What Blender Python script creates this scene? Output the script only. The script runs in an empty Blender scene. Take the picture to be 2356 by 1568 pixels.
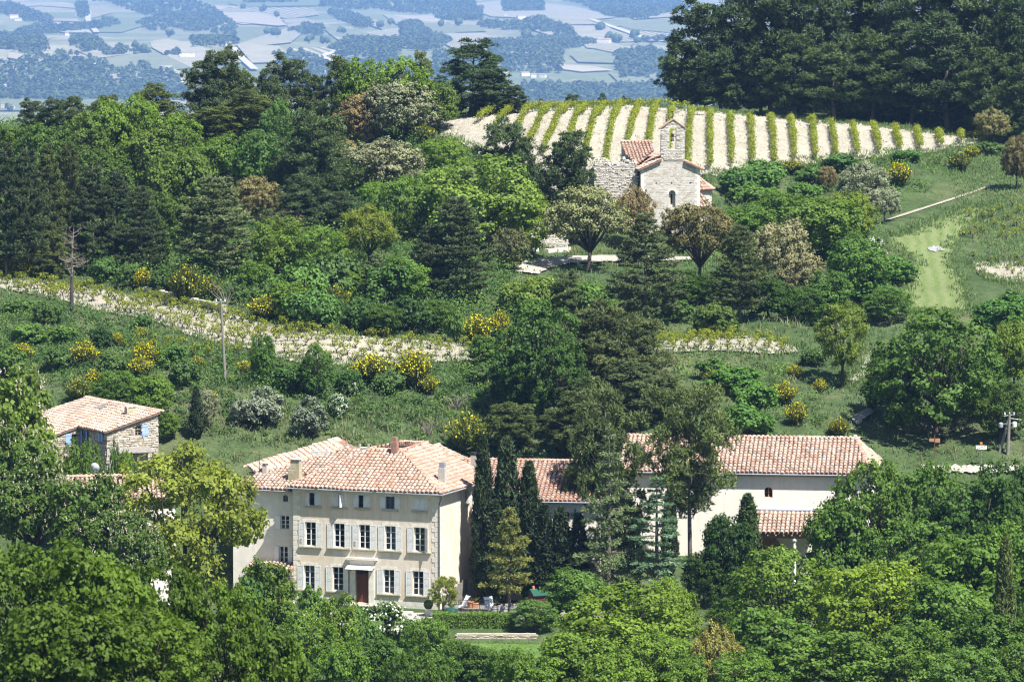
import bpy, bmesh, math, random
import numpy as np
from mathutils import Vector, Matrix
from mathutils.geometry import delaunay_2d_cdt

random.seed(11)
RNG = np.random.default_rng(11)
S = bpy.context.scene
COL = S.collection
R = math.radians

# ------------------------------------------------------------------ camera
FPX = 4600.0            # focal length in pixels of a 1024 wide frame
PITCH = R(4.95)
ZC = 58.0
cam_d = bpy.data.cameras.new('camera')
cam_d.sensor_width = 36.0
cam_d.lens = FPX / 1024.0 * 36.0
cam_d.clip_start = 5.0
cam_d.clip_end = 40000.0
cam_d.dof.use_dof = True
cam_d.dof.focus_distance = 470.0
cam_d.dof.aperture_fstop = 1.7
cam = bpy.data.objects.new('camera', cam_d)
COL.objects.link(cam)
cam.location = (0, 0, ZC)
cam.rotation_euler = (R(90) - PITCH, 0, 0)
S.camera = cam

# ------------------------------------------------------------------ light
SUN_VEC = Vector((1.70, -1.72, 4.0)).normalized()
SUN_EL = math.asin(SUN_VEC.z)
SUN_AZ = math.atan2(SUN_VEC.x, SUN_VEC.y)
world = bpy.data.worlds.new('World')
S.world = world
world.use_nodes = True
wn = world.node_tree
sky = wn.nodes.new('ShaderNodeTexSky')
sky.sky_type = 'NISHITA'
sky.sun_disc = False
sky.sun_elevation = SUN_EL
sky.sun_rotation = SUN_AZ
sky.altitude = 300
sky.air_density = 1.0
sky.dust_density = 0.6
bg = wn.nodes['Background']
bg.inputs['Strength'].default_value = 0.064
wn.links.new(sky.outputs['Color'], bg.inputs['Color'])
sun_d = bpy.data.lights.new('sun', 'SUN')
sun_d.energy = 5.0
sun_d.angle = R(0.53)
sun_d.color = (1.0, 0.965, 0.905)
sun = bpy.data.objects.new('sun', sun_d)
COL.objects.link(sun)
sun.rotation_euler = SUN_VEC.to_track_quat('Z', 'Y').to_euler()
sun.location = (200, -100, 400)

S.view_settings.view_transform = 'Standard'
S.view_settings.look = 'None'
S.view_settings.exposure = 1.25
S.view_settings.gamma = 1.0
S.view_settings.use_curve_mapping = False
S.cycles.max_bounces = 5
S.cycles.diffuse_bounces = 2
S.cycles.glossy_bounces = 2
S.cycles.transmission_bounces = 3
S.cycles.transparent_max_bounces = 12
S.cycles.volume_bounces = 0
S.cycles.use_fast_gi = False
S.cycles.sample_clamp_indirect = 6.0
S.cycles.use_denoising = True
S.cycles.denoiser = 'OPENIMAGEDENOISE'
S.cycles.denoising_input_passes = 'RGB_ALBEDO_NORMAL'
S.cycles.denoising_prefilter = 'ACCURATE'
S.cycles.filter_width = 1.2

HAZE_DENSITY = 0.000058
# ------------------------------------------------------------------ projection helpers (q = pixels of a 2356 wide view)
Q = 1024.0 / 2356.0
CP, SP = math.cos(PITCH), math.sin(PITCH)
def ray(qx, qy):
    x = (qx * Q - 512.0) / FPX
    y = (340.5 - qy * Q) / FPX
    return Vector((x, CP + y * SP, -SP + y * CP))
def at(qx, qy, Y):
    d = ray(qx, qy)
    t = Y / d.y
    return Vector((d.x * t, Y, ZC + d.z * t))
def proj(p):
    x, y, z = p[0], p[1], p[2] - ZC
    d = y * CP - z * SP
    up = y * SP + z * CP
    return ((512 + FPX * x / d) / Q, (340.5 - FPX * up / d) / Q)

# ------------------------------------------------------------------ object helpers
def link(o, parent=None):
    COL.objects.link(o)
    if parent is not None:
        o.parent = parent
    return o
def tag(o, label=None, cat=None, group=None, kind=None):
    if label: o['label'] = label
    if cat: o['category'] = cat
    if group: o['group'] = group
    if kind: o['kind'] = kind
    return o
def empty(name, loc, rz=0.0, label=None, cat=None, group=None):
    o = bpy.data.objects.new(name, None)
    COL.objects.link(o)
    o.empty_display_size = 0.5
    o.location = loc
    o.rotation_euler = (0, 0, rz)
    return tag(o, label, cat, group)
def obj(name, me, mats=None, parent=None, kind=None, label=None):
    if mats is not None:
        for m in (mats if isinstance(mats, (list, tuple)) else [mats]):
            me.materials.append(m)
    o = bpy.data.objects.new(name, me)
    link(o, parent)
    if kind: o['kind'] = kind
    if label: o['label'] = label
    return o

class MB:
    """collects polygons into one mesh"""
    def __init__(self):
        self.v = []; self.f = []; self.m = []
    def add(self, vs, fs, mi=0):
        b = len(self.v)
        self.v.extend([tuple(p) for p in vs])
        for f in fs:
            self.f.append([b + i for i in f]); self.m.append(mi)
        return self
    def box(self, x0, x1, y0, y1, z0, z1, mi=0, M=None):
        vs = [Vector(p) for p in ((x0,y0,z0),(x1,y0,z0),(x1,y1,z0),(x0,y1,z0),(x0,y0,z1),(x1,y0,z1),(x1,y1,z1),(x0,y1,z1))]
        if M is not None: vs = [M @ p for p in vs]
        return self.add(vs, [(0,3,2,1),(4,5,6,7),(0,1,5,4),(1,2,6,5),(2,3,7,6),(3,0,4,7)], mi)
    def bar(self, a, b, r0, r1=None, n=6, mi=0, cap=True):
        a = Vector(a); b = Vector(b); r1 = r0 if r1 is None else r1
        d = (b - a)
        if d.length < 1e-6: return self
        d.normalize()
        t = d.orthogonal().normalized(); s = d.cross(t)
        vs = []
        for p, r in ((a, r0), (b, r1)):
            for k in range(n):
                w = 2 * math.pi * k / n
                vs.append(p + (t * math.cos(w) + s * math.sin(w)) * r)
        fs = [(k, (k+1) % n, n + (k+1) % n, n + k) for k in range(n)]
        if cap: fs += [tuple(range(n - 1, -1, -1)), tuple(range(n, 2 * n))]
        return self.add(vs, fs, mi)
    def tube(self, pts, rs, n=6, mi=0):
        pts = [Vector(p) for p in pts]
        vs = []
        for i, p in enumerate(pts):
            d = (pts[min(i+1, len(pts)-1)] - pts[max(i-1, 0)]).normalized()
            t = d.cross(Vector((0.31, 0.95, 0.05)))
            t = t.normalized() if t.length > 1e-4 else d.orthogonal().normalized()
            s = d.cross(t)
            for k in range(n):
                w = 2 * math.pi * k / n
                vs.append(p + (t * math.cos(w) + s * math.sin(w)) * rs[i])
        fs = []
        for i in range(len(pts) - 1):
            for k in range(n):
                fs.append((i*n + k, i*n + (k+1) % n, (i+1)*n + (k+1) % n, (i+1)*n + k))
        fs += [tuple(range(n - 1, -1, -1)), tuple(range((len(pts)-1)*n, len(pts)*n))]
        return self.add(vs, fs, mi)
    def lathe(self, prof, n=12, mi=0, c=(0,0,0)):
        vs = []
        for r, z in prof:
            for k in range(n):
                w = 2*math.pi*k/n
                vs.append((c[0] + r*math.cos(w), c[1] + r*math.sin(w), c[2] + z))
        fs = []
        for i in range(len(prof)-1):
            for k in range(n):
                fs.append((i*n+k, i*n+(k+1) % n, (i+1)*n+(k+1) % n, (i+1)*n+k))
        fs += [tuple(range(n-1, -1, -1)), tuple(range((len(prof)-1)*n, len(prof)*n))]
        return self.add(vs, fs, mi)
    def mesh(self, name, smooth=False):
        me = bpy.data.meshes.new(name)
        me.from_pydata(self.v, [], self.f)
        me.polygons.foreach_set('material_index', self.m)
        if smooth: me.polygons.foreach_set('use_smooth', [True] * len(self.f))
        me.update()
        return me
    def build(self, name, mats, parent=None, kind=None, label=None, smooth=False):
        return obj(name, self.mesh(name, smooth), mats, parent, kind, label)

def np_mesh(name, V, F, tint=None, mi=None, smooth=False):
    """V (n,3), F (m,k) equal sided faces"""
    me = bpy.data.meshes.new(name)
    V = np.asarray(V, dtype=np.float32); F = np.asarray(F, dtype=np.int32)
    me.vertices.add(len(V)); me.vertices.foreach_set('co', V.ravel())
    k = F.shape[1]
    me.loops.add(F.size); me.loops.foreach_set('vertex_index', F.ravel())
    me.polygons.add(len(F))
    me.polygons.foreach_set('loop_start', np.arange(0, F.size, k, dtype=np.int32))
    if mi is not None: me.polygons.foreach_set('material_index', np.asarray(mi, dtype=np.int32))
    if smooth: me.polygons.foreach_set('use_smooth', np.ones(len(F), dtype=bool))
    me.update(calc_edges=True)
    if tint is not None:
        a = me.attributes.new('tint', 'FLOAT', 'FACE')
        a.data.foreach_set('value', np.asarray(tint, dtype=np.float32))
    return me

# ------------------------------------------------------------------ materials
def _nt(name):
    m = bpy.data.materials.new(name); m.use_nodes = True
    return m, m.node_tree, m.node_tree.nodes['Principled BSDF']
def N(nt, t, **kw):
    n = nt.nodes.new(t)
    for k, v in kw.items(): setattr(n, k, v)
    return n
def noise(nt, scale, detail=4, rough=0.6, coord='Object', vec=None):
    tc = N(nt, 'ShaderNodeTexCoord')
    nz = N(nt, 'ShaderNodeTexNoise')
    nz.inputs['Scale'].default_value = scale
    nz.inputs['Detail'].default_value = detail
    nz.inputs['Roughness'].default_value = rough
    nt.links.new(vec if vec is not None else tc.outputs[coord], nz.inputs['Vector'])
    return nz
def ramp(nt, src, stops):
    r = N(nt, 'ShaderNodeValToRGB')
    e = r.color_ramp.elements
    while len(e) < len(stops): e.new(0.5)
    for el, (p, c) in zip(e, stops):
        el.position = p; el.color = (c[0], c[1], c[2], 1)
    nt.links.new(src, r.inputs['Fac'])
    return r
def mix(nt, a, b, fac, mode='MIX'):
    m = N(nt, 'ShaderNodeMixRGB', blend_type=mode)
    for s, x in (('Fac', fac), ('Color1', a), ('Color2', b)):
        if hasattr(x, 'is_linked'): nt.links.new(x, m.inputs[s])
        elif isinstance(x, (int, float)): m.inputs[s].default_value = x
        else: m.inputs[s].default_value = (x[0], x[1], x[2], 1)
    return m.outputs['Color']
def bump(nt, p, src, strength, dist):
    b = N(nt, 'ShaderNodeBump')
    b.inputs['Strength'].default_value = strength
    b.inputs['Distance'].default_value = dist
    nt.links.new(src, b.inputs['Height'])
    nt.links.new(b.outputs['Normal'], p.inputs['Normal'])
def mat(name, c, rough=0.85, scale=2.0, var=0.18, fine=None, bmp=0.0, bscale=None, spec=0.25, metal=0.0, coord='Object', c2=None):
    m, nt, p = _nt(name)
    nz = noise(nt, scale, 6, 0.65, coord)
    lo = tuple(x * (1 - var) for x in c); hi = tuple(x * (1 + var) for x in (c2 or c))
    cr = ramp(nt, nz.outputs['Fac'], [(0.3, lo), (0.7, hi)])
    out = cr.outputs['Color']
    if fine:
        n2 = noise(nt, fine, 3, 0.7, coord)
        r2 = ramp(nt, n2.outputs['Fac'], [(0.3, (0.82,) * 3), (0.7, (1.12,) * 3)])
        out = mix(nt, out, r2.outputs['Color'], 1.0, 'MULTIPLY')
    nt.links.new(out, p.inputs['Base Color'])
    p.inputs['Roughness'].default_value = rough
    p.inputs['Specular IOR Level'].default_value = spec
    p.inputs['Metallic'].default_value = metal
    if bmp:
        nb = noise(nt, bscale or scale * 8, 4, 0.7, coord)
        bump(nt, p, nb.outputs['Fac'], 0.6, bmp)
    return m
def leaf_mat(name, c, trans=0.35, rough=0.6, hue=None, tr_col=None, var=0.35):
    """foliage: colour of the kind * tint of the plant * small random change per leaf"""
    m = bpy.data.materials.new(name); m.use_nodes = True
    nt = m.node_tree; nt.nodes.clear()
    out = N(nt, 'ShaderNodeOutputMaterial')
    oi = N(nt, 'ShaderNodeObjectInfo')
    at_ = N(nt, 'ShaderNodeAttribute'); at_.attribute_name = 'tint'
    lo = tuple(x * (1 - var) for x in c); hi = tuple(x * (1 + var) for x in (hue or c))
    cr = ramp(nt, at_.outputs['Fac'], [(0.0, lo), (1.0, hi)])
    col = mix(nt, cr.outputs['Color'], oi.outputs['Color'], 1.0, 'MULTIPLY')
    d = N(nt, 'ShaderNodeBsdfPrincipled')
    d.inputs['Roughness'].default_value = rough
    d.inputs['Specular IOR Level'].default_value = 0.14
    nt.links.new(col, d.inputs['Base Color'])
    if trans > 0:
        t = N(nt, 'ShaderNodeBsdfTranslucent')
        tc = mix(nt, col, tr_col or (1.25, 1.3, 0.55), 1.0, 'MULTIPLY')
        nt.links.new(tc, t.inputs['Color'])
        ms = N(nt, 'ShaderNodeMixShader'); ms.inputs['Fac'].default_value = trans
        nt.links.new(d.outputs[0], ms.inputs[1]); nt.links.new(t.outputs[0], ms.inputs[2])
        nt.links.new(ms.outputs[0], out.inputs['Surface'])
    else:
        nt.links.new(d.outputs[0], out.inputs['Surface'])
    return m
# ================================================================== TERRAIN
CTRL = [  # (qx, qy, distance) of ground seen or guessed behind plants
 (1000,1050,428),(1000,940,437),(1000,830,450),(1000,775,461),(1000,640,500),(1000,500,545),(1000,400,568),(1000,285,592),(1050,265,608),
 (1250,605,522),(1250,650,512),(1250,780,466),(1250,900,444),(1300,1000,432),(1300,570,534),(1400,1000,431),
 (1500,1000,430),(1500,900,443),(1500,810,455),(1500,780,462),(1500,740,471),(1500,660,508),(1500,600,523),(1540,560,540),
 (1650,790,462),(1780,750,474),(1750,900,445),(1750,1000,428),(1900,1000,428),(2000,850,455),(2000,940,440),(2000,1000,431),
 (2200,1080,424),(2356,1080,422),(2200,950,438),(2356,900,447),
 (2150,710,490),(2130,600,522),(2150,560,533),(2050,510,545),(2290,425,576),(2300,540,545),(2300,620,522),(2356,700,496),(2356,450,570),
 (1650,395,567),(1900,365,580),(2200,335,598),(1560,255,633),(1900,285,625),(2200,322,608),(2356,330,610),
 (1080,330,578),(1200,385,565),(1350,395,564),(1500,395,565),(1150,250,636),(1400,245,638),
 (1700,480,558),(1800,440,568),(1850,640,512),(1850,760,474),(1700,640,508),
 (0,640,500),(0,675,490),(0,760,468),(0,830,455),(0,900,445),(200,900,441),(300,665,488),(300,740,471),(300,860,447),(300,960,433),
 (600,705,474),(600,790,456),(600,900,438),(600,1000,429),(800,1000,429),(800,860,446),(800,740,464),(800,640,492),
 (0,550,526),(0,450,552),(0,400,562),(0,330,582),(250,400,562),(250,330,580),(500,400,562),(500,320,586),(700,550,524),(200,550,528),
 (450,600,508),(750,330,590),(900,330,588),(700,420,562),(850,440,556),(1000,600,512),
]
WCTRL = [  # (x, y, z)
 (-30,385,0),(-30,400,0.6),(-20,380,-0.9),(-20,395,0),(-20,408,0.4),(-12,380,-0.9),(-12,395,0),(-5,405,0.2),(-5,395,0),(0,395,0),(10,395,0),(4,410,0.5),(14,405,0.6),(20,400,0.6),(30,402,0.8),(32,412,1.2),
 (0,383,-0.8),(10,383,-0.8),(10,377,-1.2),(-5,377,-1.2),(-20,372,-1.2),(0,370,-1.5),(14,370,-1.4),(25,385,-0.6),(35,385,-0.5),
 (-44,420,8.2),(-36,418,7.4),(-50,415,7.2),(-44,405,4.0),(-36,400,2.0),(-52,395,3.0),(-60,400,6),(-33,412,4.5),
 (0,342,.4),(-25,342,1.5),(30,342,.4),(0,330,-1),(30,330,-1),(60,360,0),(60,390,1.5),(55,405,3),(48,415,5.5),(-45,370,3.5),(-45,385,5),(-36,378,3.5),(-38,390,4),
 (0,300,-6),(-40,300,2),(40,300,-6),(-20,260,8),(20,250,-1),(-18,222,19.5),(-18,206,21.5),(-32,206,22),(0,206,17),(20,200,10),(-12,180,22),(-10,150,24),(15,150,18),(45,150,10),(0,80,40),(25,80,36),(0,30,50),(0,10,55.8),(-20,0,56),(20,0,56),(0,-60,58),(80,250,-4),
 (-30,620,33.5),(-70,610,33),(-100,600,32),(0,668,28),(-20,668,27),(14,668,28.5),(-40,680,23),(34,680,35),(60,670,39),(90,660,41),(95,620,36),(110,560,32),(110,480,22),(110,420,12),(-100,480,23),(-100,420,12),(-90,540,27),
 (0,760,10),(-60,760,8),(60,760,24),(120,760,26),(0,860,-30),(-80,860,-30),(80,860,-20),(110,300,-4),(-100,300,4),(-110,360,4),(120,360,0),
]
_P = np.array([list(at(*c)) for c in CTRL] + [list(map(float, w)) for w in WCTRL])
def _phi(r2):
    return np.where(r2 > 1e-9, 0.5 * r2 * np.log(np.maximum(r2, 1e-9)), 0.0)
_SC = 100.0
_X = _P[:, :2] / _SC
_n = len(_X)
_d2 = ((_X[:, None, :] - _X[None, :, :]) ** 2).sum(-1)
_A = np.zeros((_n + 3, _n + 3))
_A[:_n, :_n] = _phi(_d2) + np.eye(_n) * 0.0012
_A[:_n, _n] = 1; _A[:_n, _n+1:] = _X
_A[_n:, :_n] = _A[:_n, _n:].T
_W = np.linalg.solve(_A, np.concatenate([_P[:, 2], np.zeros(3)]))
def ground_np(x, y):
    x = np.atleast_1d(np.asarray(x, dtype=float)); y = np.atleast_1d(np.asarray(y, dtype=float))
    out = np.empty(len(x))
    for s in range(0, len(x), 20000):
        xs = np.stack([x[s:s+20000], y[s:s+20000]], 1) / _SC
        d2 = ((xs[:, None, :] - _X[None, :, :]) ** 2).sum(-1)
        out[s:s+20000] = _phi(d2) @ _W[:_n] + _W[_n] + xs @ _W[_n+1:]
    # small natural unevenness away from the house terrace
    b = np.clip((np.abs(y - 396) - 22) / 12, 0, 1)
    out += b * (0.28 * np.sin(x * 0.31 + 1.3 * np.sin(y * 0.17)) + 0.22 * np.sin(y * 0.43 + 1.1 * np.sin(x * 0.21)))
    return out
GX0, GX1, GY0, GY1, GST = -190.0, 190.0, -70.0, 900.0, 1.6
_gx = np.arange(GX0, GX1 + GST, GST); _gy = np.arange(GY0, GY1 + GST, GST)
_GXX, _GYY = np.meshgrid(_gx, _gy)
_GZ = ground_np(_GXX.ravel(), _GYY.ravel()).reshape(_GXX.shape)
# flat shelf for the house and garden
def _sm(t): t = np.clip(t, 0, 1); return t * t * (3 - 2 * t)
_sh = _sm((_GYY - 383.6) / 2.2) * _sm((414 - _GYY) / 5) * _sm((_GXX + 33) / 5) * _sm((43 - _GXX) / 6)
_GZ = _GZ * (1 - _sh) + _sh * (0.0 + 0.006 * (_GXX - 5) * (_GXX > 5))
def gz(x, y):
    fx = min(max((x - GX0) / GST, 0), len(_gx) - 1.001); fy = min(max((y - GY0) / GST, 0), len(_gy) - 1.001)
    i = int(fx); j = int(fy); a = fx - i; b = fy - j
    return float((_GZ[j, i] * (1-a) + _GZ[j, i+1] * a) * (1-b) + (_GZ[j+1, i] * (1-a) + _GZ[j+1, i+1] * a) * b)
def gz_np(x, y):
    fx = np.clip((np.asarray(x) - GX0) / GST, 0, len(_gx) - 1.001); fy = np.clip((np.asarray(y) - GY0) / GST, 0, len(_gy) - 1.001)
    i = fx.astype(int); j = fy.astype(int); a = fx - i; b = fy - j
    return (_GZ[j, i] * (1-a) + _GZ[j, i+1] * a) * (1-b) + (_GZ[j+1, i] * (1-a) + _GZ[j+1, i+1] * a) * b
def hit(qx, qy, y0=230.0, y1=900.0, f=None, step=0.5):
    f = f or gz
    d = ray(qx, qy); y = y0
    while y < y1:
        t = y / d.y
        if f(d.x * t, y) >= ZC + d.z * t:
            lo, hi = y - step, y
            for _ in range(12):
                mid = (lo + hi) / 2; t = mid / d.y
                if f(d.x * t, mid) >= ZC + d.z * t: hi = mid
                else: lo = mid
            t = hi / d.y
            return Vector((d.x * t, hi, f(d.x * t, hi)))
        y += step
    t = y1 / d.y
    return Vector((d.x * t, y1, f(d.x * t, y1)))

def in_poly(px, py, poly):
    px = np.asarray(px); py = np.asarray(py)
    r = np.zeros(px.shape, dtype=bool)
    n = len(poly); j = n - 1
    for i in range(n):
        xi, yi = poly[i][0], poly[i][1]; xj, yj = poly[j][0], poly[j][1]
        c = ((yi > py) != (yj > py)) & (px < (xj - xi) * (py - yi) / ((yj - yi) if abs(yj - yi) > 1e-12 else 1e-12) + xi)
        r ^= c; j = i
    return r
def densify(poly, step):
    out = []
    n = len(poly)
    for i in range(n):
        a, b = poly[i], poly[(i+1) % n]
        k = max(1, int(math.hypot(b[0]-a[0], b[1]-a[1]) / step))
        for s in range(k): out.append((a[0] + (b[0]-a[0]) * s / k, a[1] + (b[1]-a[1]) * s / k))
    return out
def wpoly(qpoly, f=None, y0=230.0, y1=900.0, step=0.5, qstep=6, rag=0.0):
    out = []
    for p in densify(qpoly, qstep):
        h = hit(p[0], p[1], y0, y1, f, step)
        out.append((h.x + random.uniform(-rag, rag), h.y + random.uniform(-rag, rag)))
    return out
def drape(name, wp, m, grid, off, fz, parent=None, kind='structure', yscale=1.0):
    """sheet of ground cover following the terrain inside a world polygon"""
    P = [Vector((p[0], p[1] / yscale)) for p in wp]
    xs = [p.x for p in P]; ys = [p.y for p in P]
    gx_ = np.arange(min(xs), max(xs), grid); gy_ = np.arange(min(ys), max(ys), grid)
    X, Y = np.meshgrid(gx_, gy_); X = X.ravel() + RNG.uniform(-.2, .2, X.size) * grid; Y = Y.ravel() + RNG.uniform(-.2, .2, Y.size) * grid
    ins = in_poly(X, Y, [(p.x, p.y) for p in P])
    pts = P + [Vector((a, b)) for a, b in zip(X[ins], Y[ins])]
    n = len(P)
    vs, es, fs, *_ = delaunay_2d_cdt(pts, [(i, (i+1) % n) for i in range(n)], [list(range(n))], 1, 1e-5)
    V = [(v.x, v.y * yscale, fz(v.x, v.y * yscale) + off) for v in vs]
    me = bpy.data.meshes.new(name)
    me.from_pydata(V, [], [list(f) for f in fs])
    me.polygons.foreach_set('use_smooth', [True] * len(me.polygons))
    me.update()
    # make sure faces look up
    if len(me.polygons) and me.polygons[0].normal.z < 0: me.flip_normals()
    return obj(name, me, m, parent, kind)

# ---------------------------------------------------------------- ground materials
def ground_material():
    m, nt, p = _nt('hill_ground')
    n1 = noise(nt, 0.05, 5, 0.6); n2 = noise(nt, 0.7, 5, 0.7); n3 = noise(nt, 4.0, 3, 0.7)
    a = ramp(nt, n1.outputs['Fac'], [(0.3, (0.045, 0.075, 0.026)), (0.5, (0.068, 0.10, 0.038)), (0.72, (0.13, 0.13, 0.07))])
    b = ramp(nt, n2.outputs['Fac'], [(0.30, (0.55, 0.6, 0.5)), (0.55, (1, 1, 1)), (0.8, (1.5, 1.35, 1.3))])
    c = mix(nt, a.outputs['Color'], b.outputs['Color'], 1.0, 'MULTIPLY')
    d = ramp(nt, n3.outputs['Fac'], [(0.3, (0.7,) * 3), (0.7, (1.25,) * 3)])
    c = mix(nt, c, d.outputs['Color'], 1.0, 'MULTIPLY')
    nt.links.new(c, p.inputs['Base Color'])
    p.inputs['Roughness'].default_value = 0.95; p.inputs['Specular IOR Level'].default_value = 0.1
    bump(nt, p, n3.outputs['Fac'], 0.8, 0.3)
    return m
def soil_material(name, base=(0.315, 0.292, 0.238)):
    m, nt, p = _nt(name)
    n1 = noise(nt, 0.25, 5, 0.65); n2 = noise(nt, 3.5, 4, 0.75); n3 = noise(nt, 9.0, 3, 0.7)
    a = ramp(nt, n1.outputs['Fac'], [(0.3, tuple(x * 0.86 for x in base)), (0.7, tuple(x * 1.12 for x in base))])
    b = ramp(nt, n2.outputs['Fac'], [(0.30, (0.50, 0.48, 0.44)), (0.47, (0.93, 0.92, 0.90)), (0.70, (1.22, 1.22, 1.22))])
    c = mix(nt, a.outputs['Color'], b.outputs['Color'], 1.0, 'MULTIPLY')
    nt.links.new(c, p.inputs['Base Color'])
    p.inputs['Roughness'].default_value = 0.95; p.inputs['Specular IOR Level'].default_value = 0.1
    bump(nt, p, n3.outputs['Fac'], 0.9, 0.12)
    return m
M_GROUND = ground_material()
M_SOIL = soil_material('stony_soil')
M_PATH = soil_material('white_gravel', (0.37, 0.345, 0.30))
M_PAVING = mat('pale_paving', (0.33, 0.31, 0.28), 0.9, 1.2, 0.15, 8.0)
M_MOWN = None

nx, ny = len(_gx), len(_gy)
_idx = np.arange(nx * ny).reshape(ny, nx)
_F = np.stack([_idx[:-1, :-1].ravel(), _idx[:-1, 1:].ravel(), _idx[1:, 1:].ravel(), _idx[1:, :-1].ravel()], 1)
obj('ground', np_mesh('ground', np.stack([_GXX.ravel(), _GYY.ravel(), _GZ.ravel()], 1), _F, smooth=True), M_GROUND, kind='structure')

# ================================================================== FAR VALLEY
PROF = [(-400, 870), (200, 880)]
def far_profile(y):
    ys = np.array([420, 700, 1500, 3500, 4550, 4750, 5100, 5600, 6500, 7500, 8500, 10000, 12500], dtype=float)
    zs = np.array([8, -60, -92, -97, -95, -91, -72, -68, -60, -52, -40, -5, 60], dtype=float)
    return np.interp(y, ys, zs)
FS = 2.0     # size of the valley
def far_np(x, y):
    x = np.asarray(x, dtype=float) / FS; y = np.asarray(y, dtype=float) / FS
    z = far_profile(y)
    k = np.clip((y - 4650) / 900, 0, 1)
    hills = 9 * np.sin(x / 310 + 0.4 + 0.8 * np.sin(y / 760)) * np.cos(y / 520 + 0.6 * np.sin(x / 420)) + 6 * np.sin(x / 150 + y / 640 + 1.0) * np.sin(y / 270 + 0.5)
    left = 14 * np.exp(-((x + 420) / 260) ** 2) * np.exp(-((y - 5150) / 330) ** 2)
    mid = 11 * np.exp(-((x - 30) / 200) ** 2) * np.exp(-((y - 5350) / 350) ** 2)
    z = z + k * hills + left * np.clip((y - 4600) / 200, 0, 1) + mid * np.clip((y - 4650) / 200, 0, 1)
    return ZC - FS * (ZC - z)
def fz1(x, y):
    return float(far_np(x, y))
fy_ = np.concatenate([np.arange(890, 8800, 160.0), np.arange(8800, 18000, 48.0), np.arange(18000, 25000, 180.0)])
ft_ = np.linspace(-0.16, 0.16, 170)
FT, FY = np.meshgrid(ft_, fy_)
FX = FT * (FY + 900)
FZ = far_np(FX.ravel(), FY.ravel())
_idx = np.arange(FX.size).reshape(FX.shape)
_F = np.stack([_idx[:-1, :-1].ravel(), _idx[:-1, 1:].ravel(), _idx[1:, 1:].ravel(), _idx[1:, :-1].ravel()], 1)
def valley_material():
    m, nt, p = _nt('valley_ground')
    n1 = noise(nt, 0.002, 5, 0.6); n2 = noise(nt, 0.015, 5, 0.7)
    a = ramp(nt, n1.outputs['Fac'], [(0.35, (0.10, 0.14, 0.055)), (0.5, (0.17, 0.19, 0.09)), (0.65, (0.30, 0.28, 0.18))])
    b = ramp(nt, n2.outputs['Fac'], [(0.3, (0.7, 0.75, 0.7)), (0.7, (1.2, 1.2, 1.2))])
    tc = N(nt, 'ShaderNodeTexCoord'); mp = N(nt, 'ShaderNodeMapping'); mp.inputs['Scale'].default_value = (1.0, 0.45, 0.0)
    nt.links.new(tc.outputs['Object'], mp.inputs['Vector'])
    vo = N(nt, 'ShaderNodeTexVoronoi'); vo.inputs['Scale'].default_value = 0.0045
    nt.links.new(mp.outputs[0], vo.inputs['Vector'])
    sp = N(nt, 'ShaderNodeSeparateColor'); nt.links.new(vo.outputs['Color'], sp.inputs['Color'])
    f = ramp(nt, sp.outputs[0], [(0.0, (0.13, 0.15, 0.09)), (0.4, (0.17, 0.185, 0.12)), (0.62, (0.21, 0.205, 0.15)), (0.85, (0.30, 0.27, 0.21))])
    c0 = mix(nt, a.outputs['Color'], f.outputs['Color'], 0.8)
    nt.links.new(mix(nt, c0, b.outputs['Color'], 1.0, 'MULTIPLY'), p.inputs['Base Color'])
    p.inputs['Roughness'].default_value = 1.0; p.inputs['Specular IOR Level'].default_value = 0.0
    return m
obj('valley', np_mesh('valley', np.stack([FX.ravel(), FY.ravel(), FZ], 1), _F, smooth=True), valley_material(), kind='structure')
FY0, FY1 = 8400.0, 19600.0
def fhit(qx, qy): return hit(qx, qy, FY0, FY1, fz1, 24.0)

def field_material(name, c1, c2, period, ang, rag=0.5):
    """rows of a field: alternating soil and leaf"""
    m, nt, p = _nt(name)
    tc = N(nt, 'ShaderNodeTexCoord'); mp = N(nt, 'ShaderNodeMapping')
    mp.inputs['Rotation'].default_value = (0, 0, ang)
    nt.links.new(tc.outputs['Object'], mp.inputs['Vector'])
    w = N(nt, 'ShaderNodeTexWave', wave_type='BANDS', bands_direction='X')
    w.inputs['Scale'].default_value = 0.157 / period
    w.inputs['Distortion'].default_value = 0.6
    nt.links.new(mp.outputs[0], w.inputs['Vector'])
    r = ramp(nt, w.outputs['Fac'], [(0.35, c1), (0.62, c2)])
    n2 = noise(nt, 0.015, 5, 0.7)
    r2 = ramp(nt, n2.outputs['Fac'], [(0.3, (0.8, 0.85, 0.8)), (0.7, (1.15, 1.12, 1.1))])
    nt.links.new(mix(nt, r.outputs['Color'], r2.outputs['Color'], 1.0, 'MULTIPLY'), p.inputs['Base Color'])
    p.inputs['Roughness'].default_value = 1.0; p.inputs['Specular IOR Level'].default_value = 0.0
    return m
SOILF = (0.34, 0.30, 0.24); GRN = (0.125, 0.14, 0.085); PALE = (0.205, 0.205, 0.15); MID = (0.16, 0.17, 0.115)
FM = {
 'rows': [field_material('vine_rows_field', SOILF, GRN, 9, 0.25), field_material('vine_rows_field', SOILF, MID, 12, 1.3), field_material('vine_rows_field', SOILF, GRN, 14, -0.3)],
 'pale': [field_material('pale_field', SOILF, PALE, 8, 0.9), field_material('pale_field', (0.31, 0.28, 0.22), PALE, 9, 1.4)],
 'bare': [field_material('bare_field', SOILF, (0.31, 0.275, 0.215), 8, 0.5)],
 'green': [field_material('green_field', (0.155, 0.175, 0.105), (0.135, 0.155, 0.09), 9, 0.2), field_material('green_field', MID, (0.165, 0.18, 0.115), 11, 1.2)],
}
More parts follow.
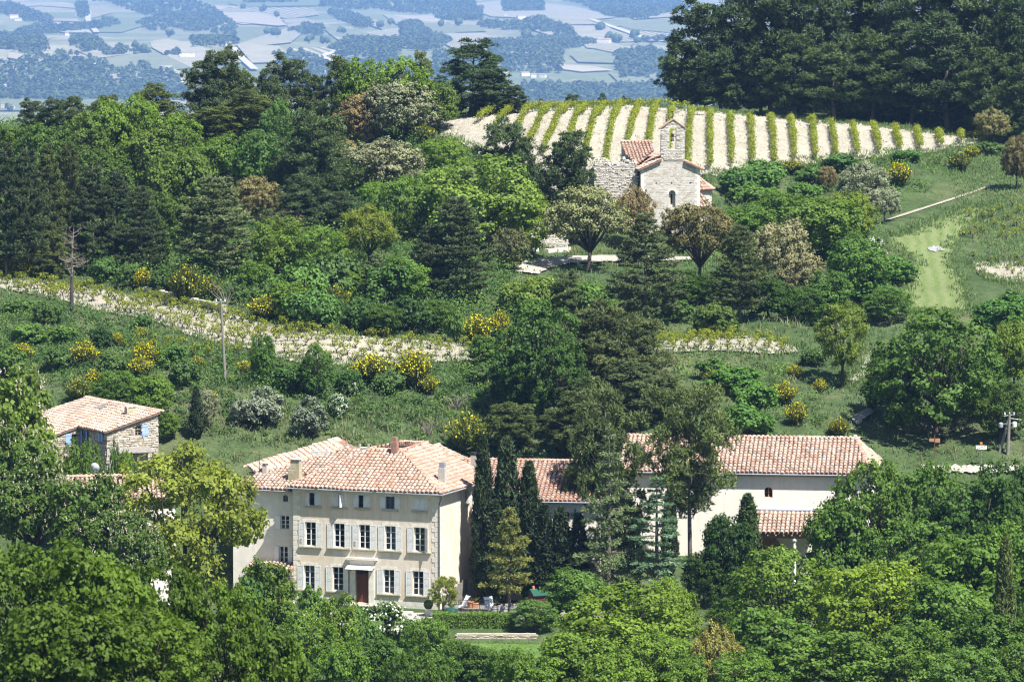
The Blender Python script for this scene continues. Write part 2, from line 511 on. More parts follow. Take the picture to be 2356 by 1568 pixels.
# polygons in q pixels
FIELDS = [
 ('pale', [(0,10),(70,5),(150,6),(180,14),(175,20),(90,14),(0,22)]), ('rows', [(0,18),(80,24),(176,26),(176,38),(60,38),(0,30)]),
 ('green', [(52,30),(175,30),(175,44),(70,44)]), ('pale', [(90,44),(178,45),(182,52),(110,50)]), ('bare', [(110,52),(190,56),(212,78),(140,77)]),
 ('rows', [(196,14),(248,12),(262,30),(208,44)]), ('green', [(206,46),(346,46),(340,58),(280,76),(222,76)]),
 ('pale', [(0,92),(60,80),(118,88),(100,100),(60,98),(0,102)]), ('green', [(0,102),(58,100),(36,114),(0,112)]), ('bare', [(20,124),(56,128),(40,140),(18,136)]),
 ('rows', [(176,118),(310,98),(336,122),(220,136)]), ('green', [(222,138),(336,122),(380,130),(460,156),(320,172),(240,150)]),
 ('pale', [(344,98),(386,90),(440,104),(540,132),(556,146),(440,158),(400,140),(350,112)]), ('bare', [(366,154),(400,154),(390,160)]), ('bare', [(360,168),(400,162),(425,172),(400,178)]),
 ('pale', [(242,170),(360,168),(396,186),(350,194),(250,182)]), ('rows', [(194,202),(230,202),(226,212),(198,208)]), ('green', [(224,214),(300,202),(395,204),(400,222),(300,222)]), ('pale', [(284,206),(386,208),(380,220),(280,222)]),
 ('rows', [(380,226),(452,228),(458,242),(404,244)]), ('green', [(276,276),(380,290),(340,300),(278,294)]),
 ('bare', [(494,14),(560,16),(646,34),(642,52),(560,58),(520,50)]), ('green', [(520,8),(740,4),(760,14),(560,18)]), ('rows', [(520,18),(720,20),(735,36),(660,46),(600,30),(500,28)]),
 ('bare', [(518,36),(632,40),(660,60),(640,62),(506,50)]), ('rows', [(650,46),(700,42),(770,64),(780,72),(668,70)]),
 ('green', [(510,62),(640,64),(640,92),(560,104),(520,90)]), ('pale', [(660,66),(700,74),(670,100),(600,108),(540,106)]), ('pale', [(544,106),(640,108),(690,144),(580,148)]),
 ('rows', [(660,116),(760,112),(790,124),(780,142),(680,144)]), ('pale', [(640,150),(792,148),(780,168),(668,168)]), ('bare', [(700,162),(770,160),(776,172),(690,174)]),
 ('pale', [(760,80),(910,90),(950,112),(800,112)]), ('green', [(740,62),(820,70),(880,90),(800,92),(760,82)]), ('rows', [(852,46),(890,52),(880,70),(850,60)]),
 ('pale', [(880,34),(1000,44),(1070,70),(1000,92),(930,70)]), ('bare', [(900,36),(990,38),(1040,54),(960,50)]), ('green', [(900,52),(1100,60),(1120,74),(960,80)]),
 ('pale', [(960,80),(1110,78),(1150,96),(1000,98)]), ('rows', [(1000,92),(1080,100),(1200,118),(1216,126),(1060,124)]), ('bare', [(1040,102),(1130,108),(1170,124),(1060,122)]),
 ('green', [(880,24),(990,14),(1140,0),(1260,2),(1320,20),(1280,36),(1100,34)]), ('pale', [(1060,12),(1180,0),(1320,16),(1420,42),(1350,48),(1130,40)]),
 ('rows', [(1200,40),(1380,48),(1400,58),(1230,60)]), ('pale', [(1190,60),(1400,62),(1420,92),(1290,92)]), ('rows', [(1280,62),(1500,64),(1590,84),(1560,96),(1420,98)]),
 ('rows', [(1330,92),(1400,96),(1440,110),(1420,118),(1350,112)]), ('bare', [(1130,92),(1180,88),(1220,98),(1160,104)]), ('pale', [(1090,110),(1200,100),(1220,108),(1180,130),(1110,124)]),
 ('green', [(1310,128),(1500,128),(1540,140),(1460,150),(1330,146)]), ('pale', [(1350,110),(1560,106),(1570,130),(1440,128)]), ('bare', [(1510,128),(1560,124),(1560,146),(1520,142)]),
 ('bare', [(1270,150),(1360,154),(1410,164),(1340,168),(1280,160)]), ('green', [(1400,170),(1560,172),(1560,204),(1440,208)]), ('green', [(1160,196),(1400,200),(1440,218),(1160,222)]), ('pale', [(1180,206),(1320,210),(1300,216),(1180,214)]),
 ('green', [(0,230),(60,226),(120,228),(230,230),(440,236),(440,262),(0,258)]), ('pale', [(870,250),(950,248),(960,262),(880,270)]),
 ('pale', [(1430,30),(1540,26),(1560,40),(1460,46)]), ('green', [(1420,60),(1560,46),(1600,60),(1560,80),(1450,70)]),
]
for k, (kd, poly) in enumerate(FIELDS):
    try:
        ms = FM[kd]
        wp = wpoly(poly, fz1, FY0, FY1, 24.0, 8)
        drape('vineyard_field' if kd == 'rows' else 'field', wp, ms[k % len(ms)], 46.0, 2.4 + 0.4 * (k % 5), fz1)
    except Exception as e:
        print('field', k, e)
# pale earth scars and the light tracks between the fields
M_SCAR = mat('pale_scar', (0.40, 0.37, 0.33), 1.0, 0.05, 0.15)
for poly in ([(192,246),(202,248),(236,270),(270,296),(284,302),(268,304),(236,294),(200,268)], [(232,318),(242,312),(256,326),(238,332)], [(354,252),(376,250),(392,268),(380,266)], [(30,328),(44,332),(40,340),(30,338)], [(14,346),(24,344),(26,356),(16,356)], [(524,218),(538,218),(540,236),(526,240)]):
    poly = [(x * 0.575 if poly[0][0] < 500 else x, y * 0.575 if poly[0][0] < 500 else y) for x, y in poly]
    drape('bare_slope', wpoly(poly, fz1, FY0, FY1, 24.0, 3), M_SCAR, 26.0, 5.0, fz1)
def ribbon(name, qpts, width, m, f, off, y0, y1, step, qstep=4):
    P = []
    for i in range(len(qpts) - 1):
        a, b = qpts[i], qpts[i+1]
        k = max(1, int(math.hypot(b[0]-a[0], b[1]-a[1]) / qstep))
        for s in range(k): P.append(hit(a[0]+(b[0]-a[0])*s/k, a[1]+(b[1]-a[1])*s/k, y0, y1, f, step))
    P.append(hit(*qpts[-1], y0, y1, f, step))
    V = []; F = []
    for i, p in enumerate(P):
        d = (P[min(i+1, len(P)-1)] - P[max(i-1, 0)]); s = Vector((-d.y, d.x, 0)).normalized() * width / 2
        for q_ in (p + s, p, p - s): V.append((q_.x, q_.y, f(q_.x, q_.y) + off))
        if i: b = 3*i; F += [(b-3, b-2, b+1, b), (b-2, b-1, b+2, b+1)]
    me = bpy.data.meshes.new(name); me.from_pydata(V, [], F); me.update()
    if me.polygons[0].normal.z < 0: me.flip_normals()
    return obj(name, me, m, None, 'structure')
for pts in ([(536,114),(548,130),(570,150),(586,164)], [(792,118),(756,128),(740,134),(756,142),(800,152),(812,154)], [(204,30),(202,48),(212,64),(222,78)], [(536,100),(510,106)], [(1360,48),(1440,76),(1500,98)]):
    ribbon('farm_track', pts, 17.0, M_SCAR, fz1, 5.5, FY0, FY1, 24.0)
# ================================================================== BUILDING KIT
def plaster(name, c, stain=(0.55, 0.40, 0.26), amt=0.25, sc=0.35, streak=0.3, lo=0.42):
    m, nt, p = _nt(name)
    n1 = noise(nt, sc, 6, 0.7); n2 = noise(nt, 2.2, 5, 0.7); n3 = noise(nt, 14, 3, 0.7)
    a = ramp(nt, n1.outputs['Fac'], [(lo, (0, 0, 0)), (lo + .3, (amt,) * 3)])
    b = ramp(nt, n2.outputs['Fac'], [(0.3, tuple(x * 0.92 for x in c)), (0.7, tuple(min(1, x * 1.06) for x in c))])
    col = mix(nt, b.outputs['Color'], stain, a.outputs['Color'])
    d = ramp(nt, n3.outputs['Fac'], [(0.3, (0.93,) * 3), (0.7, (1.05,) * 3)])
    tc = N(nt, 'ShaderNodeTexCoord'); mp = N(nt, 'ShaderNodeMapping'); mp.inputs['Scale'].default_value = (1.6, 1.6, 0.14)
    nt.links.new(tc.outputs['Object'], mp.inputs['Vector'])
    n4 = noise(nt, 1.3, 5, 0.75, vec=mp.outputs[0])
    e = ramp(nt, n4.outputs['Fac'], [(0.38, (0.80, 0.775, 0.73)), (0.56, (1.02, 1.02, 1.02))])
    col = mix(nt, col, e.outputs['Color'], streak, 'MULTIPLY')
    nt.links.new(mix(nt, col, d.outputs['Color'], 1.0, 'MULTIPLY'), p.inputs['Base Color'])
    p.inputs['Roughness'].default_value = 0.92; p.inputs['Specular IOR Level'].default_value = 0.15
    bump(nt, p, n3.outputs['Fac'], 0.5, 0.02)
    return m
M_WALL = plaster('beige_render', (0.68, 0.61, 0.51), (0.66, 0.46, 0.26), 0.62, 0.30, .55, .46)
M_WALLW = plaster('white_render', (0.76, 0.725, 0.66), (0.6, 0.52, 0.42), 0.15)
M_WALLC = plaster('cream_render', (0.84, 0.79, 0.69), (0.66, 0.57, 0.43), 0.12)
M_DRESS = mat('dressed_stone', (0.70, 0.655, 0.565), 0.9, 1.5, 0.14, 9.0, 0.01, 20)
M_SILL = mat('lichen_stone', (0.47, 0.43, 0.31), 0.95, 2.5, 0.25, 12.0)
M_CHAPEL = plaster('pale_limestone', (0.50, 0.465, 0.41), (0.42, 0.36, 0.28), 0.35, 0.8)
M_MORTAR = mat('old_mortar', (0.40, 0.36, 0.30), 0.95, 1.5, 0.25, 10)
M_SHUT = mat('weathered_white_paint', (0.70, 0.70, 0.675), 0.7, 1.8, 0.12, 16.0)
M_SHUTB = mat('pale_blue_paint', (0.30, 0.42, 0.78), 0.6, 2.0, 0.1, 14.0)
M_SHUTD = mat('mid_blue_paint', (0.05, 0.16, 0.42), 0.6, 2.0, 0.15, 14.0)
M_WHITE = mat('white_paint', (0.78, 0.78, 0.77), 0.5, 3.0, 0.04)
M_DARKF = mat('dark_frame_paint', (0.11, 0.13, 0.20), 0.5, 3.0, 0.1)
M_WOOD = mat('brown_door_wood', (0.13, 0.045, 0.025), 0.55, 3.0, 0.25, 30.0)
M_PINEW = mat('warm_timber', (0.36, 0.19, 0.09), 0.7, 3.0, 0.2, 25.0)
M_GREYW = mat('grey_weathered_wood', (0.20, 0.185, 0.165), 0.85, 3.0, 0.25, 25.0)
M_ZINC = mat('zinc_gutter', (0.33, 0.35, 0.39), 0.45, 3.0, 0.12, metal=0.3)
M_COPPERB = mat('brown_pipe', (0.13, 0.075, 0.05), 0.5, 3.0, 0.1)
M_BLACK = mat('black_iron', (0.025, 0.025, 0.03), 0.6, 4.0, 0.1)
M_BRICK = mat('red_brick', (0.29, 0.165, 0.125), 0.9, 4.0, 0.3, 14.0)
M_CHIM = mat('lichen_cement', (0.40, 0.36, 0.24), 0.95, 2.5, 0.25, 10.0)
M_CEM = mat('grey_cement', (0.46, 0.43, 0.38), 0.95, 2.5, 0.15, 10.0)
M_LEAD = mat('lead_flashing', (0.52, 0.56, 0.66), 0.5, 3.0, 0.1)
M_CURT = mat('white_curtain', (0.50, 0.54, 0.62), 0.9, 9.0, 0.35)
M_CURTY = mat('straw_blind', (0.30, 0.27, 0.15), 0.9, 5.0, 0.1)
M_DARKIN = mat('dark_room', (0.02, 0.02, 0.024), 0.9, 3.0, 0.1)
def glass_material():
    m = bpy.data.materials.new('window_glass'); m.use_nodes = True
    nt = m.node_tree; nt.nodes.clear()
    out = N(nt, 'ShaderNodeOutputMaterial')
    t = N(nt, 'ShaderNodeBsdfTransparent'); t.inputs['Color'].default_value = (0.72, 0.76, 0.80, 1)
    g = N(nt, 'ShaderNodeBsdfGlossy'); g.inputs['Roughness'].default_value = 0.03
    f = N(nt, 'ShaderNodeFresnel'); f.inputs['IOR'].default_value = 1.5
    mx = N(nt, 'ShaderNodeMixShader')
    nt.links.new(f.outputs[0], mx.inputs[0]); nt.links.new(t.outputs[0], mx.inputs[1]); nt.links.new(g.outputs[0], mx.inputs[2])
    nt.links.new(mx.outputs[0], out.inputs['Surface'])
    return m
M_GLASS = glass_material()
TILE_COLS = [(0.40, 0.265, 0.20), (0.42, 0.305, 0.245), (0.46, 0.385, 0.30), (0.40, 0.215, 0.14), (0.34, 0.26, 0.215), (0.31, 0.27, 0.215), (0.50, 0.44, 0.35), (0.24, 0.20, 0.165)]
TILE_COLS = [tuple(.74 * a + .26 * b for a, b in zip((c[0] * .95, c[1] * .88, c[2] * .86), (0.40, 0.26, 0.205))) for c in TILE_COLS]
M_TILES = [mat('clay_tile', c, 0.88, 5.0, 0.20, 25.0, coord='Object') for c in TILE_COLS]
M_CHAN = mat('clay_channel', (0.20, 0.13, 0.10), 0.9, 2.0, 0.25, 12.0)
W_PINK = [6, 6, 4, 2.2, 2, 0.8, 2, 0.6]
W_OLD = [2, 4, 5, 0.8, 3, 4, 3, 1.2]
W_CREAM = [2.6, 4.5, 6, 1.0, 2, 2, 6, 1.2]
W_RED = [5, 4, 2, 4, 4, 2, 1, 1]

def tile_shape(r=0.165, L=0.60, n=5, lift=0.055):
    V = []; F = []
    for j, (y, rr, dz) in enumerate(((0, r, lift), (L, r * 0.82, 0.0))):
        for k in range(n + 1):
            w = math.pi * k / n
            V.append((rr * math.cos(w), y, rr * 0.95 * math.sin(w) + dz))
    for k in range(n): F.append((k, k + 1, n + 2 + k, n + 1 + k))
    F = [tuple(reversed(f)) for f in F]
    F.append(tuple(range(n, -1, -1)))
    return V, F
_tv, _tf = tile_shape()
TILE_MESH = []
for mm in M_TILES:
    me = bpy.data.meshes.new('tile'); me.from_pydata(_tv, [], _tf); me.materials.append(mm)
    me.polygons.foreach_set('use_smooth', [True] * 5 + [False]); me.update(); TILE_MESH.append(me)
_TV = np.array(_tv)
def tile_roof(root, polys, weights=W_PINK, thick=0.09, sp=0.40, rh=0.5, caps=(), limit=300, name='roof', scale=1.0, missing=0.0):
    """polys: list of (points, eave direction or None, wanted as single tiles?)"""
    mb = MB()
    items = []
    wt = np.array(weights, dtype=float); wt /= wt.sum()
    for poly in polys:
        pts, adir, single = poly
        P = [Vector(p) for p in pts]
        a = (Vector(adir) if adir else (P[1] - P[0])).normalized()
        n = Vector((0, 0, 0))
        for i in range(len(P)):
            n += P[i].cross(P[(i+1) % len(P)])
        n.normalize()
        if n.z < 0: n = -n
        a = (a - n * a.dot(n)).normalized()
        b = n.cross(a)
        k = len(P)
        mb.add([p for p in P] + [p - Vector((0, 0, thick)) for p in P],
               [tuple(range(k)), tuple(range(2*k - 1, k - 1, -1))] + [(i, k + i, k + (i+1) % k, (i+1) % k) for i in range(k)])
        st = [((p - P[0]).dot(a), (p - P[0]).dot(b)) for p in P]
        s0 = min(s for s, t in st); s1 = max(s for s, t in st); t0 = min(t for s, t in st); t1 = max(t for s, t in st)
        nc = max(1, round((s1 - s0) / sp)); nr = max(1, int(math.ceil((t1 - t0) / rh)))
        ss = s0 + (np.arange(nc) + 0.5) * (s1 - s0) / nc
        for j in range(nr):
            tt = t0 + j * rh
            ok = in_poly(ss, np.full(nc, tt + rh * 0.5), st)
            for s in ss[ok]:
                if random.random() < missing: continue
                o = P[0] + a * (s + random.gauss(0, 0.012)) + b * (tt - 0.06 + random.gauss(0, 0.025)) + n * (0.045 + random.uniform(0, 0.014) + .035 * math.sin(s * .83 + tt * .6 + nc) * math.sin(tt * .9 + s * .31))
                w = random.gauss(0, 0.025)
                a2 = a * math.cos(w) + b * math.sin(w); b2 = n.cross(a2)
                M = Matrix((( a2.x, b2.x, n.x, o.x), (a2.y, b2.y, n.y, o.y), (a2.z, b2.z, n.z, o.z), (0, 0, 0, 1)))
                items.append((M, int(RNG.choice(len(M_TILES), p=wt)), single, tt))
    roof = mb.build(name, M_CHAN, root)
    items.sort(key=lambda t: (not t[2], t[3]))
    chosen, rest = items[:limit], items[limit:]
    for M, ci, _, _ in chosen:
        o = bpy.data.objects.new('tile', TILE_MESH[ci]); COL.objects.link(o)
        o.parent = roof; o.matrix_basis = M
    cm = []
    for p, q_ in caps:
        p = Vector(p); q_ = Vector(q_); d = q_ - p; L = d.length; d.normalize()
        sd = d.cross(Vector((0, 0, 1))).normalized(); up = sd.cross(d)
        for i in range(int(L / 0.42) + 1):
            o = p + d * (i * 0.42) + up * 0.05
            M = Matrix(((sd.x, d.x, up.x, o.x), (sd.y, d.y, up.y, o.y), (sd.z, d.z, up.z, o.z), (0, 0, 0, 1))) @ Matrix.Diagonal((1.25, 1.0, 0.9, 1))
            rest.append((M, int(RNG.choice(len(M_TILES), p=wt)), False, 0))
    if rest:
        V = np.concatenate([_TV @ np.array(M.to_3x3()).T + np.array(M.translation) for M, *_ in rest])
        nt_ = len(_TV); me = bpy.data.meshes.new('roof_tiles')
        fs = []; mi = []
        for i, it in enumerate(rest):
            for f in _tf: fs.append([i * nt_ + k for k in f]); mi.append(it[1])
        me.from_pydata(V.tolist(), [], fs)
        for mm in M_TILES: me.materials.append(mm)
        me.polygons.foreach_set('material_index', mi); me.update()
        o = obj('roof_tiles', me, None, roof, 'stuff')
    return roof

def facade(mb, o, u, H, W, openings, depth=0.22, mi=0, zb=0.0):
    """vertical wall with holes. o: lower left corner, u: direction to the right seen from outside"""
    o = Vector(o); u = Vector(u).normalized(); inn = Vector((-u.y, u.x, 0))     # into the house
    P = lambda s, z, d=0.0: o + u * s + Vector((0, 0, z)) + inn * d
    xs = sorted({0, W} | {v for op in openings for v in op[:2]}); zs = sorted({zb, H} | {v for op in openings for v in op[2:4]})
    for i in range(len(xs) - 1):
        for j in range(len(zs) - 1):
            cx = (xs[i] + xs[i+1]) / 2; cz = (zs[j] + zs[j+1]) / 2
            if any(op[0] < cx < op[1] and op[2] < cz < op[3] for op in openings): continue
            mb.add([P(xs[i], zs[j]), P(xs[i+1], zs[j]), P(xs[i+1], zs[j+1]), P(xs[i], zs[j+1])], [(0, 1, 2, 3)], mi)
    for op in openings:
        a, b, c, d = op[:4]
        if len(op) > 4 and op[4]:
            r = (b - a) / 2; cx = (a + b) / 2; h = min(r, d - c) if op[4] is True else op[4]
            n = 8
            cur = [(cx - r * math.cos(math.pi * k / n), d - h + h * math.sin(math.pi * k / n)) for k in range(n + 1)]
            half = n // 2
            for side in (cur[:half + 1] + [(a, d)], cur[half:] + [(b, d)]):
                vs = [P(s, z) for s, z in side]
                nn = (vs[1] - vs[0]).cross(vs[2] - vs[0])
                idx = tuple(range(len(vs)))
                mb.add(vs, [idx if nn.dot(-inn) > 0 else idx[::-1]], mi)
            loop = [(a, c)] + cur + [(b, c)]
        else:
            loop = [(a, c), (a, d), (b, d), (b, c)]
        for k in range(len(loop)):
            p, q_ = loop[k], loop[(k + 1) % len(loop)]
            mb.add([P(*p), P(*q_), P(*q_, depth), P(*p, depth)], [(0, 1, 2, 3)], mi)

def frame_at(parent_M, o, u, z=0.0):
    u = Vector(u).normalized(); inn = Vector((-u.y, u.x, 0))
    return Matrix(((u.x, inn.x, 0, o[0]), (u.y, inn.y, 0, o[1]), (0, 0, 1, z), (0, 0, 0, 1)))

PANE_CACHE = {}
def pane_mesh(w, h):
    k = (round(w, 2), round(h, 2))
    if k not in PANE_CACHE:
        me = MB().box(-k[0]/2, k[0]/2, -0.004, 0.004, -k[1]/2, k[1]/2).mesh('pane'); me.materials.append(M_GLASS); PANE_CACHE[k] = me
    return PANE_CACHE[k]
def window(root, M, s0, s1, z0, z1, rows=4, fm=None, inset=0.15, sill=0.0, lintel=0.0, curtain=None, casements=2, sillm=None, lbl=None, name='window', arch=False):
    """casement window in the hole s0..s1, z0..z1 of a wall frame M"""
    fm = fm or M_WHITE
    w = s1 - s0; h = z1 - z0
    mb = MB(); fw = 0.055
    mb.box(0, fw, 0, .06, 0, h); mb.box(w - fw, w, 0, .06, 0, h); mb.box(fw, w - fw, 0, .06, 0, fw); mb.box(fw, w - fw, 0, .06, h - fw, h)
    cols = []
    if casements == 2:
        mb.box(w/2 - .05, w/2 + .05, -0.012, .05, fw, h - fw); cols = [(fw, w/2 - .05), (w/2 + .05, w - fw)]
    else:
        cols = [(fw, w - fw)]
    ph = (h - 2 * fw) / rows
    for j in range(1, rows):
        z = fw + j * ph
        for a, b in cols: mb.box(a, b, 0.008, .042, z - .018, z + .018)
    wo = mb.build(name, fm, root, label=lbl)
    wo.matrix_basis = M @ Matrix.Translation((s0, inset, z0))
    for a, b in cols:
        for j in range(rows):
            if arch and j == rows - 1: pass
            p = bpy.data.objects.new('pane', pane_mesh(b - a, ph - .03)); COL.objects.link(p); p.parent = wo
            p.location = ((a + b) / 2, 0.025, fw + (j + .5) * ph)
    if sill:
        o = MB().box(-sill, w + sill, -inset - .17, -inset + .06, -.15, -.045).box(-sill + .06, w + sill - .06, -inset - .10, -inset + .05, -.22, -.153).build('sill', sillm or M_SILL, wo)
    if lintel:
        MB().box(-lintel, w + lintel, -inset - .022, -inset - .002, h + .005, h + .26).build('lintel', M_DRESS, wo)
    if curtain:
        mb = MB(); n = 14
        for k in range(n):
            a = fw + (w - 2*fw) * k / n; b = fw + (w - 2*fw) * (k+1) / n
            za, zb = (0.16, .20) if k % 2 else (.20, .16)
            mb.add([(a, za, .03), (b, zb, .03), (b, zb, h - .03), (a, za, h - .03)], [(0, 1, 2, 3)])
        mb.build('curtain', curtain, wo)
    return wo
SHUT_CACHE = {}
def shutter_mesh(w, h, m, panels):
    k = (round(w, 2), round(h, 2), m.name, panels)
    if k in SHUT_CACHE: return SHUT_CACHE[k]
    mb = MB()
    mb.box(0, w, 0.012, 0.03, 0, h)
    fr = 0.085
    if panels:
        mb.box(0, fr, 0, 0.045, 0, h); mb.box(w - fr, w, 0, 0.045, 0, h)
        zs = [0, fr] + [v for v in ((h * .42 - fr/2, h * .42 + fr/2), (h * .72 - fr/2, h * .72 + fr/2))[:panels - 1] for v in v] + [h - fr, h]
        for i in range(0, len(zs), 2): mb.box(fr, w - fr, 0.001, 0.044, zs[i], zs[i+1])
        for i in range(1, len(zs) - 1, 2): mb.box(fr + .05, w - fr - .05, 0.004, 0.038, zs[i] + .05, zs[i+1] - .05)
    else:
        n = max(2, round(w / .14))
        for i in range(n): mb.box(i * w / n + .006, (i+1) * w / n - .006, 0.002, .04, 0, h)
        for z in (h * .15, h * .8): mb.box(.03, w - .03, -.02, .001, z, z + .09)
    me = mb.mesh('shutter'); me.materials.append(m); SHUT_CACHE[k] = me
    return me
def shutter(root, M, s, z, w, h, m=None, panels=2, ang=0.0, hinge='L', off=0.06, lbl=None):
    """leaf lying against the wall with its lower left corner at s, z; ang swings it out about its hinge side"""
    o = bpy.data.objects.new('shutter', shutter_mesh(w, h, m or M_SHUT, panels)); COL.objects.link(o); o.parent = root
    if hinge == 'L':
        o.matrix_basis = M @ Matrix.Translation((s, -off, z)) @ Matrix.Rotation(-ang, 4, 'Z')
    else:
        o.matrix_basis = M @ Matrix.Translation((s + w, -off, z)) @ Matrix.Rotation(ang, 4, 'Z') @ Matrix.Translation((-w, 0, 0))
    if lbl: o['label'] = lbl
    return o
def gutter(root, a, b, r=0.075):
    MB().bar(a, b, r, n=8).build('gutter', M_ZINC, root)

# rubble and ashlar
def stone_unit(seed, j=0.10):
    rr = random.Random(seed)
    V = []
    for z in (-.5, .5):
        for x, y in ((-.5, -.5), (.5, -.5), (.5, .5), (-.5, .5)):
            f = 1 if y > 0 else 1
            V.append((x + rr.uniform(-j, j), y * 1.0, z + rr.uniform(-j, j)))
    # proud face gets a middle vertex so it is not flat
    V.append((rr.uniform(-.15, .15), -.5 - rr.uniform(.1, .4), rr.uniform(-.15, .15)))
    F = [(0, 1, 8), (1, 5, 8), (5, 4, 8), (4, 0, 8), (0, 3, 2, 1), (1, 2, 6, 5), (4, 5, 6, 7), (0, 4, 7, 3), (3, 7, 6, 2)]
    return V, F
def stone_mats(name, cols): return [mat(name, c, 0.95, 4.0, 0.22, 18.0) for c in cols]
M_ST_CHAPEL = stone_mats('chapel_stone', [(0.50, 0.465, 0.415), (0.465, 0.43, 0.38), (0.535, 0.50, 0.45), (0.41, 0.36, 0.29), (0.49, 0.46, 0.415)])
M_ST_HOUSE = stone_mats('rubble_stone', [(0.42, 0.37, 0.295), (0.36, 0.31, 0.24), (0.49, 0.44, 0.36), (0.29, 0.25, 0.195), (0.45, 0.415, 0.35)])
_STONE_CACHE = {}
def stone_meshes(mats, j):
    k = (mats[0].name, j)
    if k not in _STONE_CACHE:
        L = []
        for i in range(15):
            V, F = stone_unit(100 + i, j)
            me = bpy.data.meshes.new('stone'); me.from_pydata(V, [], F); me.materials.append(mats[i % len(mats)]); me.update()
            L.append((me, np.array(V), F, i % len(mats)))
        _STONE_CACHE[k] = L
    return _STONE_CACHE[k]
def stonework(parent, M, W, z0, z1, inside, mats, ch=(0.16, 0.26), cl=(0.2, 0.5), j=0.08, proud=0.03, limit=200, gap=0.02, name='stone', dep=0.1):
    """courses of single stones laid on a wall frame M, x = along, -y = outwards, z = up"""
    L = stone_meshes(mats, j); items = []
    z = z0
    while z < z1:
        h = random.uniform(*ch); s = -random.uniform(0, cl[0])
        while s < W:
            l = random.uniform(*cl); hh = h * random.uniform(.82, 1.02)
            if inside(s + l/2, z + h/2): items.append((s + l/2, z + h/2 + random.uniform(-.02, .02), l - gap, hh - gap, random.uniform(0, proud), random.randrange(15)))
            s += l
        z += h
    items.sort(key=lambda t: -t[2] * t[3])
    for s, zz, l, h, pr, k in items[:limit]:
        o = bpy.data.objects.new(name, L[k][0]); COL.objects.link(o); o.parent = parent
        o.matrix_basis = M @ Matrix.Translation((s, -pr, zz)) @ Matrix.Rotation(random.gauss(0, j * .35), 4, 'Y') @ Matrix.Diagonal((l, dep, h, 1))
    V = []; F = []; mi = []; b = 0
    for s, zz, l, h, pr, k in items[limit:]:
        T = np.array(M @ Matrix.Translation((s, -pr, zz)) @ Matrix.Rotation(random.gauss(0, j * .35), 4, 'Y') @ Matrix.Diagonal((l, dep, h, 1)))
        v = L[k][1] @ T[:3, :3].T + T[:3, 3]; V.append(v)
        for f in L[k][2]: F.append([b + i for i in f]); mi.append(L[k][3])
        b += len(v)
    if V:
        me = bpy.data.meshes.new('small_stones'); me.from_pydata(np.concatenate(V).tolist(), [], F)
        for m in mats: me.materials.append(m)
        me.polygons.foreach_set('material_index', mi); me.update()
        obj('small_stones', me, None, parent, 'stuff')

def chimney(root, x, y, z, w, d, h, m, capm=None, name='chimney', cap=True, lbl=None):
    mb = MB().box(x - w/2, x + w/2, y - d/2, y + d/2, z - .8, z + h)
    c = mb.build(name, m, root, label=lbl)
    if cap:
        mm = MB()
        for sx in (-1, 1):
            for sy in (-1, 1): mm.box(x + sx*(w/2 - .06) - .05, x + sx*(w/2 - .06) + .05, y + sy*(d/2 - .06) - .05, y + sy*(d/2 - .06) + .05, z + h - .01, z + h + .16)
        mm.box(x - w/2 - .06, x + w/2 + .06, y - d/2 - .06, y + d/2 + .06, z + h + .162, z + h + .23)
        mm.build('chimney_cap', capm or m, c)
    return c

